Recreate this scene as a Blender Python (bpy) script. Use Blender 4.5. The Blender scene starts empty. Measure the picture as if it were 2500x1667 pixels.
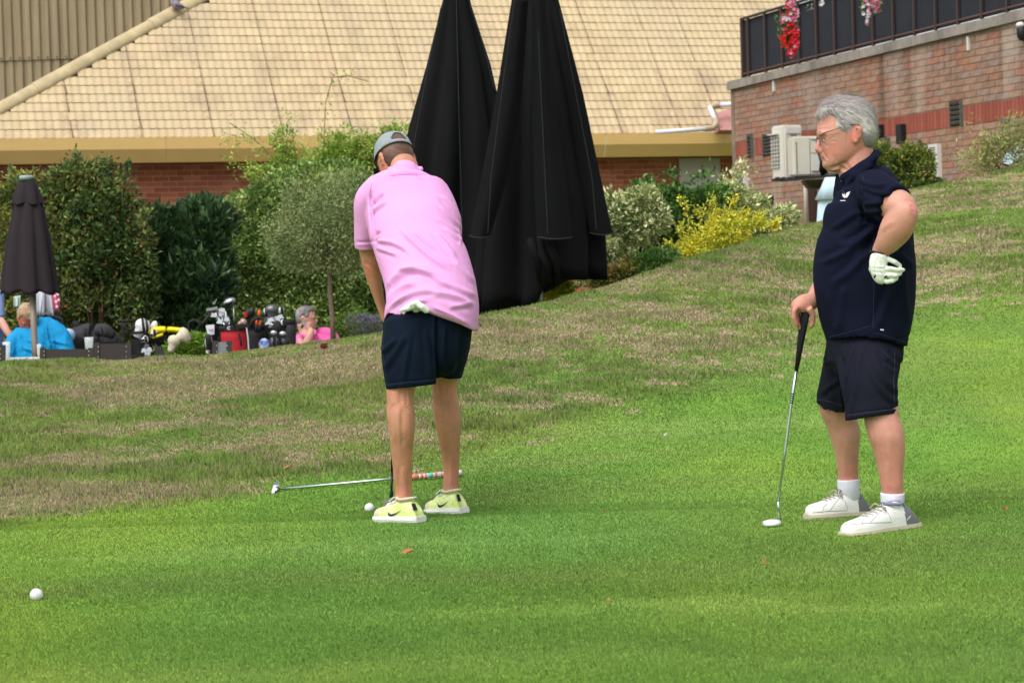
import bpy, bmesh, math, random
import numpy as np
from mathutils import Vector, Matrix, noise as mnoise

random.seed(7)
rng = np.random.default_rng(11)
C = bpy.context.scene.collection

# ------------------------------------------------------------------ camera
F_PX = 5600.0                 # focal length in pixels of the 2500 px wide photograph
HOR = 130.0                   # horizon above the picture centre
ROLL = 0.031
CAM = Vector((0.0, 0.0, 0.95))
_p = math.atan(HOR / F_PX)
FWD = Vector((0, math.cos(_p), -math.sin(_p)))
UP0 = Vector((0, math.sin(_p), math.cos(_p)))
RT0 = Vector((1, 0, 0))
RIGHT = RT0 * math.cos(ROLL) - UP0 * math.sin(ROLL)
UPV = RT0 * math.sin(ROLL) + UP0 * math.cos(ROLL)
cam_d = bpy.data.cameras.new("camera")
cam = bpy.data.objects.new("camera", cam_d)
C.objects.link(cam)
m3 = Matrix((RIGHT, UPV, -FWD)).transposed()
cam.matrix_world = Matrix.Translation(CAM) @ m3.to_4x4()
cam_d.sensor_width = 36.0
cam_d.lens = 36.0 * F_PX / 2500.0
cam_d.clip_start = 0.1
cam_d.clip_end = 600.0
cam_d.dof.use_dof = True
cam_d.dof.focus_distance = 9.3
cam_d.dof.aperture_fstop = 8.5
bpy.context.scene.camera = cam

# ------------------------------------------------------------------ world, sun, exposure
SUN_EL, SUN_AZ = math.radians(58), math.radians(215)     # azimuth clockwise from +Y
world = bpy.data.worlds.new("World")
bpy.context.scene.world = world
world.use_nodes = True
wn, wl = world.node_tree.nodes, world.node_tree.links
wn.clear()
wo = wn.new("ShaderNodeOutputWorld"); wb = wn.new("ShaderNodeBackground")
sk = wn.new("ShaderNodeTexSky"); sk.sky_type = 'NISHITA'; sk.sun_disc = False
sk.sun_elevation = SUN_EL; sk.sun_rotation = SUN_AZ
sk.air_density = 1.0; sk.dust_density = 4.0; sk.ozone_density = 1.0
hs = wn.new("ShaderNodeHueSaturation"); hs.inputs["Saturation"].default_value = 0.22
wl.new(sk.outputs[0], hs.inputs["Color"]); wl.new(hs.outputs[0], wb.inputs[0]); wl.new(wb.outputs[0], wo.inputs[0])
wb.inputs[1].default_value = 0.15
sd = bpy.data.lights.new("sun", 'SUN'); sd.energy = 0.95; sd.angle = math.radians(50); sd.color = (1.0, 0.965, 0.91)
so = bpy.data.objects.new("sun", sd); C.objects.link(so)
sdir = Vector((math.sin(SUN_AZ) * math.cos(SUN_EL), math.cos(SUN_AZ) * math.cos(SUN_EL), math.sin(SUN_EL)))
so.rotation_euler = (-sdir).to_track_quat('-Z', 'Y').to_euler()
so.location = sdir * 60
sc = bpy.context.scene
sc.view_settings.view_transform = 'Standard'; sc.view_settings.look = 'None'
sc.view_settings.exposure = 0.78; sc.view_settings.gamma = 1.0; sc.view_settings.use_curve_mapping = False
sc.render.engine = 'CYCLES'
sc.cycles.max_bounces = 6
sc.cycles.use_denoising = True

# ------------------------------------------------------------------ helpers
def P(px, py, Y):
    d = FWD * F_PX + RIGHT * (px - 1250.0) - UPV * (py - 833.5)
    return CAM + d * ((Y - CAM.y) / d.y)
def hit(px, py, o, n):
    d = FWD * F_PX + RIGHT * (px - 1250.0) - UPV * (py - 833.5)
    return CAM + d * ((o - CAM).dot(n) / d.dot(n))
def S(Y): return F_PX / Y
def lin(r, g, b):
    return tuple((c / 255 / 12.92) if c / 255 <= 0.04045 else ((c / 255 + 0.055) / 1.055) ** 2.4 for c in (r, g, b))

MATS = {}
def mat(name, col, rough=0.7, var=0.0, vscale=8.0, bump=0.0, bscale=60.0, metal=0.0, spec=0.3, col2=None, attr=None,
        trans=0.0, upn=0.0, stain=None, stretch=None, sheen=0.0, alpha=None, detail=4.0, coat=0.0, sss=0.0):
    if name in MATS: return MATS[name]
    m = bpy.data.materials.new(name); m.use_nodes = True
    nt = m.node_tree; N, L = nt.nodes, nt.links
    b = N["Principled BSDF"]
    b.inputs["Roughness"].default_value = rough; b.inputs["Metallic"].default_value = metal
    b.inputs["Specular IOR Level"].default_value = spec
    if sheen: b.inputs["Sheen Weight"].default_value = sheen
    if coat: b.inputs["Coat Weight"].default_value = coat
    if sss:
        b.inputs["Subsurface Weight"].default_value = sss
        b.inputs["Subsurface Radius"].default_value = (0.012, 0.004, 0.002); b.inputs["Subsurface Scale"].default_value = 1.0
    if alpha is not None: b.inputs["Alpha"].default_value = alpha
    src = None
    if attr:
        a = N.new("ShaderNodeAttribute"); a.attribute_name = attr; src = a.outputs["Color"]
    if var or col2:
        tc = N.new("ShaderNodeTexCoord"); v = tc.outputs["Object"]
        if stretch:
            mp = N.new("ShaderNodeMapping"); mp.inputs["Scale"].default_value = stretch
            L.new(v, mp.inputs[0]); v = mp.outputs[0]
        nz = N.new("ShaderNodeTexNoise"); nz.inputs["Scale"].default_value = vscale; nz.inputs["Detail"].default_value = detail
        nz.inputs["Roughness"].default_value = 0.6
        L.new(v, nz.inputs["Vector"])
        if col2 is not None:
            rp = N.new("ShaderNodeMapRange"); rp.inputs[1].default_value = 0.36; rp.inputs[2].default_value = 0.64
            L.new(nz.outputs["Fac"], rp.inputs[0])
            mx = N.new("ShaderNodeMix"); mx.data_type = 'RGBA'
            L.new(rp.outputs[0], mx.inputs["Factor"])
            mx.inputs["A"].default_value = (*col, 1); mx.inputs["B"].default_value = (*col2, 1)
            base = mx.outputs["Result"]
        else:
            base = None
        if var:
            mr = N.new("ShaderNodeMapRange"); mr.inputs[1].default_value = 0.25; mr.inputs[2].default_value = 0.75
            mr.inputs[3].default_value = 1 - var; mr.inputs[4].default_value = 1 + var
            if base is not None or attr:
                nz2 = N.new("ShaderNodeTexNoise"); nz2.inputs["Scale"].default_value = vscale * 2.7; nz2.inputs["Detail"].default_value = 3
                L.new(v, nz2.inputs["Vector"]); L.new(nz2.outputs["Fac"], mr.inputs[0])
            else:
                L.new(nz.outputs["Fac"], mr.inputs[0])
            ml = N.new("ShaderNodeMix"); ml.data_type = 'RGBA'; ml.blend_type = 'MULTIPLY'; ml.inputs["Factor"].default_value = 1
            if base is not None: L.new(base, ml.inputs["A"])
            elif src is not None: L.new(src, ml.inputs["A"])
            else: ml.inputs["A"].default_value = (*col, 1)
            L.new(mr.outputs[0], ml.inputs["B"])
            base = ml.outputs["Result"]
        src = base
    if stain:
        for (sc_, sz, sx, c_, lo_, hi_, k_) in stain:
            g = N.new("ShaderNodeNewGeometry"); mp = N.new("ShaderNodeMapping"); mp.inputs["Scale"].default_value = (sx, sx, sz)
            nz = N.new("ShaderNodeTexNoise"); nz.inputs["Scale"].default_value = sc_; nz.inputs["Detail"].default_value = 4
            mr = N.new("ShaderNodeMapRange"); mr.inputs[1].default_value = lo_; mr.inputs[2].default_value = hi_; mr.inputs[4].default_value = k_
            L.new(g.outputs["Position"], mp.inputs[0]); L.new(mp.outputs[0], nz.inputs["Vector"]); L.new(nz.outputs["Fac"], mr.inputs[0])
            mx = N.new("ShaderNodeMix"); mx.data_type = 'RGBA'; L.new(mr.outputs[0], mx.inputs["Factor"])
            if src is not None: L.new(src, mx.inputs["A"])
            else: mx.inputs["A"].default_value = (*col, 1)
            mx.inputs["B"].default_value = (*c_, 1); src = mx.outputs["Result"]
    if src is not None: L.new(src, b.inputs["Base Color"])
    else: b.inputs["Base Color"].default_value = (*col, 1)
    nrm = None
    if bump:
        tc = N.new("ShaderNodeTexCoord"); nb = N.new("ShaderNodeTexNoise"); nb.inputs["Scale"].default_value = bscale
        nb.inputs["Detail"].default_value = 4
        L.new(tc.outputs["Object"], nb.inputs["Vector"])
        bp = N.new("ShaderNodeBump"); bp.inputs["Strength"].default_value = bump; bp.inputs["Distance"].default_value = 0.01
        L.new(nb.outputs["Fac"], bp.inputs["Height"]); nrm = bp.outputs[0]
    if upn:
        g = N.new("ShaderNodeNewGeometry"); mv = N.new("ShaderNodeMix"); mv.data_type = 'VECTOR'; mv.inputs["Factor"].default_value = upn
        L.new(g.outputs["Normal"], mv.inputs["A"]); mv.inputs["B"].default_value = (0, -0.25, 0.95)
        vn = N.new("ShaderNodeVectorMath"); vn.operation = 'NORMALIZE'
        L.new(mv.outputs["Result"], vn.inputs[0]); nrm = vn.outputs[0]
    if nrm is not None: L.new(nrm, b.inputs["Normal"])
    if trans:
        o = N["Material Output"]; t = N.new("ShaderNodeBsdfTranslucent"); ms = N.new("ShaderNodeMixShader")
        ms.inputs[0].default_value = trans
        if src is not None: L.new(src, t.inputs[0])
        else: t.inputs[0].default_value = (*col, 1)
        L.new(b.outputs[0], ms.inputs[1]); L.new(t.outputs[0], ms.inputs[2]); L.new(ms.outputs[0], o.inputs[0])
    MATS[name] = m
    return m

class MB:
    """collects vertices and faces, links them as one mesh object"""
    def __init__(s): s.v = []; s.f = []; s.m = []; s.cur = 0
    def add(s, vs, fs):
        o = len(s.v); s.v += [tuple(x) for x in vs]; s.f += [tuple(i + o for i in f) for f in fs]; s.m += [s.cur] * len(fs)
        return s
    def box(s, c, size, R=None, taper=1.0):
        hx, hy, hz = size[0] / 2, size[1] / 2, size[2] / 2
        vs = []
        for z in (-1, 1):
            k = taper if z > 0 else 1
            for x, y in ((-1, -1), (1, -1), (1, 1), (-1, 1)):
                q = Vector((x * hx * k, y * hy * k, z * hz)); vs.append(Vector(c) + (R @ q if R else q))
        return s.add(vs, [(3, 2, 1, 0), (4, 5, 6, 7), (0, 1, 5, 4), (1, 2, 6, 5), (2, 3, 7, 6), (3, 0, 4, 7)])
    def tube(s, pts, rad, n=8, cap=True, flat=1.0):
        pts = [Vector(p) for p in pts]; k = len(pts)
        if not hasattr(rad, '__len__'): rad = [rad] * k
        rings = []; prev = None
        for i, p in enumerate(pts):
            t = (pts[min(i + 1, k - 1)] - pts[max(i - 1, 0)]).normalized()
            if prev is None:
                a = Vector((0, 0, 1)) if abs(t.z) < .9 else Vector((1, 0, 0)); e1 = t.cross(a).normalized()
            else: e1 = (prev - t * prev.dot(t)).normalized()
            prev = e1; e2 = t.cross(e1)
            rings.append([p + (e1 * math.cos(2 * math.pi * j / n) + e2 * math.sin(2 * math.pi * j / n) * flat) * rad[i] for j in range(n)])
        return s.rings(rings, cap)
    def rings(s, rings, cap=True, closed=True):
        n = len(rings[0]); vs = [q for r in rings for q in r]; fs = []
        for i in range(len(rings) - 1):
            for j in range(n if closed else n - 1):
                a, b = i * n + j, i * n + (j + 1) % n
                fs.append((a, b, b + n, a + n))
        if cap: fs.append(tuple(range(n - 1, -1, -1))); fs.append(tuple(range((len(rings) - 1) * n, len(rings) * n)))
        return s.add(vs, fs)
    def ell(s, c, r, R=None, nu=16, nv=10):
        rings = []; c = Vector(c)
        for i in range(nv + 1):
            th = math.pi * (0.02 + 0.96 * i / nv); ring = []
            for j in range(nu):
                ph = 2 * math.pi * j / nu
                q = Vector((r[0] * math.sin(th) * math.cos(ph), r[1] * math.sin(th) * math.sin(ph), -r[2] * math.cos(th)))
                ring.append(c + (R @ q if R else q))
            rings.append(ring)
        return s.rings(rings)
    def lathe(s, c, prof, n=20, axis=None):
        R = (axis.to_track_quat('Z', 'Y').to_matrix() if axis else None); rings = []
        for r, z in prof:
            ring = []
            for j in range(n):
                q = Vector((r * math.cos(2 * math.pi * j / n), r * math.sin(2 * math.pi * j / n), z)); ring.append(Vector(c) + (R @ q if R else q))
            rings.append(ring)
        return s.rings(rings)
    def build(s, name, mats, parent=None, smooth=False):
        me = bpy.data.meshes.new(name)
        off = root_loc(parent)
        me.from_pydata([(x[0] - off[0], x[1] - off[1], x[2] - off[2]) for x in s.v], [], s.f)
        ms = mats if isinstance(mats, (list, tuple)) else [mats]
        for m in ms: me.materials.append(m)
        if len(ms) > 1: me.polygons.foreach_set("material_index", s.m)
        if smooth: me.polygons.foreach_set("use_smooth", [True] * len(me.polygons))
        me.update()
        return link(name, me, parent)

def root_loc(o):
    if o is None: return (0, 0, 0)
    while o.parent is not None: o = o.parent
    return tuple(o.location)
def link(name, me, parent=None):
    o = bpy.data.objects.new(name, me); C.objects.link(o)
    if parent is not None: o.parent = parent
    return o
def np_mesh(name, V, Fc, mats, parent=None, smooth=False, col=None, k=None, mi=None):
    """fast mesh from arrays; Fc (n,k) faces of k corners; col one colour per face"""
    k = Fc.shape[1]; me = bpy.data.meshes.new(name)
    off = np.array(root_loc(parent)); V = np.asarray(V, dtype=np.float64) - off
    me.vertices.add(len(V)); me.vertices.foreach_set("co", V.astype(np.float32).ravel())
    me.loops.add(Fc.size); me.loops.foreach_set("vertex_index", Fc.astype(np.int32).ravel())
    me.polygons.add(len(Fc)); me.polygons.foreach_set("loop_start", np.arange(0, Fc.size, k, dtype=np.int32))
    me.polygons.foreach_set("loop_total", np.full(len(Fc), k, dtype=np.int32))
    for m in (mats if isinstance(mats, (list, tuple)) else [mats]): me.materials.append(m)
    if mi is not None: me.polygons.foreach_set("material_index", mi.astype(np.int32))
    me.polygons.foreach_set("use_smooth", np.full(len(Fc), bool(smooth)))
    me.update(calc_edges=True)
    if col is not None:
        ca = me.attributes.new("col", 'FLOAT_COLOR', 'CORNER')
        c4 = np.ones((len(Fc), k, 4), dtype=np.float32); c4[:, :, :3] = col[:, None, :]
        ca.data.foreach_set("color", c4.ravel())
    return link(name, me, parent)
def thing(name, label, cat, loc=(0, 0, 0), group=None):
    o = bpy.data.objects.new(name, None); C.objects.link(o); o.location = loc; o.empty_display_size = 0.1
    o['label'] = label; o['category'] = cat
    if group: o['group'] = group
    return o
def tag(o, label=None, cat=None, group=None, kind=None):
    if label: o['label'] = label
    if cat: o['category'] = cat
    if group: o['group'] = group
    if kind: o['kind'] = kind
    return o
def vnoise(x, y, seed=0):
    x = np.asarray(x, float); y = np.asarray(y, float)
    xi = np.floor(x).astype(np.int64); yi = np.floor(y).astype(np.int64); xf = x - xi; yf = y - yi
    def h(a, b):
        n = (a * 374761393 + b * 668265263 + seed * 1442695041) & 0x7fffffff
        n = ((n ^ (n >> 13)) * 1274126177) & 0x7fffffff
        n = n ^ (n >> 16)
        return (n % 65536) / 65536.0
    u = xf * xf * (3 - 2 * xf); w = yf * yf * (3 - 2 * yf)
    return (h(xi, yi) * (1 - u) + h(xi + 1, yi) * u) * (1 - w) + (h(xi, yi + 1) * (1 - u) + h(xi + 1, yi + 1) * u) * w
def fbm(x, y, o=4, seed=0):
    t = 0; a = 0.5; s = 0
    for i in range(o): t = t + a * vnoise(x * 2 ** i, y * 2 ** i, seed + i * 17); s += a; a *= 0.5
    return t / s
# ------------------------------------------------------------------ ground
RX = [0, 300, 500, 750, 850, 1170, 1350, 1480, 1600, 1750, 1950, 2030, 2230, 2500]
RY = [885, 878, 867, 838, 824, 771, 737, 697, 658, 612, 548, 536, 458, 405]
RD = [15.5, 15.5, 15.5, 15.5, 15.5, 15.6, 16.3, 16.8, 17.4, 18.3, 20.0, 20.6, 22.4, 22.8]
_ra, _rz, _rY = [], [], []
for x, y, d in zip(RX, RY, RD):
    q = P(x, y + 3, d); _ra.append(q.x / q.y); _rz.append(q.z); _rY.append(d)
BK = [-0.42, -0.42, -0.42, -0.42, -0.42, -0.35, 0.0, 0.45, 0.65, 0.8, 1.15, 1.3, 1.75, 2.05]   # level behind the ridge
def ground_z(X, Y):
    X = np.asarray(X, float); Y = np.asarray(Y, float)
    a = X / np.maximum(Y, 3.0)
    zr = np.interp(a, _ra, _rz); yr = np.interp(a, _ra, _rY); bk = np.interp(a, _ra, BK)
    y0 = 9.75
    s = np.clip((Y - y0) / (yr - y0), 0, 1)
    z = zr * s ** 1.18
    b = np.clip((Y - yr) / 3.2, 0, 1); b = b * b * (3 - 2 * b)
    z = np.where(Y > yr, zr + (bk - zr) * b, z)
    und = (fbm(X * .9 + 3, Y * .5 + 8, 3, 5) - .5) * 0.05 * np.clip((Y - 10.2) / 2, 0, 1) * np.clip((yr - Y) / 1.5, 0, 1)
    return z + und
# dry patches given by where they lie on the bank: (px, py, half width m, half depth m, strength)
def gpt(px, py):
    d = FWD * F_PX + RIGHT * (px - 1250.0) - UPV * (py - 833.5)
    t = 4.0
    lo = None
    for i in range(900):
        Y = 4.5 + i * 0.025; q = CAM + d * (Y / d.y)
        if q.z <= float(ground_z(q.x, q.y)): return q
    return q
EDGE = [(-400, 1345), (0, 1289), (128, 1262), (255, 1246), (383, 1231), (510, 1212), (638, 1197), (765, 1180), (960, 1160), (1150, 1112), (1330, 1062),
        (1500, 1022), (1640, 985), (1750, 930), (1900, 880), (2200, 790), (2500, 720)]
_eq = [gpt(x, y) for x, y in EDGE]
_ea = np.array([q.x / q.y for q in _eq]); _eY = np.array([q.y for q in _eq])
PATCH = [(620, 925, .9, .55, 1.0), (380, 960, .8, .5, .9), (900, 880, .9, .6, .9), (120, 1215, .6, .30, 1.5), (60, 1245, .4, .25, 1.3), (520, 905, .7, .3, .7), (300, 1120, .5, .4, .5),
         (1250, 850, .9, .7, .55), (1060, 1065, .35, .25, .6), (1400, 790, 1.1, .6, .55), (700, 1070, .45, .25, .6), (1750, 680, 1.4, .7, .6),
         (2150, 600, 1.3, .9, .55), (2400, 470, 1.8, 1.2, .8), (2380, 760, .9, .5, .6), (2250, 700, 1.0, .6, .5), (1780, 850, .9, .5, .3), (2000, 610, 1.0, .9, .5), (1600, 760, 1.2, .6, .4), (820, 1060, .5, .3, .5)]
_pq = [(gpt(x, y), w, d, s) for x, y, w, d, s in PATCH]
def grass_masks(X, Y):
    a = X / Y; ey = np.interp(a, _ea, _eY)
    e = (Y - ey) + (fbm(X * 2.2, Y * 2.2, 3, 9) - .5) * 0.35
    w = 0.5 + 2.0 * np.clip((a - 0.02) / 0.08, 0, 1)
    rough = np.clip(e / w + 0.35, 0, 1)
    dry = np.zeros_like(X)
    for q, ww, dd, s in _pq:
        dry = dry + s * np.exp(-(((X - q.x) / ww) ** 2 + ((Y - q.y) / dd) ** 2))
    n1 = fbm(X * 1.3 + 5, Y * 1.9 + (X * .5), 4, 21); n2 = fbm(X * 5.5, Y * 6 + 2.0 * X, 3, 33)
    n3 = fbm(X * 2.2 + 1, Y * 4.5 + X * 1.5, 3, 71); n4 = fbm(X * 14, Y * 9, 2, 72)
    dry = np.clip((dry * 1.15 + .04) + (n1 - .5) * 2.2 + (n3 - .5) * 2.4 + (n2 - .5) * 1.6 + (n4 - .5) * 1.2, 0, 1) * rough
    return rough, dry
DARKS = [(1480, 1440, .9, .35, 1), (1150, 1390, .7, .25, .7), (300, 1440, .8, .3, .7), (1900, 1330, .7, .3, .8), (2420, 1180, .8, .6, .7), (1350, 1590, 1.0, .25, .6), (800, 1240, .5, .3, .5), (2450, 930, .9, .6, .6), (600, 1560, .6, .2, .4)]
PALES = [(1500, 1050, 1.4, .35, 1), (1250, 1120, .7, .2, .6), (900, 1330, 1.2, .18, .7), (250, 1660, 1.1, .25, 1), (2000, 1480, 1.0, .18, .6), (1800, 880, 1.6, .6, .7), (200, 1370, .8, .15, .6), (1300, 1500, .9, .14, .5), (2300, 1600, .9, .2, .5)]
_dq = [(gpt(a, b), c, d, e) for a, b, c, d, e in DARKS]; _lq = [(gpt(a, b), c, d, e) for a, b, c, d, e in PALES]
def grass_colour(X, Y, r1):
    rough, dry = grass_masks(X, Y)
    n = fbm(X * 1.1, Y * .6, 3, 44)[:, None]; m = fbm(X * .35 + 7, Y * .35, 2, 55)[:, None]
    f1 = fbm(X * 9, Y * 5, 2, 66)[:, None]
    A = np.array([.142, .282, .040]); B = np.array([.205, .330, .044]); Bl = np.array([.122, .262, .052])
    fine = A + (B - A) * np.clip((n - .35) * 3.2, 0, 1)
    fine = fine + (Bl - fine) * np.clip((m - .5) * 3.5, 0, 1) * .6
    fine = fine * (.93 + .16 * f1)
    pale = np.clip((fbm(X * .5 + 9, Y * 1.6, 3, 77) - .52) * 5, 0, 1)[:, None]
    fine = fine + (np.array([.165, .25, .055]) - fine) * pale * .45
    wx = X + (fbm(X * 1.5, Y * 1.5, 3, 91) - .5) * 1.2; wy = Y + (fbm(X * 1.5 + 7, Y * 1.5, 3, 92) - .5) * 1.0 + .25 * X * 0
    dk = sum(e * np.exp(-(((wx - q.x) / a) ** 2 + ((wy - q.y) / b) ** 2)) for q, a, b, e in _dq); pl = sum(e * np.exp(-(((wx - q.x) / a) ** 2 + ((wy - q.y) / b) ** 2)) for q, a, b, e in _lq)
    fine = fine * (1 - .20 * np.clip(dk, 0, 1))[:, None] * (1 + np.clip(pl, 0, 1.2)[:, None] * np.array([.36, .20, .50]))
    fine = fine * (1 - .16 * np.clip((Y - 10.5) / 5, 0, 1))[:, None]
    rg = np.array([.150, .245, .046]) * (.72 + .6 * f1) + np.array([.045, .022, .008]) * np.clip((n - .4) * 3, 0, 1)
    up = np.clip((X / Y - .02) / .1, 0, 1)[:, None]
    rg = rg + (np.array([.145, .215, .040]) - rg) * up * .6
    d1 = np.array([.35, .275, .165]); d2 = np.array([.28, .215, .13]); d3 = np.array([.42, .345, .21])
    rr = r1[:, None]
    dc = np.where(rr < .3, d2, np.where(rr < .8, d1, d3))
    c = fine + (rg - fine) * rough[:, None]
    isdry = (rng.random(len(X)) < dry * .66 + .06 * rough)[:, None]
    c = np.where(isdry, dc, c)
    return c * (0.93 + 0.14 * rng.random((len(X), 1)))

gx = np.unique(np.concatenate([np.linspace(-90, -8, 18), np.linspace(-8, -5, 12), np.arange(-5, 8, .08), np.linspace(8, 12, 12), np.linspace(12, 90, 18)]))
gy = np.unique(np.concatenate([np.linspace(-60, 4, 14), np.linspace(4, 25, 200), np.linspace(25, 40, 20), np.linspace(40, 160, 12)]))
GX, GY = np.meshgrid(gx, gy); gz = ground_z(GX, GY)
Vg = np.stack([GX.ravel(), GY.ravel(), gz.ravel()], 1)
nx, ny = len(gx), len(gy)
ii, jj = np.meshgrid(np.arange(nx - 1), np.arange(ny - 1)); b0 = (jj * nx + ii).ravel()
Fg = np.stack([b0, b0 + 1, b0 + nx + 1, b0 + nx], 1)
cx = GX.ravel()[b0]; cy = GY.ravel()[b0]
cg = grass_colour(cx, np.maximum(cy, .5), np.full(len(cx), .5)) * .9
yr_ = np.interp(cx / np.maximum(cy, 3), _ra, _rY)
cg = np.where(((cy > yr_ + 1.6) & (cx / np.maximum(cy, 3) < .02))[:, None], np.array([.16, .145, .125]), cg)
m_ground = mat("lawn_soil", (.1, .15, .03), .95, var=.25, vscale=30, attr="col", bump=.6, bscale=90, spec=.1)
g = np_mesh("ground", Vg, Fg, m_ground, smooth=True, col=cg)
tag(g, kind='structure')

# grass blades
def blades(n, Yf, hfun, wfun):
    a = rng.uniform(-.262, .262, n); Y = Yf(rng.random(n), a); X = a * Y
    z = ground_z(X, Y)
    th = rng.uniform(0, 2 * np.pi, n); hh = hfun(X, Y) * rng.uniform(.55, 1.15, n); w = wfun(Y) * rng.uniform(.6, 1.2, n)
    ln = rng.uniform(.1, .75, n) * hh; ld = rng.uniform(0, 2 * np.pi, n)
    V = np.empty((n, 3, 3)); dx, dy = np.cos(th) * w / 2, np.sin(th) * w / 2 * .5
    V[:, 0] = np.stack([X - dx, Y - dy, z - .004], 1); V[:, 1] = np.stack([X + dx, Y + dy, z - .004], 1)
    V[:, 2] = np.stack([X + np.cos(ld) * ln, Y + np.sin(ld) * ln, z + hh], 1)
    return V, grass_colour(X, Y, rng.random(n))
def yf_near(r, a): return 1 / (1 / 5.3 + r * (1 / 9.9 - 1 / 5.3))
def yf_far(r, a):
    yr = np.interp(a, _ra, _rY); return 9.6 + (yr + .5 - 9.6) * r ** .95
def hf(X, Y):
    rough, dry = grass_masks(X, Y); return .009 + rough * (.006 + .020 * np.clip((fbm(X * 3, Y * 3, 2, 88) - .45) * 4, 0, 1)) * (1 - .45 * dry)
Vb1, cb1 = blades(430000, yf_near, hf, lambda Y: .0026 + .0004 * Y)
Vb2, cb2 = blades(560000, yf_far, hf, lambda Y: .0034 + .00040 * Y)
Vb = np.concatenate([Vb1, Vb2]); cb = np.concatenate([cb1, cb2])
m_blade = mat("grass_blade", (.1, .2, .03), .75, attr="col", trans=.28, upn=.94, spec=.15)
gr = np_mesh("grass", Vb.reshape(-1, 3), np.arange(len(Vb) * 3).reshape(-1, 3), m_blade, col=cb)
tag(gr, 'short mown grass of the putting green and the patchy dry grass bank behind it', 'grass', kind='stuff')
# ------------------------------------------------------------------ clubhouse
ez = Vector((0, 0, 1))
ed = Vector((1, .336, 0)).normalized()            # along the eave, to the right and away
rd = Vector((-.336, 1, 0)).normalized()           # horizontal upslope direction
PITCH = math.radians(50)
us = rd * math.cos(PITCH) + ez * math.sin(PITCH)  # up the roof
rn = ed.cross(us).normalized()                    # roof normal (towards the viewer and up)
if rn.z < 0: rn = -rn
E0 = P(450, 336, 32.2)
def roof_uv(px, py):
    q = hit(px, py, E0, rn) - E0
    return q.dot(ed), q.dot(us)
m_tile = [mat("roof_tile_%d" % i, c, .75, var=.10, vscale=3, bump=.15, bscale=70, spec=.2, stain=[(1.5, .35, 1, lin(140, 122, 104), .53, .72, .6), (.5, .6, 1, lin(176, 160, 132), .45, .6, .5)]) for i, c in enumerate(
    [lin(180, 161, 127), lin(182, 164, 130), lin(177, 157, 123), lin(180, 159, 128)])]
m_tile_st = mat("stained_roof_tile", lin(172, 152, 124), .85, var=.30, vscale=9, spec=.1)
m_roofdark = mat("roof_underlay", lin(120, 95, 72), .9)
m_gutter = mat("fascia_paint", lin(186, 155, 96), .55, var=.06, vscale=2)
m_soffit = mat("soffit_board", lin(120, 62, 30), .8)
m_mortar = mat("brick_mortar", lin(184, 156, 128), .95, var=.15, vscale=10)
m_brickA = [mat("red_brick_%d" % i, c, .9, var=.22, vscale=25, bump=.3, bscale=120, spec=.1) for i, c in enumerate(
    [lin(160, 96, 76), lin(150, 88, 70), lin(166, 104, 84), lin(146, 82, 62)])]

club = thing("clubhouse", "brick clubhouse with a steep pale yellow pantile roof and deep ochre fascia", "building", tuple(P(900, 800, 33)))
club.location.z = float(-0.42)
A_, _ = roof_uv(-350, 330); B_, _ = roof_uv(2050, 300)
h1 = roof_uv(0, 272); h2 = roof_uv(482, 5)
hs_ = (h2[0] - h1[0]) / (h2[1] - h1[1])                 # hip: u as a function of s
def hip_u(s): return h1[0] + (s - h1[1]) * hs_
TOPS = 5.2
mb = MB()
def RP(u, s, o=0.0): return E0 + ed * u + us * s + rn * o
mb.add([RP(hip_u(0), 0, -.03), RP(B_, 0, -.03), RP(B_, TOPS, -.03), RP(hip_u(TOPS), TOPS, -.03),
        RP(hip_u(0), 0, -.03) + Vector((-1.2, 9, 0)), RP(hip_u(TOPS), TOPS, -.03) + Vector((-.3, 5, 0))], [(0, 1, 2, 3), (4, 0, 3, 5)])
roof = mb.build("roof", m_roofdark, club)
# tiles: each is a shallow S-shaped pan that steps over the row below
TW, TG = .1115, .171
def tile_mesh(nm, mt, lift=0.0):
    b = MB(); top = []; n = 10
    for k in range(2):
        for i in range(n + 1):
            x = i / n; w = TW * 1.02
            prof = .0088 * (lambda t: t * t * (3 - 2 * t))(min(1, max(0, (x - .15) / .4))) * (lambda t: t * t * (3 - 2 * t))(min(1, max(0, (1.0 - x) / .28)))
            s = -.004 if k == 0 else TG
            o = prof + (.014 if k == 0 else .001)
            top.append(ed * (x * w) + us * s + rn * o)
    fs = [(i, i + 1, n + 2 + i, n + 1 + i) for i in range(n)]
    b.add(top, fs)
    lip = [top[i] for i in range(n + 1)] + [ed * (i / n * TW) + us * (-.002) + rn * -.006 for i in range(n + 1)]
    b.add(lip, [(i + n + 1, i + n + 2, i + 1, i) for i in range(n)])
    me = bpy.data.meshes.new(nm); me.from_pydata([tuple(v) for v in b.v], [], b.f); me.materials.append(mt)
    me.polygons.foreach_set("use_smooth", [i < n for i in range(len(b.f))]); me.update(); return me, b
tms = [tile_mesh("roof_tile", m)[0] for m in m_tile]; _, tb = tile_mesh("roof_tile", m_tile[0])
tst = tile_mesh("roof_tile", m_tile_st)[0]
tv = np.array([tuple(v) for v in tb.v]); tf = tb.f
rows = int(TOPS / TG); singles = 0; SV, SF, SM = [], [], []; cnt = 0
seams = [roof_uv(x, y)[0] for x, y in ((175, 330), (345, 330), (520, 330), (690, 330), (860, 330), (1030, 330), (1210, 322), (1360, 322), (1515, 318), (1660, 318), (1760, 318))]
cells = []
for r in range(rows):
    s = r * TG; nrow = int((B_ - hip_u(s)) / TW) + 2
    for c in range(-260, 160):
        u = c * TW
        if u < hip_u(s + TG * .6) - .01 or u > B_: continue
        cells.append((r, c, u, s))
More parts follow.
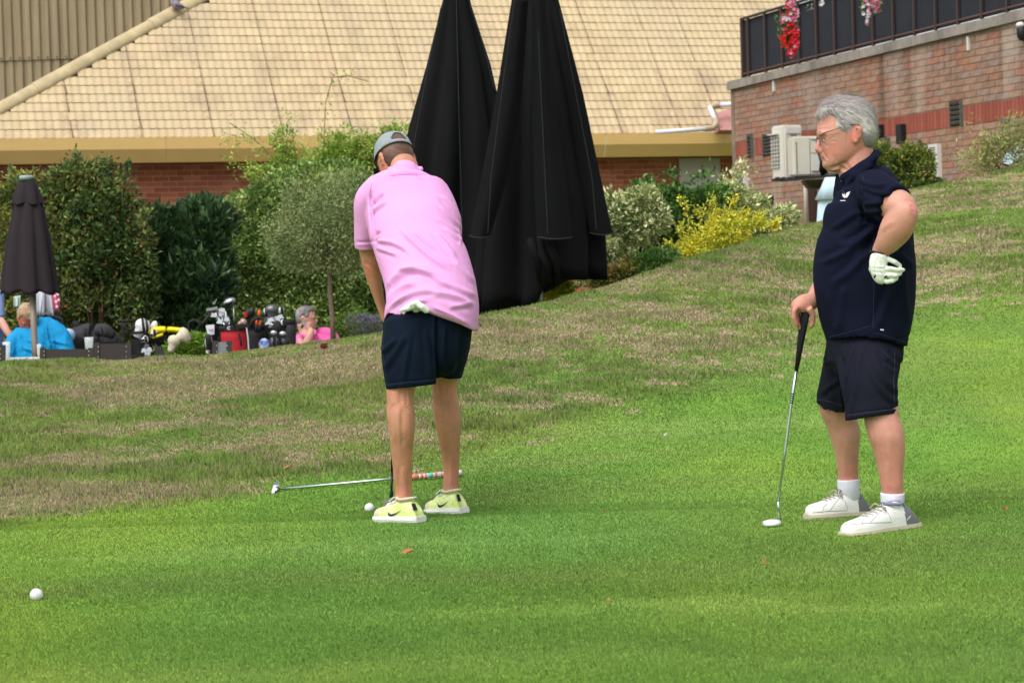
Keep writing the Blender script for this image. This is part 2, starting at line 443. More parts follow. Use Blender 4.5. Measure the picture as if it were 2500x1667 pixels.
# the tiles around the middle of the visible roof and the eave row show largest: 300 of them as pieces of their own
cand = [k for k, (r, c, u, s) in enumerate(cells) if r < 8 and roof_uv(255, 330)[0] < u < roof_uv(700, 330)[0]]
cand = set(cand[:300])
off = np.array(root_loc(club))
for k, (r, c, u, s) in enumerate(cells):
    jit = rn * random.uniform(-.0015, .0015)
    o = RP(u, s) + jit
    st = False
    for si, su in enumerate(seams):
        if abs(u + TW * .5 - su) < TW * .62 and (s < (.35 + .9 * ((si * 37) % 5) / 4) * 1.3 and random.random() < .8): st = True
    if k in cand:
        ob = bpy.data.objects.new("roof_tile", tst if st else tms[random.randrange(4)]); C.objects.link(ob); ob.parent = roof
        ob.location = tuple(Vector(o) - Vector(off))
    else:
        base = cnt * len(tv); SV.append(tv + np.array(tuple(o))); cnt += 1
        for fi in tf: SF.append([q + base for q in fi])
        SM += [4 if st else random.randrange(4)] * len(tf)
SV = np.concatenate(SV); SF = np.array(SF)
to = np_mesh("roof_tiles", SV, SF, m_tile + [m_tile_st], roof, mi=np.array(SM)); to['kind'] = 'stuff'
# sheet seams: thin dark side laps that run up the roof
m_seam = mat("seam_grime", lin(112, 95, 80), .9, var=.4, vscale=12)
for si, su in enumerate(seams):
    b = MB(); L_ = min(TOPS, 3.4)
    n = int(L_ / TG)
    for r in range(n):
        if random.random() < .05: continue
        if su < hip_u(r * TG + .1): break
        w = .007 + (.022 * random.random() if r < 6 else .007 * random.random())
        o_ = -.004
        b.add([RP(su, r * TG - .003, .030), RP(su + w, r * TG - .003, .030), RP(su + w * .8, r * TG + TG, .012), RP(su, r * TG + TG, .012),
               RP(su, r * TG - .003, .0), RP(su + w, r * TG - .003, .0)], [(0, 1, 2, 3), (4, 5, 1, 0)])
    so_ = b.build("sheet_seam", m_seam, roof) if b.v else None
    if so_: so_['kind'] = 'stuff'
# hip caps
m_hip = mat("hip_cap", lin(170, 154, 120), .85, var=.2, vscale=6, bump=.2, bscale=60)
hu = [(-.6), 0.0]
def hipP(s, o=0): return RP(hip_u(s), s, o)
sl = [(-.5, roof_uv(100, 216)[1]), (roof_uv(100, 216)[1], roof_uv(385, 60)[1]), (roof_uv(385, 60)[1], roof_uv(640, -80)[1]), (roof_uv(640, -80)[1], TOPS)]
hd = (hipP(2) - hipP(0)).normalized(); hside = hd.cross(rn).normalized()
for i, (a, b_) in enumerate(sl):
    b = MB(); rg = []
    for k, s in enumerate((a - .02, b_ + .04)):
        R_ = .098 + (.012 if k == 0 else 0)
        c0 = hipP(s, .0) - ed * .06
        ring = [c0 + hside * (R_ * math.cos(t)) + rn * (R_ * .62 * math.sin(t) + .0) for t in np.linspace(0, math.pi, 11)]
        rg.append(ring)
    b.rings(rg, cap=False, closed=False); b.add(rg[0], [tuple(range(10, -1, -1))]); b.add(rg[1], [tuple(range(11))])
    b.build("hip_cap", m_hip, roof, smooth=True)
# fascia / gutter with two faces, soffit
fas = MB(); ul, ur = hip_u(0) - .05, roof_uv(1815, 318)[0] + .3
prof = [(0.02, .0), (.02, .03), (-.10, .035), (-.115, -.13), (-.03, -.31), (.02, -.315), (.52, -.29)]   # (towards wall, height)
segs = [ul, roof_uv(402, 336)[0], roof_uv(930, 330)[0], roof_uv(1470, 322)[0], ur]
for i in range(4):
    b = MB(); ra = [E0 + ed * segs[i] + rd * p + ez * (z - .035) for p, z in prof[:6]]; rb = [E0 + ed * (segs[i + 1] - .004) + rd * p + ez * (z - .035) for p, z in prof[:6]]
    b.rings([ra, rb], cap=False, closed=False); b.build("fascia", m_gutter, club)
b = MB(); b.add([E0 + ed * ul + rd * .0 + ez * -.345, E0 + ed * ur + ez * -.345, E0 + ed * ur + rd * .62 + ez * -.345, E0 + ed * ul + rd * .62 + ez * -.345], [(0, 1, 2, 3)])
b.build("soffit", m_soffit, club)
# wall with bricks
WO = E0 + rd * .5; WO.z = -0.42; wtop = E0.z - .35
def brick_wall(parent, O, D, Nn, u0, u1, z0, z1, bl, bh, mats, single, mortar_mat, name="wall", band=None, zshear=None, proud=.006, limit=295, course_top=None):
    """O origin, D direction, Nn outward normal; single(u,z) ranks a brick to be a piece of its own (smaller first, None = never)"""
    b = MB(); zt = zshear or (lambda u: z1)
    b.add([O + D * u0 + ez * (z0 - O.z), O + D * u1 + ez * (z0 - O.z), O + D * u1 + ez * (zt(u1) - O.z), O + D * u0 + ez * (zt(u0) - O.z),
           O + D * u0 + ez * (z0 - O.z) - Nn * .2, O + D * u1 + ez * (z0 - O.z) - Nn * .2, O + D * u1 + ez * (zt(u1) - O.z) - Nn * .2, O + D * u0 + ez * (zt(u0) - O.z) - Nn * .2],
          [(0, 1, 2, 3), (5, 4, 7, 6), (4, 0, 3, 7), (1, 5, 6, 2), (3, 2, 6, 7)])
    w = b.build(name, mortar_mat, parent); j = .010
    mesh = {}
    def bm_(l, h, mi):
        key = (round(l, 3), round(h, 3), mi)
        if key not in mesh:
            e = MB(); R = Matrix((D, -Nn, ez)).transposed()
            e.box((0, 0, 0), (l - j, .02, h - j), R); me = bpy.data.meshes.new("brick"); me.from_pydata([tuple(v) for v in e.v], [], e.f)
            me.materials.append(mats[mi]); me.update(); mesh[key] = (me, np.array([tuple(v) for v in e.v]), e.f)
        return mesh[key]
    todo = []; top = course_top if course_top is not None else z1
    nc = int((top - z0) / bh) + 1
    for c in range(nc):
        z = top - (c + .5) * bh
        if z < z0: break
        u = u0 + (0 if c % 2 else -bl / 2)
        while u < u1 - .01:
            a, e = max(u, u0), min(u + bl, u1)
            if e - a > .03 and z + bh / 2 <= zt((a + e) / 2) + .03 and not (band and band(z)):
                todo.append(((a + e) / 2, z, e - a, bh))
            u += bl
    rank = sorted([(single(t[0], t[1]), i) for i, t in enumerate(todo) if single(t[0], t[1]) is not None])[:limit]
    pick = set(i for _, i in rank); V, Fq, M, k = [], [], [], 0; off = Vector(root_loc(parent))
    for i, (u, z, l, h) in enumerate(todo):
        mi = random.randrange(len(mats)); me, vv, ff = bm_(l, h, mi); p = O + D * u + ez * (z - O.z) + Nn * (proud - .01 + random.uniform(-.002, .002))
        if i in pick:
            o = bpy.data.objects.new("brick", me); C.objects.link(o); o.parent = w; o.location = p - off
        else:
            V.append(vv + np.array(tuple(p))); Fq += [[q + k * 8 for q in f] for f in ff]; M += [mi] * 6; k += 1
    if V:
        s = np_mesh("bricks", np.concatenate(V), np.array(Fq), mats, w, mi=np.array(M)); s['kind'] = 'stuff'
    return w
wn_ = -rd
def uvw(px, py, O, D, Nn):
    q = hit(px, py, O, Nn); return (q - O).dot(D), q.z
def pxy(q):
    d = q - CAM; f = d.dot(FWD); return 1250 + F_PX * d.dot(RIGHT) / f, 833.5 - F_PX * d.dot(UPV) / f
def rankA(u, z):
    x, y = pxy(WO + ed * u + ez * (z - WO.z))
    if -5 < x < 130 and 385 < y < 480: return 1
    if 315 < x < 620 and 385 < y < 520: return 0
    if 1440 < x < 1670 and 370 < y < 490: return 0
    return None
u_l, u_r = hip_u(0) + .5, uvw(1830, 500, WO, ed, wn_)[0] + .3
brick_wall(club, WO, ed, wn_, u_l, u_r, -.42, wtop, .223, .0765, m_brickA, rankA, m_mortar, course_top=wtop - .01)
# dark window band low in the wall, grey board, small lamps
m_black = mat("black_paint", (.012, .012, .014), .5); m_dkglass = mat("dark_glass", (.01, .012, .014), .12, spec=.6)
def wbox(parent, name, m, px0, py0, px1, py1, O, D, Nn, proud, depth=.05, **k):
    a = uvw(px0, (py0 + py1) / 2, O, D, Nn); b_ = uvw(px1, (py0 + py1) / 2, O, D, Nn)
    t = uvw((px0 + px1) / 2, py0, O, D, Nn)[1]; bo = uvw((px0 + px1) / 2, py1, O, D, Nn)[1]
    R = Matrix((D, -Nn, ez)).transposed(); e = MB()
    c = O + D * ((a[0] + b_[0]) / 2) + ez * ((t + bo) / 2 - O.z) + Nn * (proud - depth / 2)
    e.box(c, (abs(b_[0] - a[0]), depth, abs(t - bo)), R)
    return e.build(name, m, parent)
wf = wbox(club, "window_frame", m_black, 325, 519, 420, 600, WO, ed, wn_, .03, .06)
wbox(wf, "window_pane", m_dkglass, 335, 535, 412, 596, WO, ed, wn_, .034, .01)
bd = wbox(None, "wall_board", mat("grey_board", lin(176, 170, 172), .6, var=.05, vscale=2), 1657, 387, 1756, 500, WO, ed, wn_, .05, .05)
tag(bd, "plain pale grey square board fixed on the brick wall above the shrubs", "board")
lm = wbox(None, "wall_lamp", mat("grey_metal_lamp", lin(80, 88, 98), .4, metal=.5), 518, 481, 549, 494, WO, ed, wn_, .12, .12)
tag(lm, "small grey wall lamp on the red bricks above the dark laurel", "wall lamp")
lm = wbox(None, "wall_lamp", m_black, 1558, 463, 1568, 476, WO, ed, wn_, .1, .1)
tag(lm, "tiny black wall lamp on the brick wall left of the pale board", "wall lamp")

# ------------------------------------------------------------------ ribbed warehouse behind the hip roof
WY = 46.0
m_rib = mat("ribbed_cladding", lin(148, 134, 106), .8, var=.16, vscale=1.2, stretch=(2.5, 2.5, .25), bump=.2, bscale=40, col2=lin(136, 121, 94))
ware = thing("warehouse", "tall tan building clad in ribbed cement sheets behind the hip of the roof", "building", (P(200, 700, WY).x, WY, -.42))
jz = P(200, 133, WY).z
pr = .186
def ribpts(x0, n):
    o = []
    for i in range(n):
        for fx, dy in ((0, 0), (.42, 0), (.58, .055), (.84, .055)): o.append((x0 + (i + fx) * pr, dy))
    o.append((x0 + n * pr, 0)); return o
xs = P(-320, 130, WY).x
for k in range(9):
    x0 = xs + k * pr * 4
    for nm, za, zb, yo in (("upper_sheet", jz - .08, jz + 3.6, -.03), ("lower_sheet", -.42, jz, 0)):
        pts = ribpts(x0, 4); b = MB()
        lo = [Vector((x, WY + d + yo, za)) for x, d in pts]; hi = [Vector((x, WY + d + yo, zb)) for x, d in pts]
        b.rings([lo, hi], cap=False, closed=False); b.add([v + Vector((0, .008, 0)) for v in lo] + lo, [(i, i + 1, len(lo) + i + 1, len(lo) + i) for i in range(len(lo) - 1)])
        sh = b.build(nm, m_rib, ware)
    for i in range(4):
        b = MB(); b.lathe(Vector((x0 + (i + .21) * pr, WY - .03, jz - .035)), [(.016, 0), (.014, .012), (.006, .02)], 8, Vector((0, -1, 0)))
        b.build("bolt", mat("rusty_bolt", lin(80, 66, 52), .7), sh)
b = MB(); b.add([Vector((xs, WY + .1, -.42)), Vector((xs + 9 * 4 * pr, WY + .1, -.42)), Vector((xs + 9 * 4 * pr, WY + .1, jz + 3.6)), Vector((xs, WY + .1, jz + 3.6)),
                 Vector((xs, WY + 6, jz + 3.6)), Vector((xs + 36 * pr, WY + 6, jz + 3.6))], [(0, 1, 2, 3), (3, 2, 5, 4)]); b.build("backing", m_rib, ware)

# ------------------------------------------------------------------ terrace: brick wall, coping, railing
TD = Vector((2100 / F_PX, -1, 0)).normalized()          # along the wall, towards the viewer and right
TN = Vector((-TD.y, TD.x, 0)); TN = -TN if TN.x > 0 else TN   # outward (left / towards viewer)
TO = P(1806, 347, 31.6); TOz = TO.z
def tuv(px, py): return uvw(px, py, TO, TD, TN)
STN = [(1.6, .22, 1, lin(172, 160, 148), .52, .72, .75), (2.3, .10, 1.3, lin(96, 80, 66), .58, .72, .7), (1.1, .5, 1, lin(138, 122, 82), .6, .75, .45)]
m_brickB = [mat("weathered_brick_%d" % i, c, .9, var=.25, vscale=14, bump=.3, bscale=100, spec=.1, stain=STN) for i, c in enumerate(
    [lin(146, 116, 100), lin(138, 109, 94), lin(150, 121, 104), lin(140, 118, 107), lin(150, 108, 90)])]
m_mortB = mat("grey_mortar", lin(122, 106, 90), .95, var=.3, vscale=8, stain=STN[:2])
m_cop = mat("concrete_coping", lin(136, 128, 120), .9, stain=[(2.5, .3, 1, lin(84, 80, 74), .5, .7, .6)], var=.22, vscale=7, bump=.4, bscale=60)
m_band = [mat("band_brick_%d" % i, c, .85, var=.12, vscale=12) for i, c in enumerate([lin(138, 74, 60), lin(132, 70, 56), lin(144, 80, 66)])]
ter = thing("terrace_building", "weathered orange brick terrace wall with a red soldier course and concrete coping", "building", (TO.x, TO.y, 0.9))
u0, u1 = tuv(1795, 300)[0], 11.5
c0 = tuv(1787, 220); c1 = tuv(2500, 50)
def cop_bot(u): return c0[1] + (u - c0[0]) * (c1[1] - c0[1]) / (c1[0] - c0[0])
bz1 = tuv(1808, 347)[1]; BH = .0765; bz0 = bz1 - .215
def rankB(u, z):
    x, y = pxy(TO + TD * u + ez * (z - TOz))
    if x > 2505 or x < 1790 or y > 480 or y < 20 or (1985 < x < 2150 and y > 235): return None
    return -u
brick_wall(ter, TO, TD, TN, u0, u1, .9, 5, .262, BH, m_brickB, rankB, m_mortB, band=lambda z: bz0 - .03 < z < bz1 + .02, zshear=lambda u: cop_bot(u), course_top=bz1 + .01 + 30 * BH, name="wall")
# soldier course band
tw = [c for c in ter.children if c.name.startswith("wall")][0]
gaps = [(tuv(2322, 290)[0], tuv(2352, 290)[0]), (tuv(1828, 360)[0], tuv(1840, 360)[0]), (tuv(1866, 360)[0], tuv(1900, 360)[0])]
sv, sf, sm, k = [], [], [], 0; R = Matrix((TD, -TN, ez)).transposed(); u = u0; nb = 0
me_b = {}
while u < u1 - .08:
    if not any(a - .02 < u + .037 < e + .02 for a, e in gaps):
        mi = random.randrange(3); b = MB(); b.box((0, 0, 0), (.066, .02, .215), R)
        p = TO + TD * (u + .037) + ez * ((bz0 + bz1) / 2 - TOz) + TN * (-.004 + random.uniform(-.001, .001))
        if mi not in me_b:
            me = bpy.data.meshes.new("soldier_brick"); me.from_pydata([tuple(v) for v in b.v], [], b.f); me.materials.append(m_band[mi]); me_b[mi] = me
        o = bpy.data.objects.new("soldier_brick", me_b[mi]); C.objects.link(o); o.parent = tw; o.location = p - Vector(root_loc(ter)); nb += 1
    u += .0745
# coping stones
cu = u0 - .12; ci = 0
while cu < u1:
    l = .62; b = MB(); za, zb = cop_bot(cu), cop_bot(cu + l); h = .115 + random.uniform(-.003, .003)
    pts = []
    for uu, zz in ((cu, za), (cu + l - .008, zb)):
        for o_, dz in ((.055, 0), (-.33, 0), (-.33, h), (.05, h)): pts.append(TO + TD * uu + ez * (zz + dz - TOz) + TN * o_)
    b.rings([pts[:4], pts[4:]]); b.build("coping_stone", m_cop, ter); cu += l
# end pier of the terrace wall and the leaded cheek
b = MB(); b.box(TO + TD * (u0 - .05) + ez * (cop_bot(u0) / 2 + .45 - TOz) - TN * .1, (.1, .22, cop_bot(u0) - .9), R); b.build("end_pier", m_mortB, ter)
m_pink = mat("pink_render", lin(158, 112, 108), .7, var=.12, vscale=3)
dm = MB()
q = [P(1750, 276, 33.9), P(1796, 262, 33.9), P(1806, 318, 33.2), P(1758, 318, 33.2)]
dm.add(q + [v + Vector((0, .9, 0)) for v in q], [(3, 2, 1, 0), (0, 1, 5, 4), (1, 2, 6, 5), (2, 3, 7, 6), (3, 0, 4, 7), (4, 5, 6, 7)])
o = dm.build("roof_cheek", m_pink); tag(o, "pink rendered block between the tiled roof and the terrace wall", "roof cheek")
dm = MB(); q = [P(1786, 240, 32.4), P(1797, 238, 32.4), P(1806, 325, 32.0), P(1800, 330, 32.0)]
dm.add(q + [v + Vector((.02, .3, 0)) for v in q], [(3, 2, 1, 0), (0, 1, 5, 4), (2, 3, 7, 6), (3, 0, 4, 7), (4, 5, 6, 7)])
o = dm.build("lead_flashing", mat("flashing", lin(150, 118, 128), .6)); tag(o, "narrow mauve strip of flashing against the end of the terrace wall", "flashing")
# white drain pipe over the roof
m_pipe = mat("white_pipe", lin(205, 206, 216), .35, var=.05); m_elb = mat("dirty_elbow", lin(168, 150, 126), .6, var=.2)
dp = thing("drain_pipe", "white drain pipe with dirty grey elbows lying on the roof by the terrace", "pipe", tuple(P(1740, 300, 33.6)))
def tube1(name, pts, r, m, par, n=12):
    b = MB(); b.tube(pts, r, n); return b.build(name, m, par, smooth=True)
tube1("pipe_segment", [P(1798, 254, 33.3), P(1757, 257, 33.5)], .036, m_pipe, dp)
tube1("elbow", [P(1760, 256, 33.5), P(1743, 258, 33.5), P(1733, 266, 33.5)], .044, m_elb, dp)
tube1("pipe_segment", [P(1733, 262, 33.5), P(1747, 296, 33.3)], .038, m_pipe, dp)
tube1("elbow", [P(1747, 293, 33.3), P(1747, 306, 33.2), P(1740, 313, 33.2), P(1722, 315, 33.1)], .043, m_elb, dp)
tube1("pipe_segment", [P(1724, 315, 33.1), P(1600, 323, 33.1)], .030, m_pipe, dp)
# railing
m_rail = mat("brown_black_steel", lin(66, 56, 54), .5, metal=.3); m_scr = mat("screen_fabric", lin(34, 37, 44), .8, var=.2, vscale=3)
railing = thing("railing", "dark steel terrace railing backed with black ribbed screening on the coping", "railing", (TO.x, TO.y, cop_bot(2)))
bx = [1829.6, 1871, 1912, 1953, 1997, 2041, 2088, 2135, 2185, 2237, 2289, 2344, 2402, 2464, 2530, 2600]
by = [cop for cop in bx]
def cop_px(x): return 184 - (x - 1813) * (184 - 13) / (2500 - 1813.)
RO = TO - TN * .12
us_ = [uvw(x, 150, RO, TD, TN)[0] for x in bx]; ul_ = uvw(1813, 150, RO, TD, TN)[0]
RH = P(1815, 38, 31.2).z - cop_bot(ul_)
def rp(u, dz, o=0): return RO + TD * u + ez * (cop_bot(u) + .115 + dz - TOz) + TN * o
b = MB(); b.box(rp(ul_ + .02, RH / 2 - .05), (.05, .05, RH - .1), R); b.build("end_post", m_rail, railing)
for u in us_:
    b = MB(); b.box(rp(u, (RH - .115) / 2, .01), (.035, .03, RH - .115), R); b.build("baluster", m_rail, railing)
b = MB(); b.tube([rp(ul_, .085, .012), rp(us_[-1], .085, .012)], .012, 6); b.build("bottom_rail", mat("rusty_rail", lin(92, 66, 56), .7), railing)
b = MB(); b.tube([rp(ul_, RH - .11, .012), rp(us_[-1], RH - .11, .012)], .02, 6); b.build("top_rail", m_rail, railing)
prev = ul_ + .03
for u in us_:
    if u - prev > .05:
        prev -= .035; n = int((u - prev) / .022); b = MB(); lo, hi = [], []
        for i in range(n + 1):
            uu = prev + (u - prev - .002) * i / n; d = -.022 + (.008 if i % 2 else 0)
            lo.append(rp(uu, .05, d)); hi.append(rp(uu, RH - .13, d))
        b.rings([lo, hi], cap=False, closed=False); b.build("screen_panel", m_scr, railing)
    prev = u + .01
# terrace deck behind the coping so nothing shows through
b = MB(); b.add([rp(ul_, -.02, -.05), rp(us_[-1], -.02, -.05), rp(us_[-1], -.02, -6), rp(ul_ , -.02, -1.2)], [(0, 1, 2, 3)]); b.build("deck", m_cop, ter)
# vents, brackets, spouts
m_vent = mat("vent_slat", lin(92, 88, 84), .7, var=.2); m_hole = mat("vent_dark", (.008, .008, .008), .9)
def louvre(x0, y0, x1, y1, n, label):
    a = tuv(x0, (y0 + y1) / 2); b_ = tuv(x1, (y0 + y1) / 2); zt = tuv((x0 + x1) / 2, y0)[1]; zb = tuv((x0 + x1) / 2, y1)[1]
    cen = TO + TD * ((a[0] + b_[0]) / 2) + ez * ((zt + zb) / 2 - TOz)
    t = thing("louvre_vent", label, "vent", tuple(cen), "louvred air bricks in the terrace wall"); w = b_[0] - a[0]
    e = MB(); e.box(cen + TN * .004, (w, .03, zt - zb), R); e.build("recess", m_hole, t)
    for i in range(n):
        z = zb + (zt - zb) * (i + .5) / n; e = MB(); Rt = R @ Matrix.Rotation(math.radians(32), 3, 'X')
        e.box(cen + TN * .03 + ez * (z - cen.z), (w - .01, .008, (zt - zb) / n * .62), Rt); e.build("slat", m_vent, t)
    for s in (-1, 1):
        e = MB(); e.box(cen + TN * .012 + TD * (s * w / 2), (.012, .05, zt - zb + .02), R); e.build("frame_side", m_vent, t)
louvre(2324, 246, 2350, 306, 5, "tall louvred vent at the right end of the red course")
louvre(1829, 330, 1839, 384, 6, "narrow louvred vent nearest the roof gutter")
louvre(1867, 328, 1888, 380, 6, "louvred vent partly hidden by the taller cooling unit")
def simple(name, label, cat, m, *a, **k):
    o = wbox(None, name, m, *a, TO, TD, TN, k.get("pr", .04), k.get("dp", .05)); tag(o, label, cat, k.get("group")); return o
m_wh = mat("white_plastic", lin(196, 194, 192), .4)
def white_vent(x0, y0, x1, y1, label):
    cen = TO + TD * tuv((x0 + x1) / 2, (y0 + y1) / 2)[0] + ez * (tuv((x0 + x1) / 2, (y0 + y1) / 2)[1] - TOz)
    t = thing("grille", label, "grille", tuple(cen))
    wbox(t, "frame", m_wh, x0, y0, x1, y1, TO, TD, TN, .06, .06)
    n = 13
    for i in range(n):
        y = y0 + 8 + (y1 - y0 - 14) * i / n
        wbox(t, "slat", m_vent, x0 + (x1 - x0) * .12, y, x0 + (x1 - x0) * .72, y + (y1 - y0 - 14) / n * .5, TO, TD, TN, .065, .01)
white_vent(2277, 352, 2300, 442, "tall white plastic grille low on the terrace wall beside the bush")
white_vent(1811, 423, 1828, 470, "white framed grille half hidden behind the variegated shrub")
simple("weep_spout", "short white spout near the coping at the left end of the wall", "spout", m_wh, 1890, 198, 1894, 224, pr=.03)
simple("weep_spout", "short white spout near the coping towards the right edge", "spout", m_wh, 2365, 90, 2369, 124, pr=.03)
simple("wall_hook", "black metal hook bracket on the red course", "hook", m_black, 2201, 304, 2214, 352, pr=.08, dp=.07)
simple("wall_bracket", "wide black meter bracket behind the grey haired man's head", "bracket", m_black, 2139, 306, 2160, 360, pr=.1, dp=.1)
simple("junction_box", "small grey box low on the wall beside the black bracket", "box", m_vent, 2150, 338, 2175, 362, pr=.09, dp=.08)
simple("dome_light", "small grey dome light low on the wall above the right bush", "wall lamp", m_vent, 2452, 289, 2466, 300, pr=.07, dp=.08)
t = thing("bracket_lamp", "black bracket lamp with a pale round cap at the right edge of the wall", "wall lamp", tuple(P(2492, 70, 25)))
Yb = hit(2492, 70, TO, TN).y
b = MB(); b.ell(P(2491, 62, Yb - .12), (.05, .05, .035)); b.build("cap", m_wh, t, smooth=True)
b = MB(); b.lathe(P(2494, 84, Yb - .12), [(.02, -.07), (.05, -.03), (.055, .06), (.03, .09)], 12); b.build("lamp_body", m_black, t, smooth=True)
b = MB(); b.tube([P(2495, 84, Yb - .1), P(2499, 100, Yb - .05), P(2503, 108, Yb)], .012, 6); b.build("arm", m_black, t)
simple("wall_opening", "dark square drain opening low on the wall above the variegated shrub", "opening", m_hole, 1868, 477, 1890, 500, pr=.01, dp=.02)
tube_c = tube1("downpipe", [P(1965, 440, 29.3), P(1969, 545, 29.3)], .022, m_wh, None); tag(tube_c, "thin white vertical pipe under the cooling unit shelf", "pipe")
dr = simple("door_frame", "dark brown door edge below the cooling units", "door", mat("dark_brown_door", lin(52, 36, 32), .6), 1978, 440, 1996, 540, pr=.03, dp=.1)

# air conditioning units on a black shelf
m_ac = mat("ac_casing", lin(196, 192, 180), .5, var=.05, vscale=4); m_acd = mat("ac_joint_grey", lin(110, 108, 104), .7); m_gr = mat("ac_grille", lin(120, 124, 124), .5)  # casing beige, darker grey for panel joints and handles, grille grey
def ac(x0, x1, x2, yt, yb, Y, label, grille):
    """x0-x1 the narrow end towards the viewer's left, x1-x2 the long face along the wall"""
    a = P(x0, yt, Y + .42); b0 = P(x1, yt, Y); zb = P(x1, yb, Y).z; zt = P(x1, yt, Y).z
    t = thing("cooling_unit", label, "air conditioner", (b0.x, b0.y, zb), "cooling units on the shelf")
    q0 = Vector((P(x0, yt, Y + .25).x, Y + .25, 0)); q1 = Vector((b0.x, Y, 0)); q2 = Vector((P(x2, yt, Y + .1).x, Y + .1, 0)); q3 = q0 + (q2 - q1)
    bmm = bmesh.new(); vs = [bmm.verts.new((q.x - b0.x, q.y - b0.y, z)) for z in (0, zt - zb) for q in (q0, q1, q2, q3)]
    for f in ((3, 2, 1, 0), (4, 5, 6, 7), (0, 1, 5, 4), (1, 2, 6, 5), (2, 3, 7, 6), (3, 0, 4, 7)): bmm.faces.new([vs[i] for i in f])
    bmesh.ops.bevel(bmm, geom=bmm.edges[:], offset=.018, segments=3, affect='EDGES')
    me = bpy.data.meshes.new("casing"); bmm.to_mesh(me); bmm.free(); me.materials.append(m_ac); me.polygons.foreach_set("use_smooth", [True] * len(me.polygons)); me.set_sharp_from_angle(angle=.6)
    link("casing", me, t)
    H = zt - zb
    def face(qa, qb, fa, fb, ha, hb, out, name, m, th=.012):
        d = (qb - qa); L_ = d.length; d.normalize(); n = Vector((d.y, -d.x, 0)); e = MB(); RR = Matrix((d, -n, ez)).transposed()
        e.box(qa + d * (L_ * (fa + fb) / 2) + n * out + ez * (zb + H * (ha + hb) / 2), (L_ * (fb - fa), th, H * (hb - ha)), RR); return e.build(name, m, t)
    if grille:
        face(q0, q1, .02, .62, .22, .82, .004, "fan_grille", m_gr)
        for i in range(9): face(q0, q1, .0, .64, .22 + i * .07, .232 + i * .07, .016, "grille_bar", m_ac)
        for i in range(3): face(q0, q1, .1 + .2 * i, .11 + .2 * i, .22, .82, .016, "grille_bar", m_ac)
        face(q0, q1, -.04, .60, .83, .85, .03, "hood", m_wh, .05)
        face(q1, q2, .12, .92, .84, .95, .006, "top_panel", m_wh); face(q1, q2, .36, .66, .79, .82, .01, "handle", m_acd)
    else:
        face(q1, q2, .12, .15, .06, .86, .004, "panel_gap", m_acd, .006)
        face(q1, q2, .60, .615, .04, .94, .004, "panel_gap", m_acd, .006)
        face(q1, q2, .64, .93, .58, .86, .006, "service_panel", m_ac, .014); face(q1, q2, .66, .93, .12, .52, .008, "valve_cover", m_wh, .03)
        face(q1, q2, .66, .93, .90, .92, .006, "handle", m_acd)
    return t
ac(1882, 1913, 1958, 305, 437, 28.6, "taller beige cooling unit with a wire fan grille", True)
ac(1922, 1934, 2003, 333, 430, 27.9, "lower beige cooling unit with rounded front beside the man's nose", False)
sh = thing("shelf_bracket", "black steel shelf carrying the two cooling units", "shelf", tuple(P(1950, 440, 28.4)))
b = MB(); q = [P(1884, 443, 28.9), P(1912, 444, 28.0), P(2024, 434, 27.6), P(2024, 428, 28.6)]
b.add(q + [v + ez * .03 for v in q], [(3, 2, 1, 0), (4, 5, 6, 7), (0, 1, 5, 4), (1, 2, 6, 5), (2, 3, 7, 6), (3, 0, 4, 7)]); b.build("shelf_plate", m_black, sh)
for x in (1898, 1912, 1928, 1945):
    b = MB(); b.box(P(x, 437, 28.1), (.05, .1, .04)); b.build("rubber_foot", m_black, sh)
b = MB(); q = [P(1962, 440, 28), P(2024, 436, 28), P(2016, 462, 28.2), P(1975, 458, 28.2)]
b.add(q + [v + Vector((0, .3, 0)) for v in q], [(3, 2, 1, 0), (4, 5, 6, 7), (0, 1, 5, 4), (1, 2, 6, 5), (2, 3, 7, 6), (3, 0, 4, 7)]); b.build("brace", m_black, sh)
for i in range(4):
    tube1("hose", [P(1998 + i * 6, 375 + i * 4, 27.7), P(2004 + i * 4, 395, 27.6), P(2002 + i * 5, 415, 27.7), P(2010 + i * 3, 434, 27.8)], .014, m_black, sh, 6)

# pale blue covered parasol behind the man and pale fabric corner at the right edge
m_pale = mat("pale_blue_fabric", lin(178, 200, 214), .8, var=.05, vscale=3, bump=.2, bscale=10)
Yp = 24.0
cp = thing("covered_parasol", "closed parasol under a pale blue cover behind the standing man's chest", "parasol", tuple(P(2020, 600, Yp)))
def cloth_cone(parent, name, m, rows, folds, amp, Y, n=48, flat=.7):
    """rows: (px left, px right, py) from the top down"""
    b = MB(); rg = []
    for i, (xl, xr, y) in enumerate(rows):
        c = P((xl + xr) / 2, y, Y); r = (xr - xl) / 2 / S(Y); k = i / (len(rows) - 1)
        rg.append([c + Vector((math.cos(t) * r * (1 + amp * k * math.cos(folds * t + 1)), math.sin(t) * r * flat * (1 + amp * k * math.cos(folds * t + 1)), 0)) for t in np.linspace(0, 2 * math.pi, n, endpoint=False)])
    b.rings(rg); return b.build(name, m, parent, smooth=True)
cloth_cone(cp, "cap", m_black, [(2016, 2046, 424), (2012, 2052, 433)], 8, 0, Yp)
cloth_cone(cp, "upper_cover", m_pale, [(2014, 2050, 433), (2006, 2060, 455), (1992, 2070, 487)], 6, .08, Yp - .02)
cloth_cone(cp, "lower_cover", m_pale, [(2012, 2050, 470), (1996, 2064, 500), (1992, 2066, 560), (1994, 2066, 640)], 7, .05, Yp)
fc = MB(); q = [P(2460, 405, 25.2), P(2505, 376, 24.6), P(2580, 360, 24.2), P(2600, 430, 24.4), P(2500, 430, 24.9)]
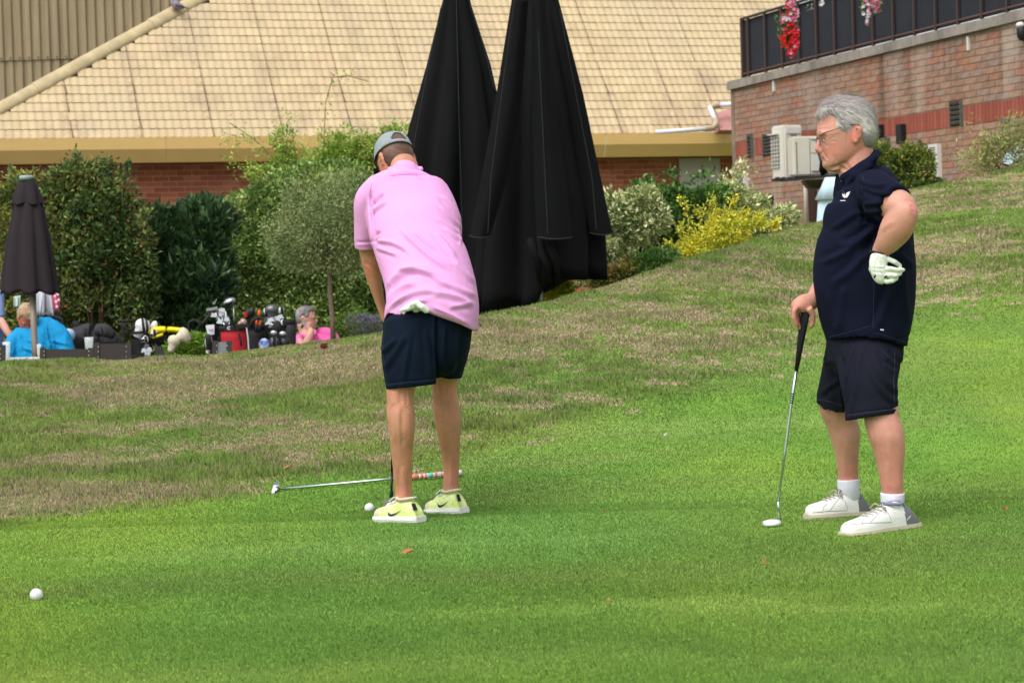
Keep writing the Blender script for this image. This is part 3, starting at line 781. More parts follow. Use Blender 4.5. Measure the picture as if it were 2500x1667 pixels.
fc.add(q + [v + Vector((0, .5, .1)) for v in q], [(4, 3, 2, 1, 0), (5, 6, 7, 8, 9), (0, 1, 6, 5), (1, 2, 7, 6), (2, 3, 8, 7), (3, 4, 9, 8), (4, 0, 5, 9)])
o = fc.build("canvas_cover", m_pale); tag(o, "corner of a pale blue canvas cover on the ridge at the right edge", "cover")
# ------------------------------------------------------------------ plants
def leaf_arrays(pts, dirs, L_, W_, fold=.25):
    """one folded diamond per point"""
    n = len(pts); a = dirs / np.linalg.norm(dirs, axis=1, keepdims=True)
    r = rng.normal(size=(n, 3)); s = np.cross(a, r); s /= np.linalg.norm(s, axis=1, keepdims=True) + 1e-9; u = np.cross(s, a)
    L_ = np.broadcast_to(L_, n)[:, None]; W_ = np.broadcast_to(W_, n)[:, None]
    V = np.empty((n, 4, 3)); V[:, 0] = pts; V[:, 1] = pts + a * L_ * .5 + s * W_ * .5 + u * W_ * fold
    V[:, 2] = pts + a * L_ - u * W_ * fold * .6; V[:, 3] = pts + a * L_ * .5 - s * W_ * .5 + u * W_ * fold
    return V
def blob_pts(n, blobs, Y, inner=.3, depth=.8, clump=0.0):
    """blobs (px, py, rx px, ry px[, dy m]); points near the surfaces, directions outwards"""
    wts = np.array([b[2] * b[3] for b in blobs], float); wts /= wts.sum(); k = rng.choice(len(blobs), n, p=wts)
    C_ = np.array([tuple(P(b[0], b[1], Y + (b[4] if len(b) > 4 else 0))) for b in blobs]); s = S(Y)
    Rr = np.array([(b[2] / s, depth * (b[2] + b[3]) / 2 / s, b[3] / s) for b in blobs])
    d = rng.normal(size=(n, 3)); d[:, 1] = -np.abs(d[:, 1]) * 1.0 + .25 * rng.normal(size=n); d /= np.linalg.norm(d, axis=1, keepdims=True)
    rad = np.where(rng.random(n) < inner, rng.uniform(.35, .9, n), rng.uniform(.86, 1.05, n))
    p = C_[k] + d * Rr[k] * rad[:, None]
    # drop points that lie deep inside another blob
    if clump:
        f = fbm(p[:, 0] * clump + 3, p[:, 2] * clump + p[:, 1] * clump, 2, 5)
        p = p + d * (f[:, None] - .5) * .22
    return p, d
def bush_mesh(name, parent, n, blobs, Y, cols, L_, W_, m, inner=.3, depth=.8, up=.3, clump=6.0, extra=None, rnd=.8):
    p, d = blob_pts(n, blobs, Y, inner, depth, clump)
    dr = d * .7 + rng.normal(size=d.shape) * rnd; dr[:, 2] += up
    if extra is not None: p = np.concatenate([p, extra[0]]); dr = np.concatenate([dr, extra[1]])
    n = len(p)
    V = leaf_arrays(p, dr, L_ * rng.uniform(.65, 1.25, n), W_ * rng.uniform(.7, 1.2, n))
    cols = np.array(cols); f = fbm(p[:, 0] * 3.5 + 11, p[:, 2] * 3.5 + p[:, 1] * 2, 2, 17)
    k = np.clip((f - .5) * 2.2 + rng.random(n), 0, .999) * len(cols); c = cols[k.astype(int)]
    c = c * rng.uniform(.95, 1.75, (n, 1))
    o = np_mesh(name, V.reshape(-1, 3), np.arange(n * 4).reshape(-1, 4), m, parent, col=c); o['kind'] = 'stuff'; return o
m_leaf = mat("leaf", (.08, .12, .03), .5, attr="col", trans=.22, spec=.35)
m_leafg = mat("glossy_leaf", (.08, .12, .03), .28, attr="col", trans=.12, spec=.5)
m_bark = mat("bark", lin(112, 98, 80), .9, var=.35, vscale=40, bump=.6, bscale=80)
m_twig = mat("twig", lin(98, 80, 58), .9, var=.2, vscale=30)
def shoots(n_leaf, paths, spread):
    """points along px paths [(px,py,Y)...]"""
    P_, D_ = [], []
    for path in paths:
        w = [P(*q) for q in path]; seg = len(w) - 1
        for i in range(n_leaf):
            t = rng.random() * seg; a = int(t); f = t - a; q = w[a].lerp(w[a + 1], f); dv = (w[a + 1] - w[a]).normalized()
            P_.append(tuple(q + Vector(rng.normal(size=3) * spread))); D_.append(tuple(dv * .7 + Vector(rng.normal(size=3)) * .8))
    return np.array(P_), np.array(D_)
def shrub(name, label, cat, n, blobs, Y, cols, L_, W_, m=None, stems=5, group=None, **k):
    cx_ = sum(b[0] for b in blobs) / len(blobs); by = max(b[1] + b[3] for b in blobs); q = P(cx_, by, Y); gz0 = float(ground_z(q.x, q.y))
    t = thing(name, label, cat, (q.x, q.y, gz0), group)
    bush_mesh("foliage", t, n, blobs, Y, cols, L_, W_, m or m_leaf, **k)
    b = MB()
    for i in range(stems):
        bb = blobs[i % len(blobs)]; e = P(bb[0] + random.uniform(-.4, .4) * bb[2], bb[1], Y + random.uniform(-.1, .2)); s0 = Vector((q.x + random.uniform(-.25, .25), q.y + .1, gz0 - .05))
        mid = s0.lerp(e, .5) + Vector((random.uniform(-.08, .08), 0, .05)); b = MB(); b.tube([s0, mid, e], [.016, .011, .005], 5); b.build("stem", m_twig, t)
    return t
G = lambda r, g, b: np.array(lin(r, g, b))
sh_paths = lambda pts: pts
# berry bush on the left
ex = shoots(60, [[(250, 430, 22), (268, 385, 22)], [(300, 430, 22), (318, 405, 22)], [(160, 430, 22), (182, 372, 22)], [(340, 600, 21.8), (375, 640, 21.8)],
                 [(350, 540, 21.8), (362, 520, 21.8)], [(60, 440, 22), (20, 425, 22)], [(310, 470, 22), (345, 500, 22)]], .035)
bb = shrub("berry_bush", "tall dark green bush with orange berries beside the brown parasol", "bush", 30000,
      [(190, 450, 80, 62), (150, 520, 90, 80), (250, 520, 90, 85), (290, 610, 80, 95), (190, 640, 120, 110), (110, 650, 70, 110), (250, 740, 120, 80), (330, 740, 65, 70), (130, 770, 90, 60), (330, 650, 55, 60), (160, 850, 120, 50), (290, 850, 110, 55)],
      22.0, [G(58, 76, 36), G(78, 98, 46), G(104, 122, 62), G(48, 64, 34), G(112, 116, 60)], .062, .032, extra=ex, inner=.5)
p, d = blob_pts(110, [(190, 500, 110, 90), (270, 600, 90, 110), (190, 700, 130, 100), (300, 520, 60, 60)], 21.95, 0.05, .8, 6.0)
V = leaf_arrays(p, d, .045, .035); o = np_mesh("berries", V.reshape(-1, 3), np.arange(len(p) * 4).reshape(-1, 4), m_leaf, bb, col=np.tile(G(150, 92, 54), (len(p), 1)) * rng.uniform(.6, 1.2, (len(p), 1))); o['kind'] = 'stuff'
for i in range(6):
    x = random.uniform(140, 260); b = MB(); b.tube([P(x, 840, 21.9), P(x + random.uniform(-15, 15), 760, 21.7), P(x + random.uniform(-30, 30), 680, 21.8)], [.014, .01, .006], 5)
    b.build("stem", mat("reddish_stem", lin(92, 66, 46), .9, var=.2), bb)
shrub("yellowing_bush", "yellowish green bush at the left edge behind the brown parasol", "bush", 9000, [(10, 520, 60, 70), (50, 480, 45, 50), (0, 620, 50, 60), (40, 760, 60, 60), (-10, 700, 50, 90), (90, 450, 30, 25), (0, 840, 80, 60)],
      22.6, [G(96, 110, 46), G(124, 134, 58), G(150, 142, 62), G(80, 96, 46)], .05, .026)
ex = shoots(16, [[(365 + i * 14, 560 - 12 * math.sin(i), 22.3), (372 + i * 14 + random.uniform(-8, 8), 492 + random.uniform(0, 34), 22.3)] for i in range(13)], .02)
shrub("laurel_bush", "dark glossy laurel with upright leaves below the brick wall", "bush", 13000,
      [(400, 590, 55, 75), (470, 590, 60, 85), (520, 560, 40, 70), (430, 690, 75, 90), (510, 700, 60, 90), (460, 780, 90, 50), (400, 860, 90, 50), (500, 850, 80, 60)], 22.4,
      [G(38, 58, 32), G(52, 76, 42), G(70, 98, 56), G(44, 66, 46)], .12, .042, m_leafg, up=.9, extra=ex, rnd=.55)
# hedge, climber, olive tree
hd_ = shrub("rounded_hedge", "large rounded light green variegated hedge behind the olive tree", "hedge", 56000,
      [(640, 560, 95, 110), (720, 500, 110, 90), (820, 470, 120, 75), (900, 500, 90, 80), (610, 680, 70, 110), (700, 640, 110, 130), (820, 620, 130, 140), (910, 640, 80, 140), (640, 760, 95, 70), (760, 760, 130, 80), (870, 760, 100, 80), (620, 850, 90, 60), (750, 850, 110, 50), (880, 840, 100, 60)],
      23.2, [G(86, 110, 52), G(114, 140, 70), G(138, 156, 84), G(168, 180, 116), G(96, 124, 58)], .052, .032, inner=.35, clump=3.0, depth=.55)
ex = shoots(70, [[(700, 420, 23.4), (690, 340, 23.4), (668, 305, 23.4)], [(700, 420, 23.4), (700, 300, 23.4), (712, 285, 23.4)], [(790, 360, 23.4), (795, 250, 23.4), (812, 190, 23.4), (850, 185, 23.4), (900, 200, 23.3)],
                 [(850, 380, 23.4), (860, 310, 23.4)], [(900, 380, 23.3), (905, 310, 23.3), (960, 295, 23.3)], [(940, 380, 23.3), (985, 300, 23.3)], [(620, 440, 23.2), (570, 400, 23.2), (560, 392, 23.2)],
                 [(650, 440, 23.2), (600, 400, 23.2), (640, 415, 23.2)], [(680, 400, 23.3), (560, 300, 23.3)], [(760, 400, 23.3), (740, 330, 23.3)], [(640, 360, 23.3), (540, 330, 23.3)]], .045)
cl = shrub("climbing_plant", "wispy light green climber sprawling over the hedge top and the gutter", "climber", 9000,
      [(700, 400, 50, 35), (770, 400, 60, 40), (850, 390, 70, 45), (920, 375, 60, 50), (960, 340, 45, 35), (690, 350, 30, 35), (830, 340, 50, 30), (640, 425, 40, 20)],
      23.6, [G(110, 140, 44), G(136, 160, 66), G(92, 124, 40), G(160, 170, 90)], .042, .016, extra=ex, inner=.5, clump=8)
for path in ([(790, 360), (795, 250), (812, 190), (850, 185), (900, 200)], [(700, 420), (700, 300), (712, 285)], [(680, 400), (620, 340), (560, 300)], [(940, 380), (985, 300)]):
    b = MB(); b.tube([P(x, y, 23.4) for x, y in path], .004, 4); b.build("tendril", m_twig, cl)
ol = thing("olive_tree", "small round grey green olive tree with a slim pale trunk", "tree", (P(812, 812, 20.9).x, 20.9, -.42))
ex = shoots(36, [[(790 + 55 * math.cos(a), 560 + 60 * math.sin(a) * -1, 20.9), (790 + 128 * math.cos(a) + random.uniform(-22, 22), 560 - (118 + random.uniform(0, 60)) * math.sin(a), 20.9)] for a in np.linspace(.1, 3.05, 26)], .03)
bush_mesh("crown", ol, 15000, [(790, 560, 118, 112), (730, 570, 80, 85), (850, 560, 80, 90), (790, 500, 95, 70), (735, 640, 70, 42), (850, 640, 75, 44), (680, 590, 45, 50), (900, 570, 40, 55), (720, 480, 45, 40), (850, 470, 55, 45)], 20.9,
          [G(118, 132, 84), G(138, 150, 102), G(98, 112, 66), G(158, 168, 124), G(112, 120, 66)], .042, .011, m_leaf, inner=.55, extra=ex, up=.35, clump=4)
b = MB(); b.tube([P(814, 840, 20.9), P(812, 780, 20.9), P(806, 720, 20.9), P(803, 650, 20.9)], [.026, .024, .022, .017], 10); b.build("trunk", m_bark, ol, smooth=True)
for i in range(16):
    a = random.uniform(.25, 2.9); b = MB(); r = random.uniform(70, 125)
    b.tube([P(803, 665 - random.uniform(0, 40), 20.9), P(795 + .5 * r * math.cos(a), 600 - .5 * r * math.sin(a) + 20, 20.8 + random.uniform(-.15, .15)), P(795 + r * math.cos(a), 600 - r * math.sin(a), 20.9 + random.uniform(-.3, .3))], [.009, .006, .003], 5); b.build("branch", m_bark, ol)
shrub("low_green_shrub", "bright green ground plant at the foot of the olive tree", "shrub", 2200, [(800, 806, 24, 20), (850, 790, 50, 25)], 22.9, [G(92, 120, 44), G(70, 98, 36), G(116, 140, 60)], .05, .012)
lv = shrub("lavender", "low lavender with dull purple spikes left of the putting man's shorts", "flower", 1500, [(875, 805, 40, 18), (905, 795, 30, 16)], 22.6, [G(108, 118, 84), G(86, 102, 60), G(104, 96, 130), G(120, 108, 150)], .05, .009, up=1.2)
shrub("weed_clump", "bright green weedy clump between the yellow bag and the red bag", "shrub", 1800, [(470, 840, 40, 26), (440, 855, 30, 20)], 20.9, [G(88, 120, 40), G(110, 140, 50)], .05, .018)
# planting behind the right half of the ridge
VAR = [G(150, 158, 108), G(186, 188, 142), G(110, 126, 74), G(206, 204, 166), G(92, 110, 60)]
ex = shoots(40, [[(1480 + i * 26, 500, 20), (1486 + i * 27, 470 + 8 * (i % 2), 20)] for i in range(5)], .03)
shrub("variegated_shrub", "cream and green variegated shrub right of the tall black parasols", "shrub", 8500, [(1500, 530, 55, 55), (1560, 540, 60, 60), (1500, 610, 55, 50), (1470, 650, 50, 40), (1580, 500, 40, 35)], 20.0, VAR, .055, .026, extra=ex)
ex = shoots(30, [[(1640, 440, 20.6), (1642, 415, 20.6)], [(1725, 450, 20.6), (1726, 408, 20.6)], [(1690, 450, 20.6), (1690, 432, 20.6)], [(1580, 455, 20.6), (1590, 440, 20.6)]], .03)
shrub("dark_green_shrub", "full mid green shrub below the pale wall board", "shrub", 9500, [(1600, 495, 55, 45), (1660, 502, 60, 42), (1720, 500, 55, 42), (1640, 560, 85, 75), (1700, 560, 70, 70), (1620, 620, 60, 45)], 20.4,
      [G(62, 92, 40), G(84, 118, 52), G(106, 138, 66), G(48, 74, 36)], .06, .034, extra=ex)
ex = shoots(50, [[(1770, 470, 20.5), (1800, 430, 20.5), (1815, 388, 20.5)], [(1790, 450, 20.5), (1830, 405, 20.5)], [(1760, 470, 20.5), (1765, 425, 20.5)], [(1900, 520, 20.2), (1930, 505, 20.2)]], .035)
shrub("variegated_shrub", "cream and green variegated shrub spreading below the cooling units", "shrub", 9000, [(1770, 490, 50, 40), (1820, 500, 55, 45), (1850, 540, 60, 40), (1790, 560, 50, 50), (1900, 545, 45, 30), (1760, 530, 50, 50)], 20.5, VAR + [G(96, 122, 64)], .055, .026, extra=ex)
ypaths = [[(1690, 600, 19.6), (1690, 560, 19.6), (1664, 482, 19.6)], [(1700, 590, 19.6), (1722, 520, 19.6), (1700, 512, 19.6)], [(1740, 540, 19.6), (1738, 482, 19.6)], [(1770, 540, 19.6), (1796, 478, 19.6)], [(1800, 540, 19.6), (1822, 518, 19.6)],
          [(1680, 610, 19.6), (1664, 570, 19.6), (1662, 550, 19.6)], [(1660, 620, 19.6), (1625, 590, 19.6)], [(1690, 620, 19.6), (1685, 560, 19.6)], [(1820, 560, 19.6), (1826, 520, 19.6)], [(1840, 545, 19.6), (1862, 522, 19.6)], [(1885, 560, 19.6), (1898, 540, 19.6)]]
ex = shoots(130, ypaths, .022)
ys = shrub("yellow_shrub", "bright yellow spiky shrub in front of the green shrubs", "shrub", 5200, [(1750, 570, 60, 40), (1790, 580, 50, 35), (1710, 610, 45, 35), (1680, 640, 40, 25), (1740, 610, 60, 30), (1850, 545, 25, 18), (1800, 550, 45, 25)], 19.6,
      [G(190, 180, 44), G(206, 198, 74), G(168, 164, 44), G(180, 180, 66)], .036, .015, extra=ex, inner=.4, rnd=.9)
for path in ypaths:
    b = MB(); b.tube([P(*q) for q in path], .005, 4); b.build("stem", m_twig, ys)
shrub("low_green_shrub", "low leafy green ground plant with orange flecks beside the right black parasol", "shrub", 4200, [(1520, 670, 60, 28), (1570, 655, 60, 30), (1610, 640, 40, 26), (1495, 690, 40, 20)], 18.6, [G(78, 108, 50), G(100, 128, 64), G(60, 88, 44), G(150, 128, 70)], .05, .028)
shrub("yellow_flower_clump", "small yellow green plant seen under the right black parasol", "shrub", 1400, [(1350, 715, 40, 26), (1370, 700, 28, 18)], 18.2, [G(178, 178, 50), G(150, 160, 50), G(96, 116, 44)], .04, .02)
ex = shoots(30, [[(2230, 400, 25.4), (2258, 345, 25.4)], [(2130, 380, 25.4), (2140, 350, 25.4)], [(2200, 380, 25.4), (2210, 345, 25.4)]], .03)
shrub("wall_bush", "green and yellowing bush against the brick wall behind the standing man", "bush", 8000, [(2150, 400, 45, 50), (2200, 400, 50, 45), (2240, 410, 40, 50), (2180, 460, 60, 40), (2240, 465, 60, 30), (2110, 400, 30, 40)], 25.4,
      [G(64, 86, 38), G(88, 104, 46), G(134, 134, 58), G(52, 74, 34), G(110, 120, 50)], .06, .03, extra=ex)
ex = shoots(70, [[(2380 + 12 * i, 420, 24), (2345 + i * 18 + random.uniform(-8, 8), 400 - random.uniform(20, 125), 24)] for i in range(10)], .05)
wb_ = shrub("olive_shrub", "airy pale olive green shrub on the ridge at the right edge", "shrub", 2600, [(2430, 360, 60, 45), (2480, 330, 50, 50), (2390, 395, 50, 25), (2520, 360, 50, 60)], 24.0,
      [G(136, 140, 88), G(156, 158, 108), G(112, 118, 70), G(160, 150, 100)], .05, .016, extra=ex, inner=.8)
# hanging flowers on the railing
def hang(label, blobs, cols, leafcols, Y, n):
    q = P(blobs[0][0], blobs[0][1], Y); t = thing("hanging_flowers", label, "flowers", tuple(q), "flowers hanging over the railing")
    bush_mesh("foliage", t, n, blobs, Y, leafcols, .05, .03, m_leaf, up=-.3, inner=.5)
    p, d = blob_pts(int(n * .55), blobs, Y - .05, .05, .8, 0)
    # blooms: five small petals round each centre
    ks = rng.random(len(p)) < .5; p = p[ks]; V = []; cc = []
    cols = np.array(cols)
    for i in range(len(p)):
        yb = pxy(Vector(p[i]))[1]; c = cols[0] if yb > blobs[0][5] else cols[rng.integers(1, len(cols))]
        if rng.random() < .15: c = cols[rng.integers(0, len(cols))]
        for k in range(5):
            a = k * 1.256 + rng.random(); e = np.array([math.cos(a) * .022, -.010, math.sin(a) * .022]); s_ = np.array([-math.sin(a) * .016, 0, math.cos(a) * .016])
            V.append([p[i], p[i] + e * .6 + s_, p[i] + e, p[i] + e * .6 - s_]); cc.append(c * rng.uniform(.8, 1.1))
    V = np.array(V); o = np_mesh("blossoms", V.reshape(-1, 3), np.arange(len(V) * 4).reshape(-1, 4), mat("petal", (.5, .05, .05), .6, attr="col", trans=.2), t, col=np.array(cc)); o['kind'] = 'stuff'
Yf = 30.0
hang("red and pink petunias trailing down the railing above the gutter end", [(1932, 30, 15, 30, 0, 55), (1925, 50, 18, 18, 0), (1912, 46, 10, 8, 0), (1928, 80, 22, 24, 0), (1920, 100, 16, 18, 0), (1936, 108, 14, 22, 0), (1930, 130, 9, 10, 0), (1932, 0, 12, 20, 0)],
     [G(206, 28, 30), G(226, 160, 190), G(206, 80, 120), G(222, 190, 206)], [G(70, 98, 42), G(90, 118, 52)], Yf - 1.0, 620)
hang("pale pink and white petunias trailing over the railing to the right", [(2128, 5, 18, 22, 0, 999), (2115, 25, 10, 18, 0), (2138, 18, 10, 14, 0), (2116, 52, 5, 10, 0)],
     [G(200, 120, 150), G(214, 190, 214), G(216, 206, 214), G(200, 100, 130)], [G(84, 112, 50), G(104, 130, 62)], Yf - 2.6, 240)
hang("single pale blossoms showing over the railing screen", [(1978, 15, 4, 6, 0, 999), (2005, 8, 5, 7, 0)], [G(214, 190, 190), G(220, 200, 190), G(206, 206, 220)], [G(84, 90, 80), G(104, 100, 92)], Yf - 1.5, 24)

# ------------------------------------------------------------------ parasols
m_blk = mat("black_canvas", (.0048, .005, .0058), .85, var=.2, vscale=2, bump=.3, bscale=12, spec=.10)
m_seamg = mat("canvas_seam", (.013, .014, .016), .8)
def pleat(parent, name, m, rows, Y, folds, phase, n=120, flat=.75, amp0=.10, amp1=.30, bottom=None, sharp=2.0, cap=True, thick=False):
    """closed parasol cloth: rows (xl, xr, y) px; folds pleats that deepen downwards; bottom(t)-> extra px at the hem"""
    b = MB(); rg = []; rows = list(rows); K = 26; ys = [r[2] for r in rows]
    for i in range(K + 1):
        k = i / K; y = ys[0] + (ys[-1] - ys[0]) * k; xl = np.interp(y, ys, [r[0] for r in rows]); xr = np.interp(y, ys, [r[1] for r in rows]); ring = []
        for t in np.linspace(0, 2 * math.pi, n, endpoint=False):
            w = .5 + .5 * math.cos(folds * t + phase + .35 * math.sin(2 * t + k)); w = 1 - (1 - w) ** sharp
            f = 1 - (amp0 + (amp1 - amp0) * k) * (1 - w)
            r = (xr - xl) / 2 * f; yy = y + (bottom(t) * k ** 6 if bottom else 0)
            dx = math.cos(t) * r; ring.append(P((xl + xr) / 2 + dx, yy, Y + math.sin(t) * r * flat / S(Y)))
        rg.append(ring)
    if bottom is not None or True:
        c = [sum((p for p in rg[-1]), Vector()) / n + (p - sum((p for p in rg[-1]), Vector()) / n) * .82 + Vector((0, 0, .06)) for p in rg[-1]]; rg.append(c)
    b.rings(rg, cap=cap); return b.build(name, m, parent, smooth=True)
def seam(parent, pts, m, r=.0035):
    b = MB(); b.tube([P(x, y, Y) for x, y, Y in pts], r, 5); return b.build("seam", m, parent)
Ya = 17.9
pa = thing("closed_parasol", "tall black closed parasol in front, its hem hanging over the ridge", "parasol", (P(1318, 735, Ya).x, Ya, .1), "tall closed black parasols")
pleat(pa, "canopy", m_blk, [(1290, 1318, -260), (1249, 1362, 0), (1208, 1424, 250), (1172, 1472, 500), (1158, 1482, 620), (1150, 1484, 705)], Ya, 8, .9, amp0=.16, amp1=.42, bottom=lambda t: 84 / (1 + math.exp(-(-math.cos(t) + .02) * 14)) - 26 + 5 * math.cos(7 * t))
def flap(parent, pts, Y, m, curl=14, hem=True):
    """a folded panel that hangs in front: pts rows (xl, xr, y) px with rounded front"""
    b = MB(); rg = []
    for (xl, xr, y) in pts:
        rg.append([P(xl + (xr - xl) * k, y + 5 * math.sin(3 * k), Y - curl / S(Y) * math.sin(math.pi * k)) for k in np.linspace(0, 1, 12)])
    bk_ = [[v + Vector((0, .03, 0)) for v in r] for r in rg]
    b.rings(rg, cap=False, closed=False); b.rings([list(reversed(r)) for r in bk_], cap=False, closed=False); b.add(rg[-1] + bk_[-1], [(i, i + 1, 13 + i, 12 + i) for i in range(11)])
    for s in (0, 11): b.add([r[s] for r in rg] + [r[s] for r in bk_], [(i, i + 1, len(rg) + i + 1, len(rg) + i) for i in range(len(rg) - 1)])
    f = b.build("fold", m, parent, smooth=False)
    for p_ in f.data.polygons: p_.use_smooth = True
    f.data.set_sharp_from_angle(angle=.8)
    if hem:
        h = MB(); h.tube([v + Vector((0, -.004, .004)) for v in rg[-1]], .005, 5); h.build("hem", m_seamg, f)
    return f
flap(pa, [(1250, 1290, 0), (1212, 1275, 230), (1176, 1240, 430), (1146, 1196, 577)], Ya - .62, m_blk, 22)
flap(pa, [(1300, 1330, -20), (1300, 1352, 230), (1303, 1380, 430), (1311, 1397, 580)], Ya - .66, m_blk, 26)
flap(pa, [(1340, 1364, 0), (1385, 1424, 230), (1415, 1466, 430), (1440, 1496, 570)], Ya - .25, m_blk, 12)
seam(pa, [(1256, 0, Ya - .7), (1222, 250, Ya - .73), (1199, 430, Ya - .74), (1191, 570, Ya - .74)], m_seamg)
seam(pa, [(1311, 0, Ya - .72), (1322, 250, Ya - .755), (1334, 500, Ya - .76), (1338, 572, Ya - .755)], m_seamg)
seam(pa, [(1366, 20, Ya - .36), (1412, 260, Ya - .42), (1446, 440, Ya - .48), (1456, 562, Ya - .5)], m_seamg)
for (x, y, w) in ((1300, 606, 12), (1322, 618, 14), (1345, 610, 12)):     # bunched cloth below the middle fold
    b = MB(); b.tube([P(x - 4, 585, Ya - .55), P(x, y, Ya - .60), P(x + w, y + 26, Ya - .58), P(x + w + 6, 690, Ya - .5)], [.03, .036, .03, .02], 10); b.build("bunched_cloth", m_blk, pa, smooth=True)
b = MB(); b.tube([P(1318, 640, Ya), P(1322, 830, Ya)], .022, 12); b.build("pole", mat("grey_pole", lin(150, 150, 150), .4, metal=.6), pa)
Yb2 = 18.9
pb = thing("closed_parasol", "tall black closed parasol standing behind the putting man's shoulder", "parasol", (P(1090, 760, Yb2).x, Yb2, -.2), "tall closed black parasols")
pleat(pb, "canopy", m_blk, [(1106, 1120, -130), (1081, 1147, 0), (1040, 1200, 160), (990, 1240, 330), (950, 1262, 520), (932, 1270, 660), (930, 1270, 770), (931, 1270, 815)], Yb2, 8, 2.1, amp0=.16, amp1=.42, bottom=lambda t: 8 * math.cos(7 * t))
seam(pb, [(1076, 20, Yb2 - .16), (1042, 180, Yb2 - .3), (1012, 345, Yb2 - .42), (1000, 460, Yb2 - .5)], m_seamg)
seam(pb, [(1114, 0, Yb2 - .13), (1120, 250, Yb2 - .42), (1127, 500, Yb2 - .5), (1133, 740, Yb2 - .5)], m_seamg)
seam(pb, [(1147, 10, Yb2 - .06), (1180, 110, Yb2 - .16), (1206, 215, Yb2 - .2)], m_seamg)
b = MB(); b.tube([P(1100, 640, Yb2), P(1104, 900, Yb2)], .035, 12); b.build("pole", MATS["grey_pole"], pb)
m_brn = mat("brown_canvas", lin(36, 29, 34), .9, var=.12, vscale=6, bump=.2, bscale=40)
m_brs = mat("brown_stitch", lin(34, 26, 30), .9)
Yc = 19.3
pc = thing("closed_parasol", "small dark brown closed parasol on a pale pole over the seated man", "parasol", (P(84, 885, Yc).x, Yc, -.42))
pleat(pc, "canopy", m_brn, [(40, 96, 480), (33, 108, 505), (16, 124, 580), (4, 138, 660), (0, 148, 716)], Yc, 8, .4, amp0=.1, amp1=.2, bottom=lambda t: 5 * math.cos(8 * t + .4), n=96)
pleat(pc, "vent_cap", m_brn, [(50, 80, 433), (42, 92, 452), (32, 102, 476), (25, 110, 498)], Yc, 6, 1.0, amp0=.02, amp1=.26, bottom=lambda t: 3 * math.cos(6 * t + 1), n=72)
b = MB(); b.lathe(P(64.5, 434, Yc), [(.055, -.02), (.062, 0), (.06, .012), (.045, .018), (.0, .02)], 20); b.build("top_cap", mat("grey_green_cap", lin(140, 156, 150), .4), pc, smooth=True)
b = MB(); b.tube([P(78, 700, Yc), P(87, 892, Yc)], .027, 14); b.build("pole", mat("beige_pole", lin(150, 138, 126), .4, metal=.3), pc, smooth=True)
for a, b2 in (((60, 470), (30, 700)), ((66, 505), (74, 712)), ((92, 505), (128, 700)), ((40, 520), (10, 690))):
    rr = .42; b = MB()
# ------------------------------------------------------------------ people
from mathutils.bvhtree import BVHTree
VIEW = FWD.copy()
def catmull(rows, k):
    rows = [np.array(r, float) for r in rows]; out = []
    for i in range(len(rows) - 1):
        p0, p1, p2, p3 = rows[max(i - 1, 0)], rows[i], rows[i + 1], rows[min(i + 2, len(rows) - 1)]
        for j in range(k):
            t = j / k
            out.append(.5 * ((2 * p1) + (p2 - p0) * t + (2 * p0 - 5 * p1 + 4 * p2 - p3) * t * t + (3 * p1 - p0 - 3 * p2 + p3) * t ** 3))
    out.append(rows[-1]); return out
def limb(b, D, secs, n=22, k=4, caps=True, ex=2.0, hem=None):
    """secs rows (px, py, d, half width px, half depth px[, tilt deg]); closed shell added to b"""
    secs = [tuple(s) + (0,) * (6 - len(s)) for s in secs]; sc_ = S(D); rows = catmull(secs, k); cen = [P(r[0], r[1], D + r[2]) for r in rows]; rings = []
    for i, r in enumerate(rows):
        T = (cen[min(i + 1, len(cen) - 1)] - cen[max(i - 1, 0)]).normalized()
        ew = T.cross(VIEW).normalized()
        if ew.dot(RIGHT) < 0: ew = -ew
        if r[5]: ew = Matrix.Rotation(math.radians(r[5]), 3, VIEW) @ ew
        edp = ew.cross(T).normalized()
        w, t = max(r[3], .5) / sc_, max(r[4], .5) / sc_; ring = []
        for a in np.linspace(0, 2 * math.pi, n, endpoint=False):
            c, s = math.cos(a), math.sin(a); c = math.copysign(abs(c) ** (2 / ex), c); s = math.copysign(abs(s) ** (2 / ex), s)
            ring.append(cen[i] + ew * (c * w) + edp * (s * t))
        rings.append(ring)
    if hem is not None:
        for v in rings[-1]:
            x, y = pxy(v)
            ty = np.interp(x, [h[0] for h in hem], [h[1] for h in hem]); v += UPV * ((y - ty) / S(v.y))
    if caps:
        def cap(ring, o, c):
            m_ = [c + (v - c) * .75 + (c - o) * 0 for v in ring]; d = (c - o).normalized() * (sum((v - c).length for v in ring) / len(ring)) * .35
            return [v + d for v in m_], [c + (v - c) * .3 + d * 1.4 for v in ring]
        if caps in (True, 'start', 1):
            a, e = cap(rings[0], cen[1], cen[0]); rings = [e, a] + rings
        if caps in (True, 'end', 1):
            a, e = cap(rings[-1], cen[-2], cen[-1]); rings = rings + [a, e]
    b.rings(rings); return b
def mirror_fix(b): return b
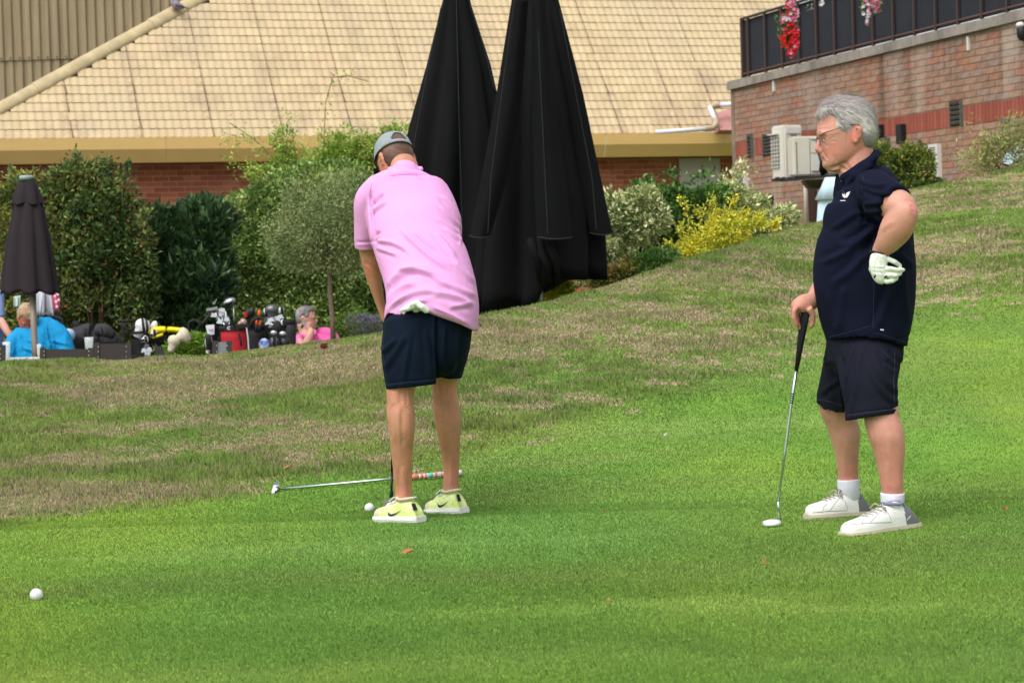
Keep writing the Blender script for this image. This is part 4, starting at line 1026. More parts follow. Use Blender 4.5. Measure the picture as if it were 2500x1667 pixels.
def fuse(b, vox, smooth=3, fac=.5):
    me = bpy.data.meshes.new("tmp"); me.from_pydata([tuple(v) for v in b.v], [], b.f); me.update()
    bmm = bmesh.new(); bmm.from_mesh(me)
    # consistent outward normals per shell
    bmesh.ops.recalc_face_normals(bmm, faces=bmm.faces[:]); bmm.to_mesh(me); bmm.free()
    o = bpy.data.objects.new("tmp", me); C.objects.link(o)
    r = o.modifiers.new("r", 'REMESH'); r.mode = 'VOXEL'; r.voxel_size = vox; r.use_smooth_shade = True
    if smooth:
        s = o.modifiers.new("s", 'SMOOTH'); s.factor = fac; s.iterations = smooth
    dg = bpy.context.evaluated_depsgraph_get(); ev = o.evaluated_get(dg); m2 = bpy.data.meshes.new_from_object(ev)
    n = len(m2.vertices); V = np.empty(n * 3); m2.vertices.foreach_get("co", V); V = V.reshape(-1, 3)
    F = [tuple(p.vertices) for p in m2.polygons]
    bpy.data.objects.remove(o); bpy.data.meshes.remove(me); bpy.data.meshes.remove(m2)
    return V, F
def normals(V, F):
    Fa = np.array([f if len(f) == 4 else f + (f[-1],) for f in F]); a = V[Fa[:, 2]] - V[Fa[:, 0]]; b_ = V[Fa[:, 3]] - V[Fa[:, 1]]; n = np.cross(a, b_); N = np.zeros_like(V)
    for k in range(4): np.add.at(N, Fa[:, k], n)
    return N / (np.linalg.norm(N, axis=1, keepdims=True) + 1e-12)
_R, _U, _Fw, _C = (np.array(tuple(x)) for x in (RIGHT, UPV, FWD, CAM))
def vpx(V):
    d = V - _C; f = d @ _Fw; return 1250 + F_PX * (d @ _R) / f, 833.5 - F_PX * (d @ _U) / f
FOLDK = 1.5
def folds(V, F, lst, side=True):
    """cloth folds: rows (x0, y0, x1, y1, width px, depth m[, bend px]); raised or sunk along the surface normal"""
    N = normals(V, F); x, y = vpx(V); o = np.zeros(len(V)); a_k = FOLDK; face = np.clip(-(N @ _Fw) * 1.5 + .3, 0, 1)
    for r in lst:
        x0, y0, x1, y1, w, a = r[:6]; bend = r[6] if len(r) > 6 else 0
        L_ = math.hypot(x1 - x0, y1 - y0); ux, uy = (x1 - x0) / L_, (y1 - y0) / L_
        t = ((x - x0) * ux + (y - y0) * uy) / L_; s = -(x - x0) * uy + (y - y0) * ux - bend * 4 * t * (1 - t)
        tt = np.clip(t, 0, 1); e = np.exp(-(s / w) ** 2) * np.exp(-np.maximum(np.abs(t - .5) - .35, 0) ** 2 * 40)
        o += a_k * a * (e - .55 * np.exp(-((s - w * 1.5) / w) ** 2) * np.exp(-np.maximum(np.abs(t - .5) - .35, 0) ** 2 * 40))
    return V + N * (o * face)[:, None]
def vnoise3(V, s, seed=0): return fbm(V[:, 0] * s + V[:, 1] * s * .6, V[:, 2] * s - V[:, 1] * s * .5, 3, seed) - .5
def solid(name, V, F, m, parent, col=None):
    me = bpy.data.meshes.new(name); off = np.array(root_loc(parent)); me.from_pydata((V - off).tolist(), [], F)
    me.materials.append(m); me.polygons.foreach_set("use_smooth", [True] * len(F)); me.update()
    if col is not None:
        ca = me.attributes.new("col", 'FLOAT_COLOR', 'POINT'); c4 = np.ones((len(V), 4), dtype=np.float32); c4[:, :3] = col; ca.data.foreach_set("color", c4.ravel())
    return link(name, me, parent)
def bvh(V, F): return BVHTree.FromPolygons([tuple(v) for v in V], F)
def cast(tree, px, py, lift=.002):
    d = (FWD * F_PX + RIGHT * (px - 1250.0) - UPV * (py - 833.5)).normalized(); h = tree.ray_cast(CAM, d)
    return (h[0] - d * lift) if h[0] is not None else None
def decal(name, m, parent, tree, polys, lift=.0025, sub=0):
    b = MB()
    for poly in polys:
        cx, cy = sum(p[0] for p in poly) / len(poly), sum(p[1] for p in poly) / len(poly)
        w = [cast(tree, x, y, lift) for x, y in poly]
        if any(q is None for q in w): continue
        b.add(w, [tuple(range(len(w)))])
    return b.build(name, m, parent) if b.v else None

# ---- a head in its own frame: metres, -x is where the face looks, y to its far side, z up; drawn from a profile
HP = [(243, 2042, 2088, 15), (247, 2026, 2102, 26), (253, 2014, 2113, 35), (264, 2003, 2124, 43), (282, 1997, 2132, 49), (300, 1995.5, 2136, 52), (318, 1995, 2137.5, 53), (327, 1994, 2137, 53), (338, 1999, 2135, 51.5),
      (352, 2001, 2131, 49), (366, 2003, 2122, 46), (378, 2006, 2112, 43), (388, 2007.5, 2102, 39), (398, 2008, 2090, 34), (407, 2011, 2076, 28), (414, 2019, 2062, 18)]
HS = 629.0
def hl(px, py, lat): return Vector(((px - 2070) / HS, lat / HS, -(py - 330) / HS))
def head_ring(y, f, b_, t, n=40, grow=0):
    c = (f + b_) / 2; w = (b_ - f) / 2 + grow; t = t + grow; ring = []
    for a in np.linspace(0, 2 * math.pi, n, endpoint=False):
        ca, sa = math.cos(a), math.sin(a)
        tw = t * (1 - .10 * (ca < 0) * abs(ca) ** 1.5)
        ring.append(hl(c + w * math.copysign(abs(ca) ** .9, ca), y, tw * math.copysign(abs(sa) ** .95, sa)))
    return ring
def head_shells(b, M, jowl=1.0):
    rows = catmull(HP, 3); b.rings([[M @ v for v in head_ring(*r)] for r in rows])
    def e(px, py, lat, rx, ry, rl, rot=0):
        R_ = M.to_3x3() @ Matrix.Rotation(math.radians(rot), 3, 'Y'); b.ell(M @ hl(px, py, lat), (rx / HS, rl / HS, ry / HS), R_, 14, 9)
    b.tube([M @ hl(x, y, 0) for x, y in ((2006, 332), (2002, 344), (1998, 356), (1996.5, 365), (2002, 371))], [5.5 / HS, 6.5 / HS, 7.5 / HS, 8.5 / HS, 7 / HS], 12)
    for s in (-1, 1):
        e(2005, 369, 8 * s, 6, 5, 5); e(2005, 328.5, 22 * s, 9, 6, 16); e(2050, 386, 20 * s, 32, 20, 15)
        e(2013, 344, 20 * s, 7.5, 7, 10)
        e(2085, 333, 53 * s, 12, 21, 4, 12); e(2089, 322, 55 * s, 8, 11, 4.5); e(2081, 349, 53 * s, 6, 7, 5)
    e(2007, 380.5, 0, 5, 3.6, 15); e(2009, 387, 0, 5.2, 4, 13); e(2019, 402, 0, 12, 10.5, 18); e(2040, 412, 0, 24, 9, 24)
    return b
def head_details(parent, M, skin_dark, glasses=False, eye=True):
    for s in (-1, 1):
        if eye:
            b = MB(); b.ell(M @ hl(2010.5, 345, 21 * s), (5.6 / HS, 7.5 / HS, 3.2 / HS), M.to_3x3(), 14, 9); ey = b.build("eye", m_eye, parent, True)
            b = MB(); b.ell(M @ hl(2006.0, 345.3, 20 * s), (2.3 / HS, 3.4 / HS, 3.2 / HS), M.to_3x3(), 10, 7); b.build("iris", m_iris, ey, True)
            b = MB(); b.tube([M @ hl(2006 + 5 * abs(k) ** 2, 340.5 + 2.5 * k * k, 21 * s + 8 * k) for k in (-1, -.5, 0, .5, 1)], 2.2 / HS, 6); b.build("eyelid", m_lidc, parent, True)
            b = MB(); b.tube([M @ hl(1999 + 6 * abs(k) ** 2, 327 + 2.0 * k * k - 2, 22 * s + 12 * k) for k in (-1, -.5, 0, .5, 1)], [1.6 / HS, 2.6 / HS, 2.8 / HS, 2.4 / HS, 1.2 / HS], 6); b.build("eyebrow", m_brow, parent, True)
        b = MB(); b.tube([M @ hl(x, y, 57.5 * s) for x, y in ((2081, 322), (2085, 318), (2091, 324), (2091, 338), (2086, 345))], 2.0 / HS, 6); b.build("ear_rim", skin_dark, parent, True)
    b = MB(); b.tube([M @ hl(2002.6 + 8 * k * k, 383.2 + 3.5 * k * k, 15 * k) for k in (-1, -.5, 0, .5, 1)], 1.5 / HS, 6); b.build("mouth_line", m_lip, parent, True)
    if glasses:
        g = MB()
        for s in (-1, 1):
            g = MB(); c = hl(1999, 346, 25 * s); pts = []
            for a in np.linspace(0, 2 * math.pi, 25): pts.append(M @ (c + Vector((.012 * math.cos(a) * .35 * 1 + .004 * s * math.cos(a), .024 * math.cos(a), .0195 * math.sin(a)))))
            g.tube(pts, .0011, 6, cap=False); fr = g.build("lens_rim", m_glasses, parent, True)
            l = MB(); l.add(pts[:-1], [tuple(range(24))]); l.build("lens", m_lens, fr)
            g = MB(); g.tube([M @ hl(2000, 331, 50 * s), M @ hl(2030, 322, 55 * s), M @ hl(2071, 309.5, 57 * s), M @ hl(2090, 312, 58 * s)], .0015, 6); g.build("glasses_arm", m_glasses, parent, True)
        g = MB(); g.tube([M @ hl(1998, 340, -9), M @ hl(1995, 337, 0), M @ hl(1998, 340, 9)], .0013, 6); g.build("bridge", m_glasses, parent, True)
HPOLY = [(1980, 303), (1984, 282), (2010, 240), (2060, 222), (2115, 232), (2150, 275), (2152, 330), (2142, 366), (2112, 364), (2099, 350), (2096, 318), (2086, 306), (2074, 304), (2067, 322), (2047, 323), (2036, 312), (2032, 292), (2022, 284), (2002, 292)]
def poly_in(x, y, poly):
    ins = np.zeros(len(x), bool); d = np.full(len(x), 1e9); n = len(poly)
    for i in range(n):
        (x0, y0), (x1, y1) = poly[i], poly[(i + 1) % n]
        c = ((y0 > y) != (y1 > y)) & (x < (x1 - x0) * (y - y0) / ((y1 - y0) or 1e-9) + x0); ins ^= c
        t = np.clip(((x - x0) * (x1 - x0) + (y - y0) * (y1 - y0)) / ((x1 - x0) ** 2 + (y1 - y0) ** 2), 0, 1); d = np.minimum(d, np.hypot(x - x0 - t * (x1 - x0), y - y0 - t * (y1 - y0)))
    return ins, d
def hair(parent, M, poly, cols, thick=9, strands=2600, slen=.022, up=(.55, 0, -.35), name="hair"):
    rows = catmull([(238, 2055, 2075, 8)] + HP[:13], 6); n = 90; V = []; 
    for r in rows: V += head_ring(*r, n=n)
    V = np.array([tuple(v) for v in V]); px = V[:, 0] * HS + 2070; py = 330 - V[:, 2] * HS; ins, d = poly_in(px, py, poly)
    cen = np.array([0, 0, .05]); N = V - cen; N /= np.linalg.norm(N, axis=1, keepdims=True)
    k = np.clip(d / 13, 0, 1); k = k * k * (3 - 2 * k); th = np.where(ins, (1.2 + thick * k) / HS, -.004)
    nz = fbm(V[:, 0] * 30 + V[:, 1] * 18, V[:, 2] * 90 + V[:, 1] * 40, 3, 3) - .5
    V2 = V + N * th[:, None] + N * (nz * .0016 * k * ins)[:, None]; F = []
    for i in range(len(rows) - 1):
        for j in range(n):
            q = (i * n + j, i * n + (j + 1) % n, (i + 1) * n + (j + 1) % n, (i + 1) * n + j)
            if ins[list(q)].any(): F.append(q)
    W = np.array([tuple(M @ Vector(v)) for v in V2]); used = sorted({i for f in F for i in f}); mp = {a: i for i, a in enumerate(used)}
    cols = np.array(cols); f1 = fbm(V[:, 0] * 26 + 3 + V[:, 2] * 14, V[:, 2] * 22 + V[:, 1] * 24, 3, 8); ci = cols[0] + (cols[1] - cols[0]) * np.clip((f1[:, None] - .35) * 3, 0, 1)
    o = solid(name, W[used], [tuple(mp[i] for i in f) for f in F], m_hair, parent, col=ci[used])
    cand = np.where(ins & (k > .05))[0]; s = rng.choice(cand, strands); base = V2[s] + rng.normal(size=(strands, 3)) * .0015
    fl = np.tile(np.array(up), (strands, 1)) + rng.normal(size=(strands, 3)) * .13; fl -= N[s] * (fl * N[s]).sum(1)[:, None]; fl /= np.linalg.norm(fl, axis=1, keepdims=True)
    fl = fl + N[s] * rng.uniform(.03, .22, (strands, 1)); L_ = slen * rng.uniform(.5, 1.1, (strands, 1)); side = np.cross(fl, N[s]); side /= np.linalg.norm(side, axis=1, keepdims=True)
    Vs = np.stack([base - side * .0009, base + side * .0009, base + fl * L_], 1).reshape(-1, 3); Rm = np.array(M.to_3x3()); T_ = np.array(M.translation); Vs = Vs @ Rm.T + T_
    cc = cols[0] + (cols[1] - cols[0]) * rng.random((strands, 1)); h = np_mesh("strands", Vs, np.arange(strands * 3).reshape(-1, 3), m_hair, o, col=cc); h['kind'] = 'stuff'
    return o

def skin_cols(V, base, blobs, seed=1):
    x, y = vpx(V); c = np.tile(np.array(base), (len(V), 1)); n = fbm(V[:, 0] * 22 + V[:, 1] * 9, V[:, 2] * 22, 3, seed)[:, None]; c = c * (.86 + .28 * n)
    n2 = fbm(V[:, 0] * 8 + 4, V[:, 2] * 8 + V[:, 1] * 6, 2, seed + 3)[:, None]; c = c * (1 + (n2 - .5) * np.array([.10, -.16, -.14]))
    for bx, by, rx, ry, col, k in blobs:
        e = np.exp(-(((x - bx) / rx) ** 2 + ((y - by) / ry) ** 2))[:, None] * k; c = c + (np.array(col) - c) * e
    return c
m_skin1 = mat("tanned_skin", lin(188, 136, 110), .55, var=.08, vscale=9, sss=.10, bump=.12, bscale=160, attr="col", spec=.3)
m_skin2 = mat("fair_ruddy_skin", lin(194, 144, 128), .5, var=.08, vscale=11, sss=.10, bump=.12, bscale=160, attr="col", spec=.3)
m_skind = mat("skin_crease", lin(168, 108, 92), .6)
m_lidc = mat('eyelid_crease', lin(132, 88, 76), .6); m_lip = mat("lip", lin(140, 78, 72), .5); m_eye = mat("eye_white", lin(214, 204, 196), .2, spec=.5); m_iris = mat("iris", (.02, .02, .018), .15, spec=.6)
m_brow = mat("eyebrow", lin(120, 100, 88), .9); m_glasses = mat("glasses_metal", lin(52, 48, 52), .3, metal=.7)
m_lens = mat("lens_glass", (.5, .52, .52), .05, spec=.5, alpha=.16); m_hair = mat("hair", (.3, .3, .3), .55, attr="col", spec=.35)
m_pinkp = mat("pink_jersey", lin(210, 150, 200), .85, var=.05, vscale=6, bump=.10, bscale=260, spec=.15)
m_navy = mat("dark_navy_twill", lin(12, 22, 36), .9, var=.12, vscale=7, bump=.12, bscale=200, spec=.08)
m_navyp = mat("navy_jersey", lin(15, 18, 36), .85, var=.1, vscale=6, bump=.08, bscale=260, spec=.08)
m_char = mat("charcoal_navy_twill", lin(26, 27, 38), .92, var=.12, vscale=7, bump=.15, bscale=200, spec=.06)
m_glove = mat("white_glove_leather", lin(205, 208, 198), .55, var=.12, vscale=40, bump=.2, bscale=90)
m_sock = mat("white_sock", lin(205, 204, 216), .9, bump=.3, bscale=220)
m_lace = mat("shoe_lace", lin(168, 162, 150), .9)
def body_hair(parent, V, F, box, n, col, L_=.011):
    N = normals(V, F); x, y = vpx(V); ok = np.zeros(len(V), bool)
    for x0, y0, x1, y1 in box: ok |= (x > x0) & (x < x1) & (y > y0) & (y < y1)
    c = rng.choice(np.where(ok)[0], n); b0 = V[c] + rng.normal(size=(n, 3)) * .002; d = rng.normal(size=(n, 3)) * .45 + np.array([.1, 0, -.9]); d -= N[c] * (d * N[c]).sum(1)[:, None]; d += N[c] * .35
    d /= np.linalg.norm(d, axis=1, keepdims=True); sd_ = np.cross(d, N[c]); L = L_ * rng.uniform(.5, 1.2, (n, 1))
    h = np_mesh("body_hair", np.stack([b0 - sd_ * .0004, b0 + sd_ * .0004, b0 + d * L], 1).reshape(-1, 3), np.arange(n * 3).reshape(-1, 3), m_hair, parent, col=np.tile(np.array(col), (n, 1)) * rng.uniform(.7, 1.3, (n, 1))); h['kind'] = 'stuff'
def hand_fingers(b, D, fingers):
    """fingers rows of [(px,py,d,r px)...]"""
    for f in fingers: b.tube([P(x, y, D + d) for x, y, d, r in f], [r / S(D) for x, y, d, r in f], 10); b.ell(P(f[-1][0], f[-1][1], D + f[-1][2]), (f[-1][3] / S(D),) * 3, None, 10, 6)

def shoe(parent, heel, toe, mats, Lk=1.0, hcol=.085, ank=None, tab=None, seed=1):
    """heel, toe: ground points of the sole ends; upper, sole, laces as parts"""
    ax = (toe - heel); L_ = ax.length; ax.normalize(); sd = ax.cross(ez).normalized(); upv = sd.cross(ax).normalized()
    if upv.z < 0: upv = -upv
    prof = [(0.0, .024, .030, .050), (.03, .031, .030, .066), (.08, .036, .032, .076), (.16, .039, .034, .082), (.26, .041, .034, .086), (.36, .042, .034, .084), (.44, .044, .034, .078), (.54, .048, .034, .064), (.66, .052, .032, .054), (.80, .051, .030, .044), (.91, .042, .030, .038), (.97, .029, .030, .031), (1.0, .013, .030, .020)]
    up = MB(); rg = []; rows = catmull([p for p in prof], 5); nr = 15
    for f, w, s0, h in rows:
        c = heel + ax * (L_ * f); ring = []; sh = L_ * .13 * max(0, 1 - f / .34)
        for a in np.linspace(0, math.pi, nr): ring.append(c + ax * (sh * math.sin(a)) + sd * (w * math.cos(a) * (1 - .22 * math.sin(a) ** 3 * (f < .5))) + upv * (.020 + max(h, .014) * math.sin(a) ** .75 * Lk))
        ring += [c - sd * w + upv * .016, c + sd * w + upv * .016]; rg.append(ring)
    up.rings(rg)
    mm = [mats[0]] + ([mats[4]] if len(mats) > 4 else [])
    if len(mats) > 4:
        k = 0; ns = nr + 2
        for i in range(len(rows) - 1):
            for j in range(ns):
                a = math.pi * min(j, nr - 1) / (nr - 1); f = rows[i][0]
                if (mats[5] == 'heel' and f + .10 * math.sin(a) < .30 - .04 * abs(math.cos(a))) or (mats[5] == 'toe' and f > .80 - .06 * abs(math.cos(a))): up.m[i * ns + j] = 1
    U = up.build("upper", mm, parent, smooth=True)
    so = MB(); rg = []
    for f, w, s0, h in catmull([p for p in prof], 2):
        c = heel + ax * (L_ * (f * 1.03 - .012)); w = w + .004; hgt = .026 if f < .55 else .026 - .006 * (f - .55) * 2
        rg.append([c + sd * w + upv * .001, c + sd * (w + .003) + upv * .012, c + sd * w + upv * hgt, c - sd * w + upv * hgt, c - sd * (w + .003) + upv * .012, c - sd * w + upv * .001])
    so.rings(rg); so.build("sole", mats[1], parent, smooth=False)
    lc = MB()
    for i, f in enumerate((.47, .53, .59, .65, .71)):
        h = np.interp(f, [p[0] for p in prof], [p[3] for p in prof]) * Lk + .024; c = heel + ax * (L_ * f) + upv * h; w = .02
        q = MB(); q.tube([c - sd * w - upv * .008, c + ax * .006 + upv * .002, c + sd * w - upv * .008], .0032, 6); q.build("lace", mats[2], U, True)
    for s in (-1, 1):
        c = heel + ax * (L_ * .48) + upv * (np.interp(.48, [p[0] for p in prof], [p[3] for p in prof]) * Lk + .026); q = MB()
        q.tube([c - upv * .004, c + sd * .020 * s + upv * .008 + ax * .012, c + sd * .034 * s - upv * .008 + ax * .026, c + sd * .030 * s - upv * .016 + ax * .006, c + sd * .008 * s - upv * .004], .0026, 6); q.build("lace", mats[2], U, True)
    # padded collar
    q = MB(); c = heel + ax * (L_ * .32) + upv * (.012 + .086 * Lk)
    q.tube([c + ax * (.045 * math.cos(a)) + sd * (.032 * math.sin(a)) + upv * (.010 * math.cos(a * 1) * -1 if False else .006 * abs(math.cos(a))) for a in np.linspace(0, 2 * math.pi, 21)], .0065, 8, cap=False); q.build("collar", mats[3], U, True)
    return U, ax, sd, upv, L_

# ================================================================== the putting man in pink
D1 = 9.62
q0 = P(1030, 1262, D1)
man1 = thing("person", "man seen from behind bending over a putt in pink polo, navy shorts and grey cap", "person", (q0.x, q0.y, 0), "golfers on the green")
b = MB()
limb(b, D1, [(1010, 800, -.04, 52, 58), (990, 870, -.08, 50, 54), (979, 940, -.13, 36, 38), (977, 975, -.14, 33, 35), (978, 1011, -.15, 34, 37), (980, 1040, -.155, 32, 36), (981, 1064, -.15, 30, 33), (981.5, 1102, -.14, 26.5, 28), (983, 1150, -.13, 23, 24), (985, 1195, -.12, 20.5, 23), (985, 1232, -.12, 20, 26)])
limb(b, D1, [(1080, 790, .06, 52, 58), (1088, 860, .10, 44, 50), (1085, 925, .13, 33, 36), (1086, 965, .13, 31, 34), (1091, 1007, .13, 33.5, 36), (1094, 1035, .13, 32, 35), (1097, 1072, .14, 27.5, 30), (1100, 1110, .16, 22.5, 25), (1101.5, 1150, .17, 19.5, 22), (1101, 1185, .17, 19, 22), (1101, 1215, .17, 19, 25)])
limb(b, D1, [(1050, 810, 0, 88, 80), (1052, 700, .05, 80, 75), (1030, 600, .14, 84, 72), (1012, 520, .24, 84, 68), (992, 460, .32, 70, 55), (990, 425, .36, 40, 38), (985, 400, .39, 34, 36)], k=3)   # trunk to neck
limb(b, D1, [(912, 480, .30, 26, 28), (896, 550, .34, 25, 27), (899, 606, .37, 24, 26), (908, 655, .39, 21.5, 25), (918, 700, .41, 16.5, 21), (930, 745, .43, 11.5, 17), (942, 780, .44, 11, 16)])
limb(b, D1, [(1070, 500, .40, 28, 30), (1082, 580, .48, 25, 27), (1050, 670, .54, 22, 24), (1005, 740, .52, 14, 17), (985, 775, .50, 12, 16)])
for (hx, hy, hd_) in ((958, 795, .47), (972, 815, .48)):
    b.ell(P(hx, hy, D1 + hd_), (.034, .03, .042), None, 14, 10)
    hand_fingers(b, D1, [[(hx + 8, hy - 12 + 9 * i, hd_ + .01, 5.8), (hx + 20, hy - 8 + 9 * i, hd_ + .035, 5.6), (hx + 12, hy - 4 + 9 * i, hd_ + .06, 5.2)] for i in range(4)] + [[(hx - 8, hy - 6, hd_, 6.5), (hx + 2, hy + 14, hd_ - .02, 6)]])
# head: bowed, face to the lower left and away
HU = (UPV * .92 + RIGHT * -.22 + FWD * .42).normalized()
HF = (RIGHT * -.40 + FWD * .88 - UPV * .50); HF = (HF - HU * HF.dot(HU)).normalized(); HY = HU.cross(-HF)
M1 = Matrix.LocRotScale(P(966, 392, D1 + .47), Matrix((-HF, HY, HU)).transposed(), Vector((.80, .90, .84)))
head_shells(b, M1)
V, F = fuse(b, .0048, 3)
V = folds(V, F, [(960, 952, 958, 990, 3.5, .0022), (996, 950, 998, 988, 3.5, .0022), (978, 955, 978, 985, 7, -.003), (980, 1000, 982, 1090, 4, -.0022), (968, 1000, 962, 1080, 8, .002), (996, 1000, 1000, 1085, 8, .002), (984, 1140, 985, 1215, 5, .0028), (971, 1150, 972, 1215, 4, -.002), (998, 1150, 998, 1215, 4, -.002),
              (1070, 930, 1072, 965, 3, .002), (1102, 930, 1104, 965, 3, .002), (1087, 930, 1088, 965, 6, -.0028), (1093, 985, 1097, 1060, 4, -.002), (1078, 985, 1084, 1060, 7, .002), (1108, 985, 1114, 1060, 7, .0022), (1102, 1100, 1102, 1180, 4, .0028), (890, 640, 925, 665, 4, -.002)])
body_hair(man1, V, F, [(940, 960, 1130, 1200), (880, 612, 940, 745)], 3200, lin(126, 84, 60)); solid("body", V, F, m_skin1, man1, col=skin_cols(V, lin(180, 126, 100), [(931, 413, 9, 14, lin(208, 118, 100), .7), (980, 1215, 30, 25, lin(186, 120, 104), .5), (1100, 1175, 26, 25, lin(186, 120, 106), .5), (978, 965, 40, 20, lin(196, 130, 108), .5), (1086, 945, 40, 20, lin(190, 118, 94), .5), (900, 660, 20, 20, lin(196, 118, 92), .5)])); head_details(man1, M1, m_skind)
HP1 = [(2020, 340), (2020, 215), (2160, 215), (2165, 400), (2098, 392), (2092, 350), (2094, 316), (2086, 302), (2070, 300), (2060, 316), (2045, 316)]
hair(man1, M1, HP1, [G(74, 52, 42), G(112, 82, 66)], thick=3.2, strands=2600, slen=.007)
# cap: crown above a tilted rim, adjuster strap over the hair, brim ahead
m_cap = mat("grey_marl_cap", lin(134, 142, 146), .85, var=.08, vscale=30, bump=.25, bscale=200); m_capd = mat("cap_dark_trim", lin(26, 28, 34), .8)
Mi = M1.inverted(); rows = catmull([(236, 2056, 2074, 6)] + HP[:11], 5); n = 72; Vc = []
for r in rows: Vc += head_ring(*r, n=n, grow=7)
Vc = np.array([tuple(v) for v in Vc]); px_ = Vc[:, 0] * HS + 2070; py_ = 330 - Vc[:, 2] * HS
Vc[:, 2] += .012 * np.clip((300 - py_) / 60, 0, 1)
rim = 322 - (px_ - 1990) * .16; arch = (np.abs(Vc[:, 1] * HS) < 24) & (px_ > 2100) & (py_ > 262 + (np.abs(Vc[:, 1] * HS) / 24) ** 2 * 26) & (py_ < 288)
keep = (py_ < rim) & ~arch; F = []
for i in range(len(rows) - 1):
    for j in range(n):
        q = (i * n + j, i * n + (j + 1) % n, (i + 1) * n + (j + 1) % n, (i + 1) * n + j)
        if keep[list(q)].all(): F.append(q)
F.append(tuple(range(n - 1, -1, -1)))
W = np.array([tuple(M1 @ Vector(v)) for v in Vc]); cap_ = solid("cap", W, F, m_cap, man1)
md = cap_.modifiers.new("t", 'SOLIDIFY'); md.thickness = .0025; md.offset = 1
def hring(rowf, grow, a0, a1, k=40):
    o = []
    for a in np.linspace(a0, a1, k):
        x = 2066 + 70 * math.cos(a); y = rowf(x); f, b_, t = (np.interp(y, [h[0] for h in HP], [h[i] for h in HP]) for i in (1, 2, 3)); c = (f + b_) / 2
        o.append((c + ((b_ - f) / 2 + grow) * math.cos(a), y, (t + grow) * math.sin(a)))
    return o
lo = hring(lambda x: 322 - (x - 1990) * .16, 9, 0, 2 * math.pi, 61); hi = hring(lambda x: 311 - (x - 1990) * .16, 8.6, 0, 2 * math.pi, 61)
b = MB(); b.rings([[M1 @ hl(*q) for q in lo[:-1]], [M1 @ hl(*q) for q in hi[:-1]]], cap=False); sb = b.build("sweatband", m_cap, cap_, True); sb.modifiers.new("t", 'SOLIDIFY').thickness = .003
b = MB(); b.tube([M1 @ hl(x, y + 3, z) for x, y, z in lo[:-1]] + [M1 @ hl(lo[0][0], lo[0][1] + 3, lo[0][2])], .0022, 5); b.build("trim", m_capd, cap_)
br = MB(); top = []
for r_ in (0, .35, .7, 1.0):
    top.append([M1 @ (hl(1996 - 8 * (1 - abs(k) ** 2) - r_ * 46 * (1 - .55 * k * k), 318 + 22 * r_ * 1.0, 50 * k * (1 - .12 * r_)) + Vector((0, 0, .006 * (1 - k * k)))) for k in np.linspace(-1, 1, 15)])
br.rings(top, cap=False, closed=False); brm = br.build("brim", m_capd, cap_, True); brm.modifiers.new("t", 'SOLIDIFY').thickness = .004
# shirt
b = MB()
hem1 = [(930, 786), (940, 782), (949, 762), (960, 772), (978, 781), (986, 760), (1010, 752), (1048, 758), (1080, 772), (1110, 786), (1150, 806), (1165, 809)]
limb(b, D1, [(990, 419, .35, 37, 48), (989, 426, .345, 44, 52), (988, 437, .34, 66, 58), (987, 452, .325, 88, 68), (986, 470, .31, 101, 76), (1000, 510, .27, 113, 84), (1014, 560, .22, 116, 96), (1024, 610, .16, 109, 98), (1040, 655, .10, 110, 100), (1051, 700, .05, 111, 103), (1056, 745, .01, 113, 108), (1052, 780, -.02, 116, 112)], k=4, n=56, caps='start', ex=2.15, hem=hem1)
limb(b, D1, [(925, 462, .28, 38, 42), (900, 490, .30, 36, 40), (893, 540, .33, 30, 36), (892, 606, .36, 27.5, 33)], caps='start', n=26)
limb(b, D1, [(1060, 470, .34, 38, 42), (1088, 520, .42, 34, 38), (1096, 590, .48, 31, 34)], caps='start', n=26)
b.tube([P(990 + 38 * math.cos(a), 413 + 5 * math.sin(a) + 6 * (1 - math.cos(2 * a)) * .5, D1 + .34 - .06 * math.sin(a)) for a in np.linspace(0, 2 * math.pi, 25)], .012, 8, cap=False)
V, F = fuse(b, .0062, 2)
fl = [(950, 430, 1032, 431, 3, -.006, -5), (903, 505, 934, 477, 5, -.010), (906, 520, 940, 494, 4, .006), (914, 576, 928, 568, 4, -.008), (925, 588, 992, 612, 5, .008, -6), (922, 605, 968, 622, 5, .006), (985, 566, 1090, 655, 6, .008, 4), (1010, 566, 1060, 610, 4, .006),
      (1065, 570, 1110, 625, 5, .006), (1078, 480, 1125, 540, 5, .007, -5), (1076, 506, 1122, 552, 4, .005), (1068, 533, 1120, 570, 4, .005), (1085, 558, 1130, 590, 4, .006), (950, 700, 1010, 655, 8, .011, -10), (975, 660, 1060, 672, 5, .006, -6),
      (1000, 650, 1090, 700, 6, .007, -6), (945, 735, 1010, 692, 7, .009, -8), (950, 752, 1060, 712, 6, .008, -14), (1060, 716, 1150, 742, 8, .008, -8), (1080, 690, 1160, 722, 7, .006), (1100, 748, 1150, 742, 6, .006), (1108, 640, 1160, 690, 6, .006), (990, 745, 1040, 735, 4, .006, -4), (1060, 750, 1140, 790, 6, .006),
      (1124, 560, 1130, 596, 3, -.009), (905, 480, 914, 600, 3.5, -.010), (872, 592, 918, 590, 3, -.004)]
V = folds(V, F, fl); V = V + normals(V, F) * (vnoise3(V, 14, 4) * .004)[:, None]
ps = solid("polo_shirt", V, F, m_pinkp, man1); shirt1 = bvh(V, F)
def stitch(parent, tree, pts, m, r=.0012, lift=.0006, n=24):
    w = []; L_ = len(pts) - 1
    for i in range(n + 1):
        t = i / n * L_; a = min(int(t), L_ - 1); f = t - a; q = cast(tree, pts[a][0] * (1 - f) + pts[a + 1][0] * f, pts[a][1] * (1 - f) + pts[a + 1][1] * f, lift)
        if q is not None and (not w or (q - w[-1]).length < .05): w.append(q)
    if len(w) > 2: b = MB(); b.tube(w, r, 5); b.build("seam", m, parent)
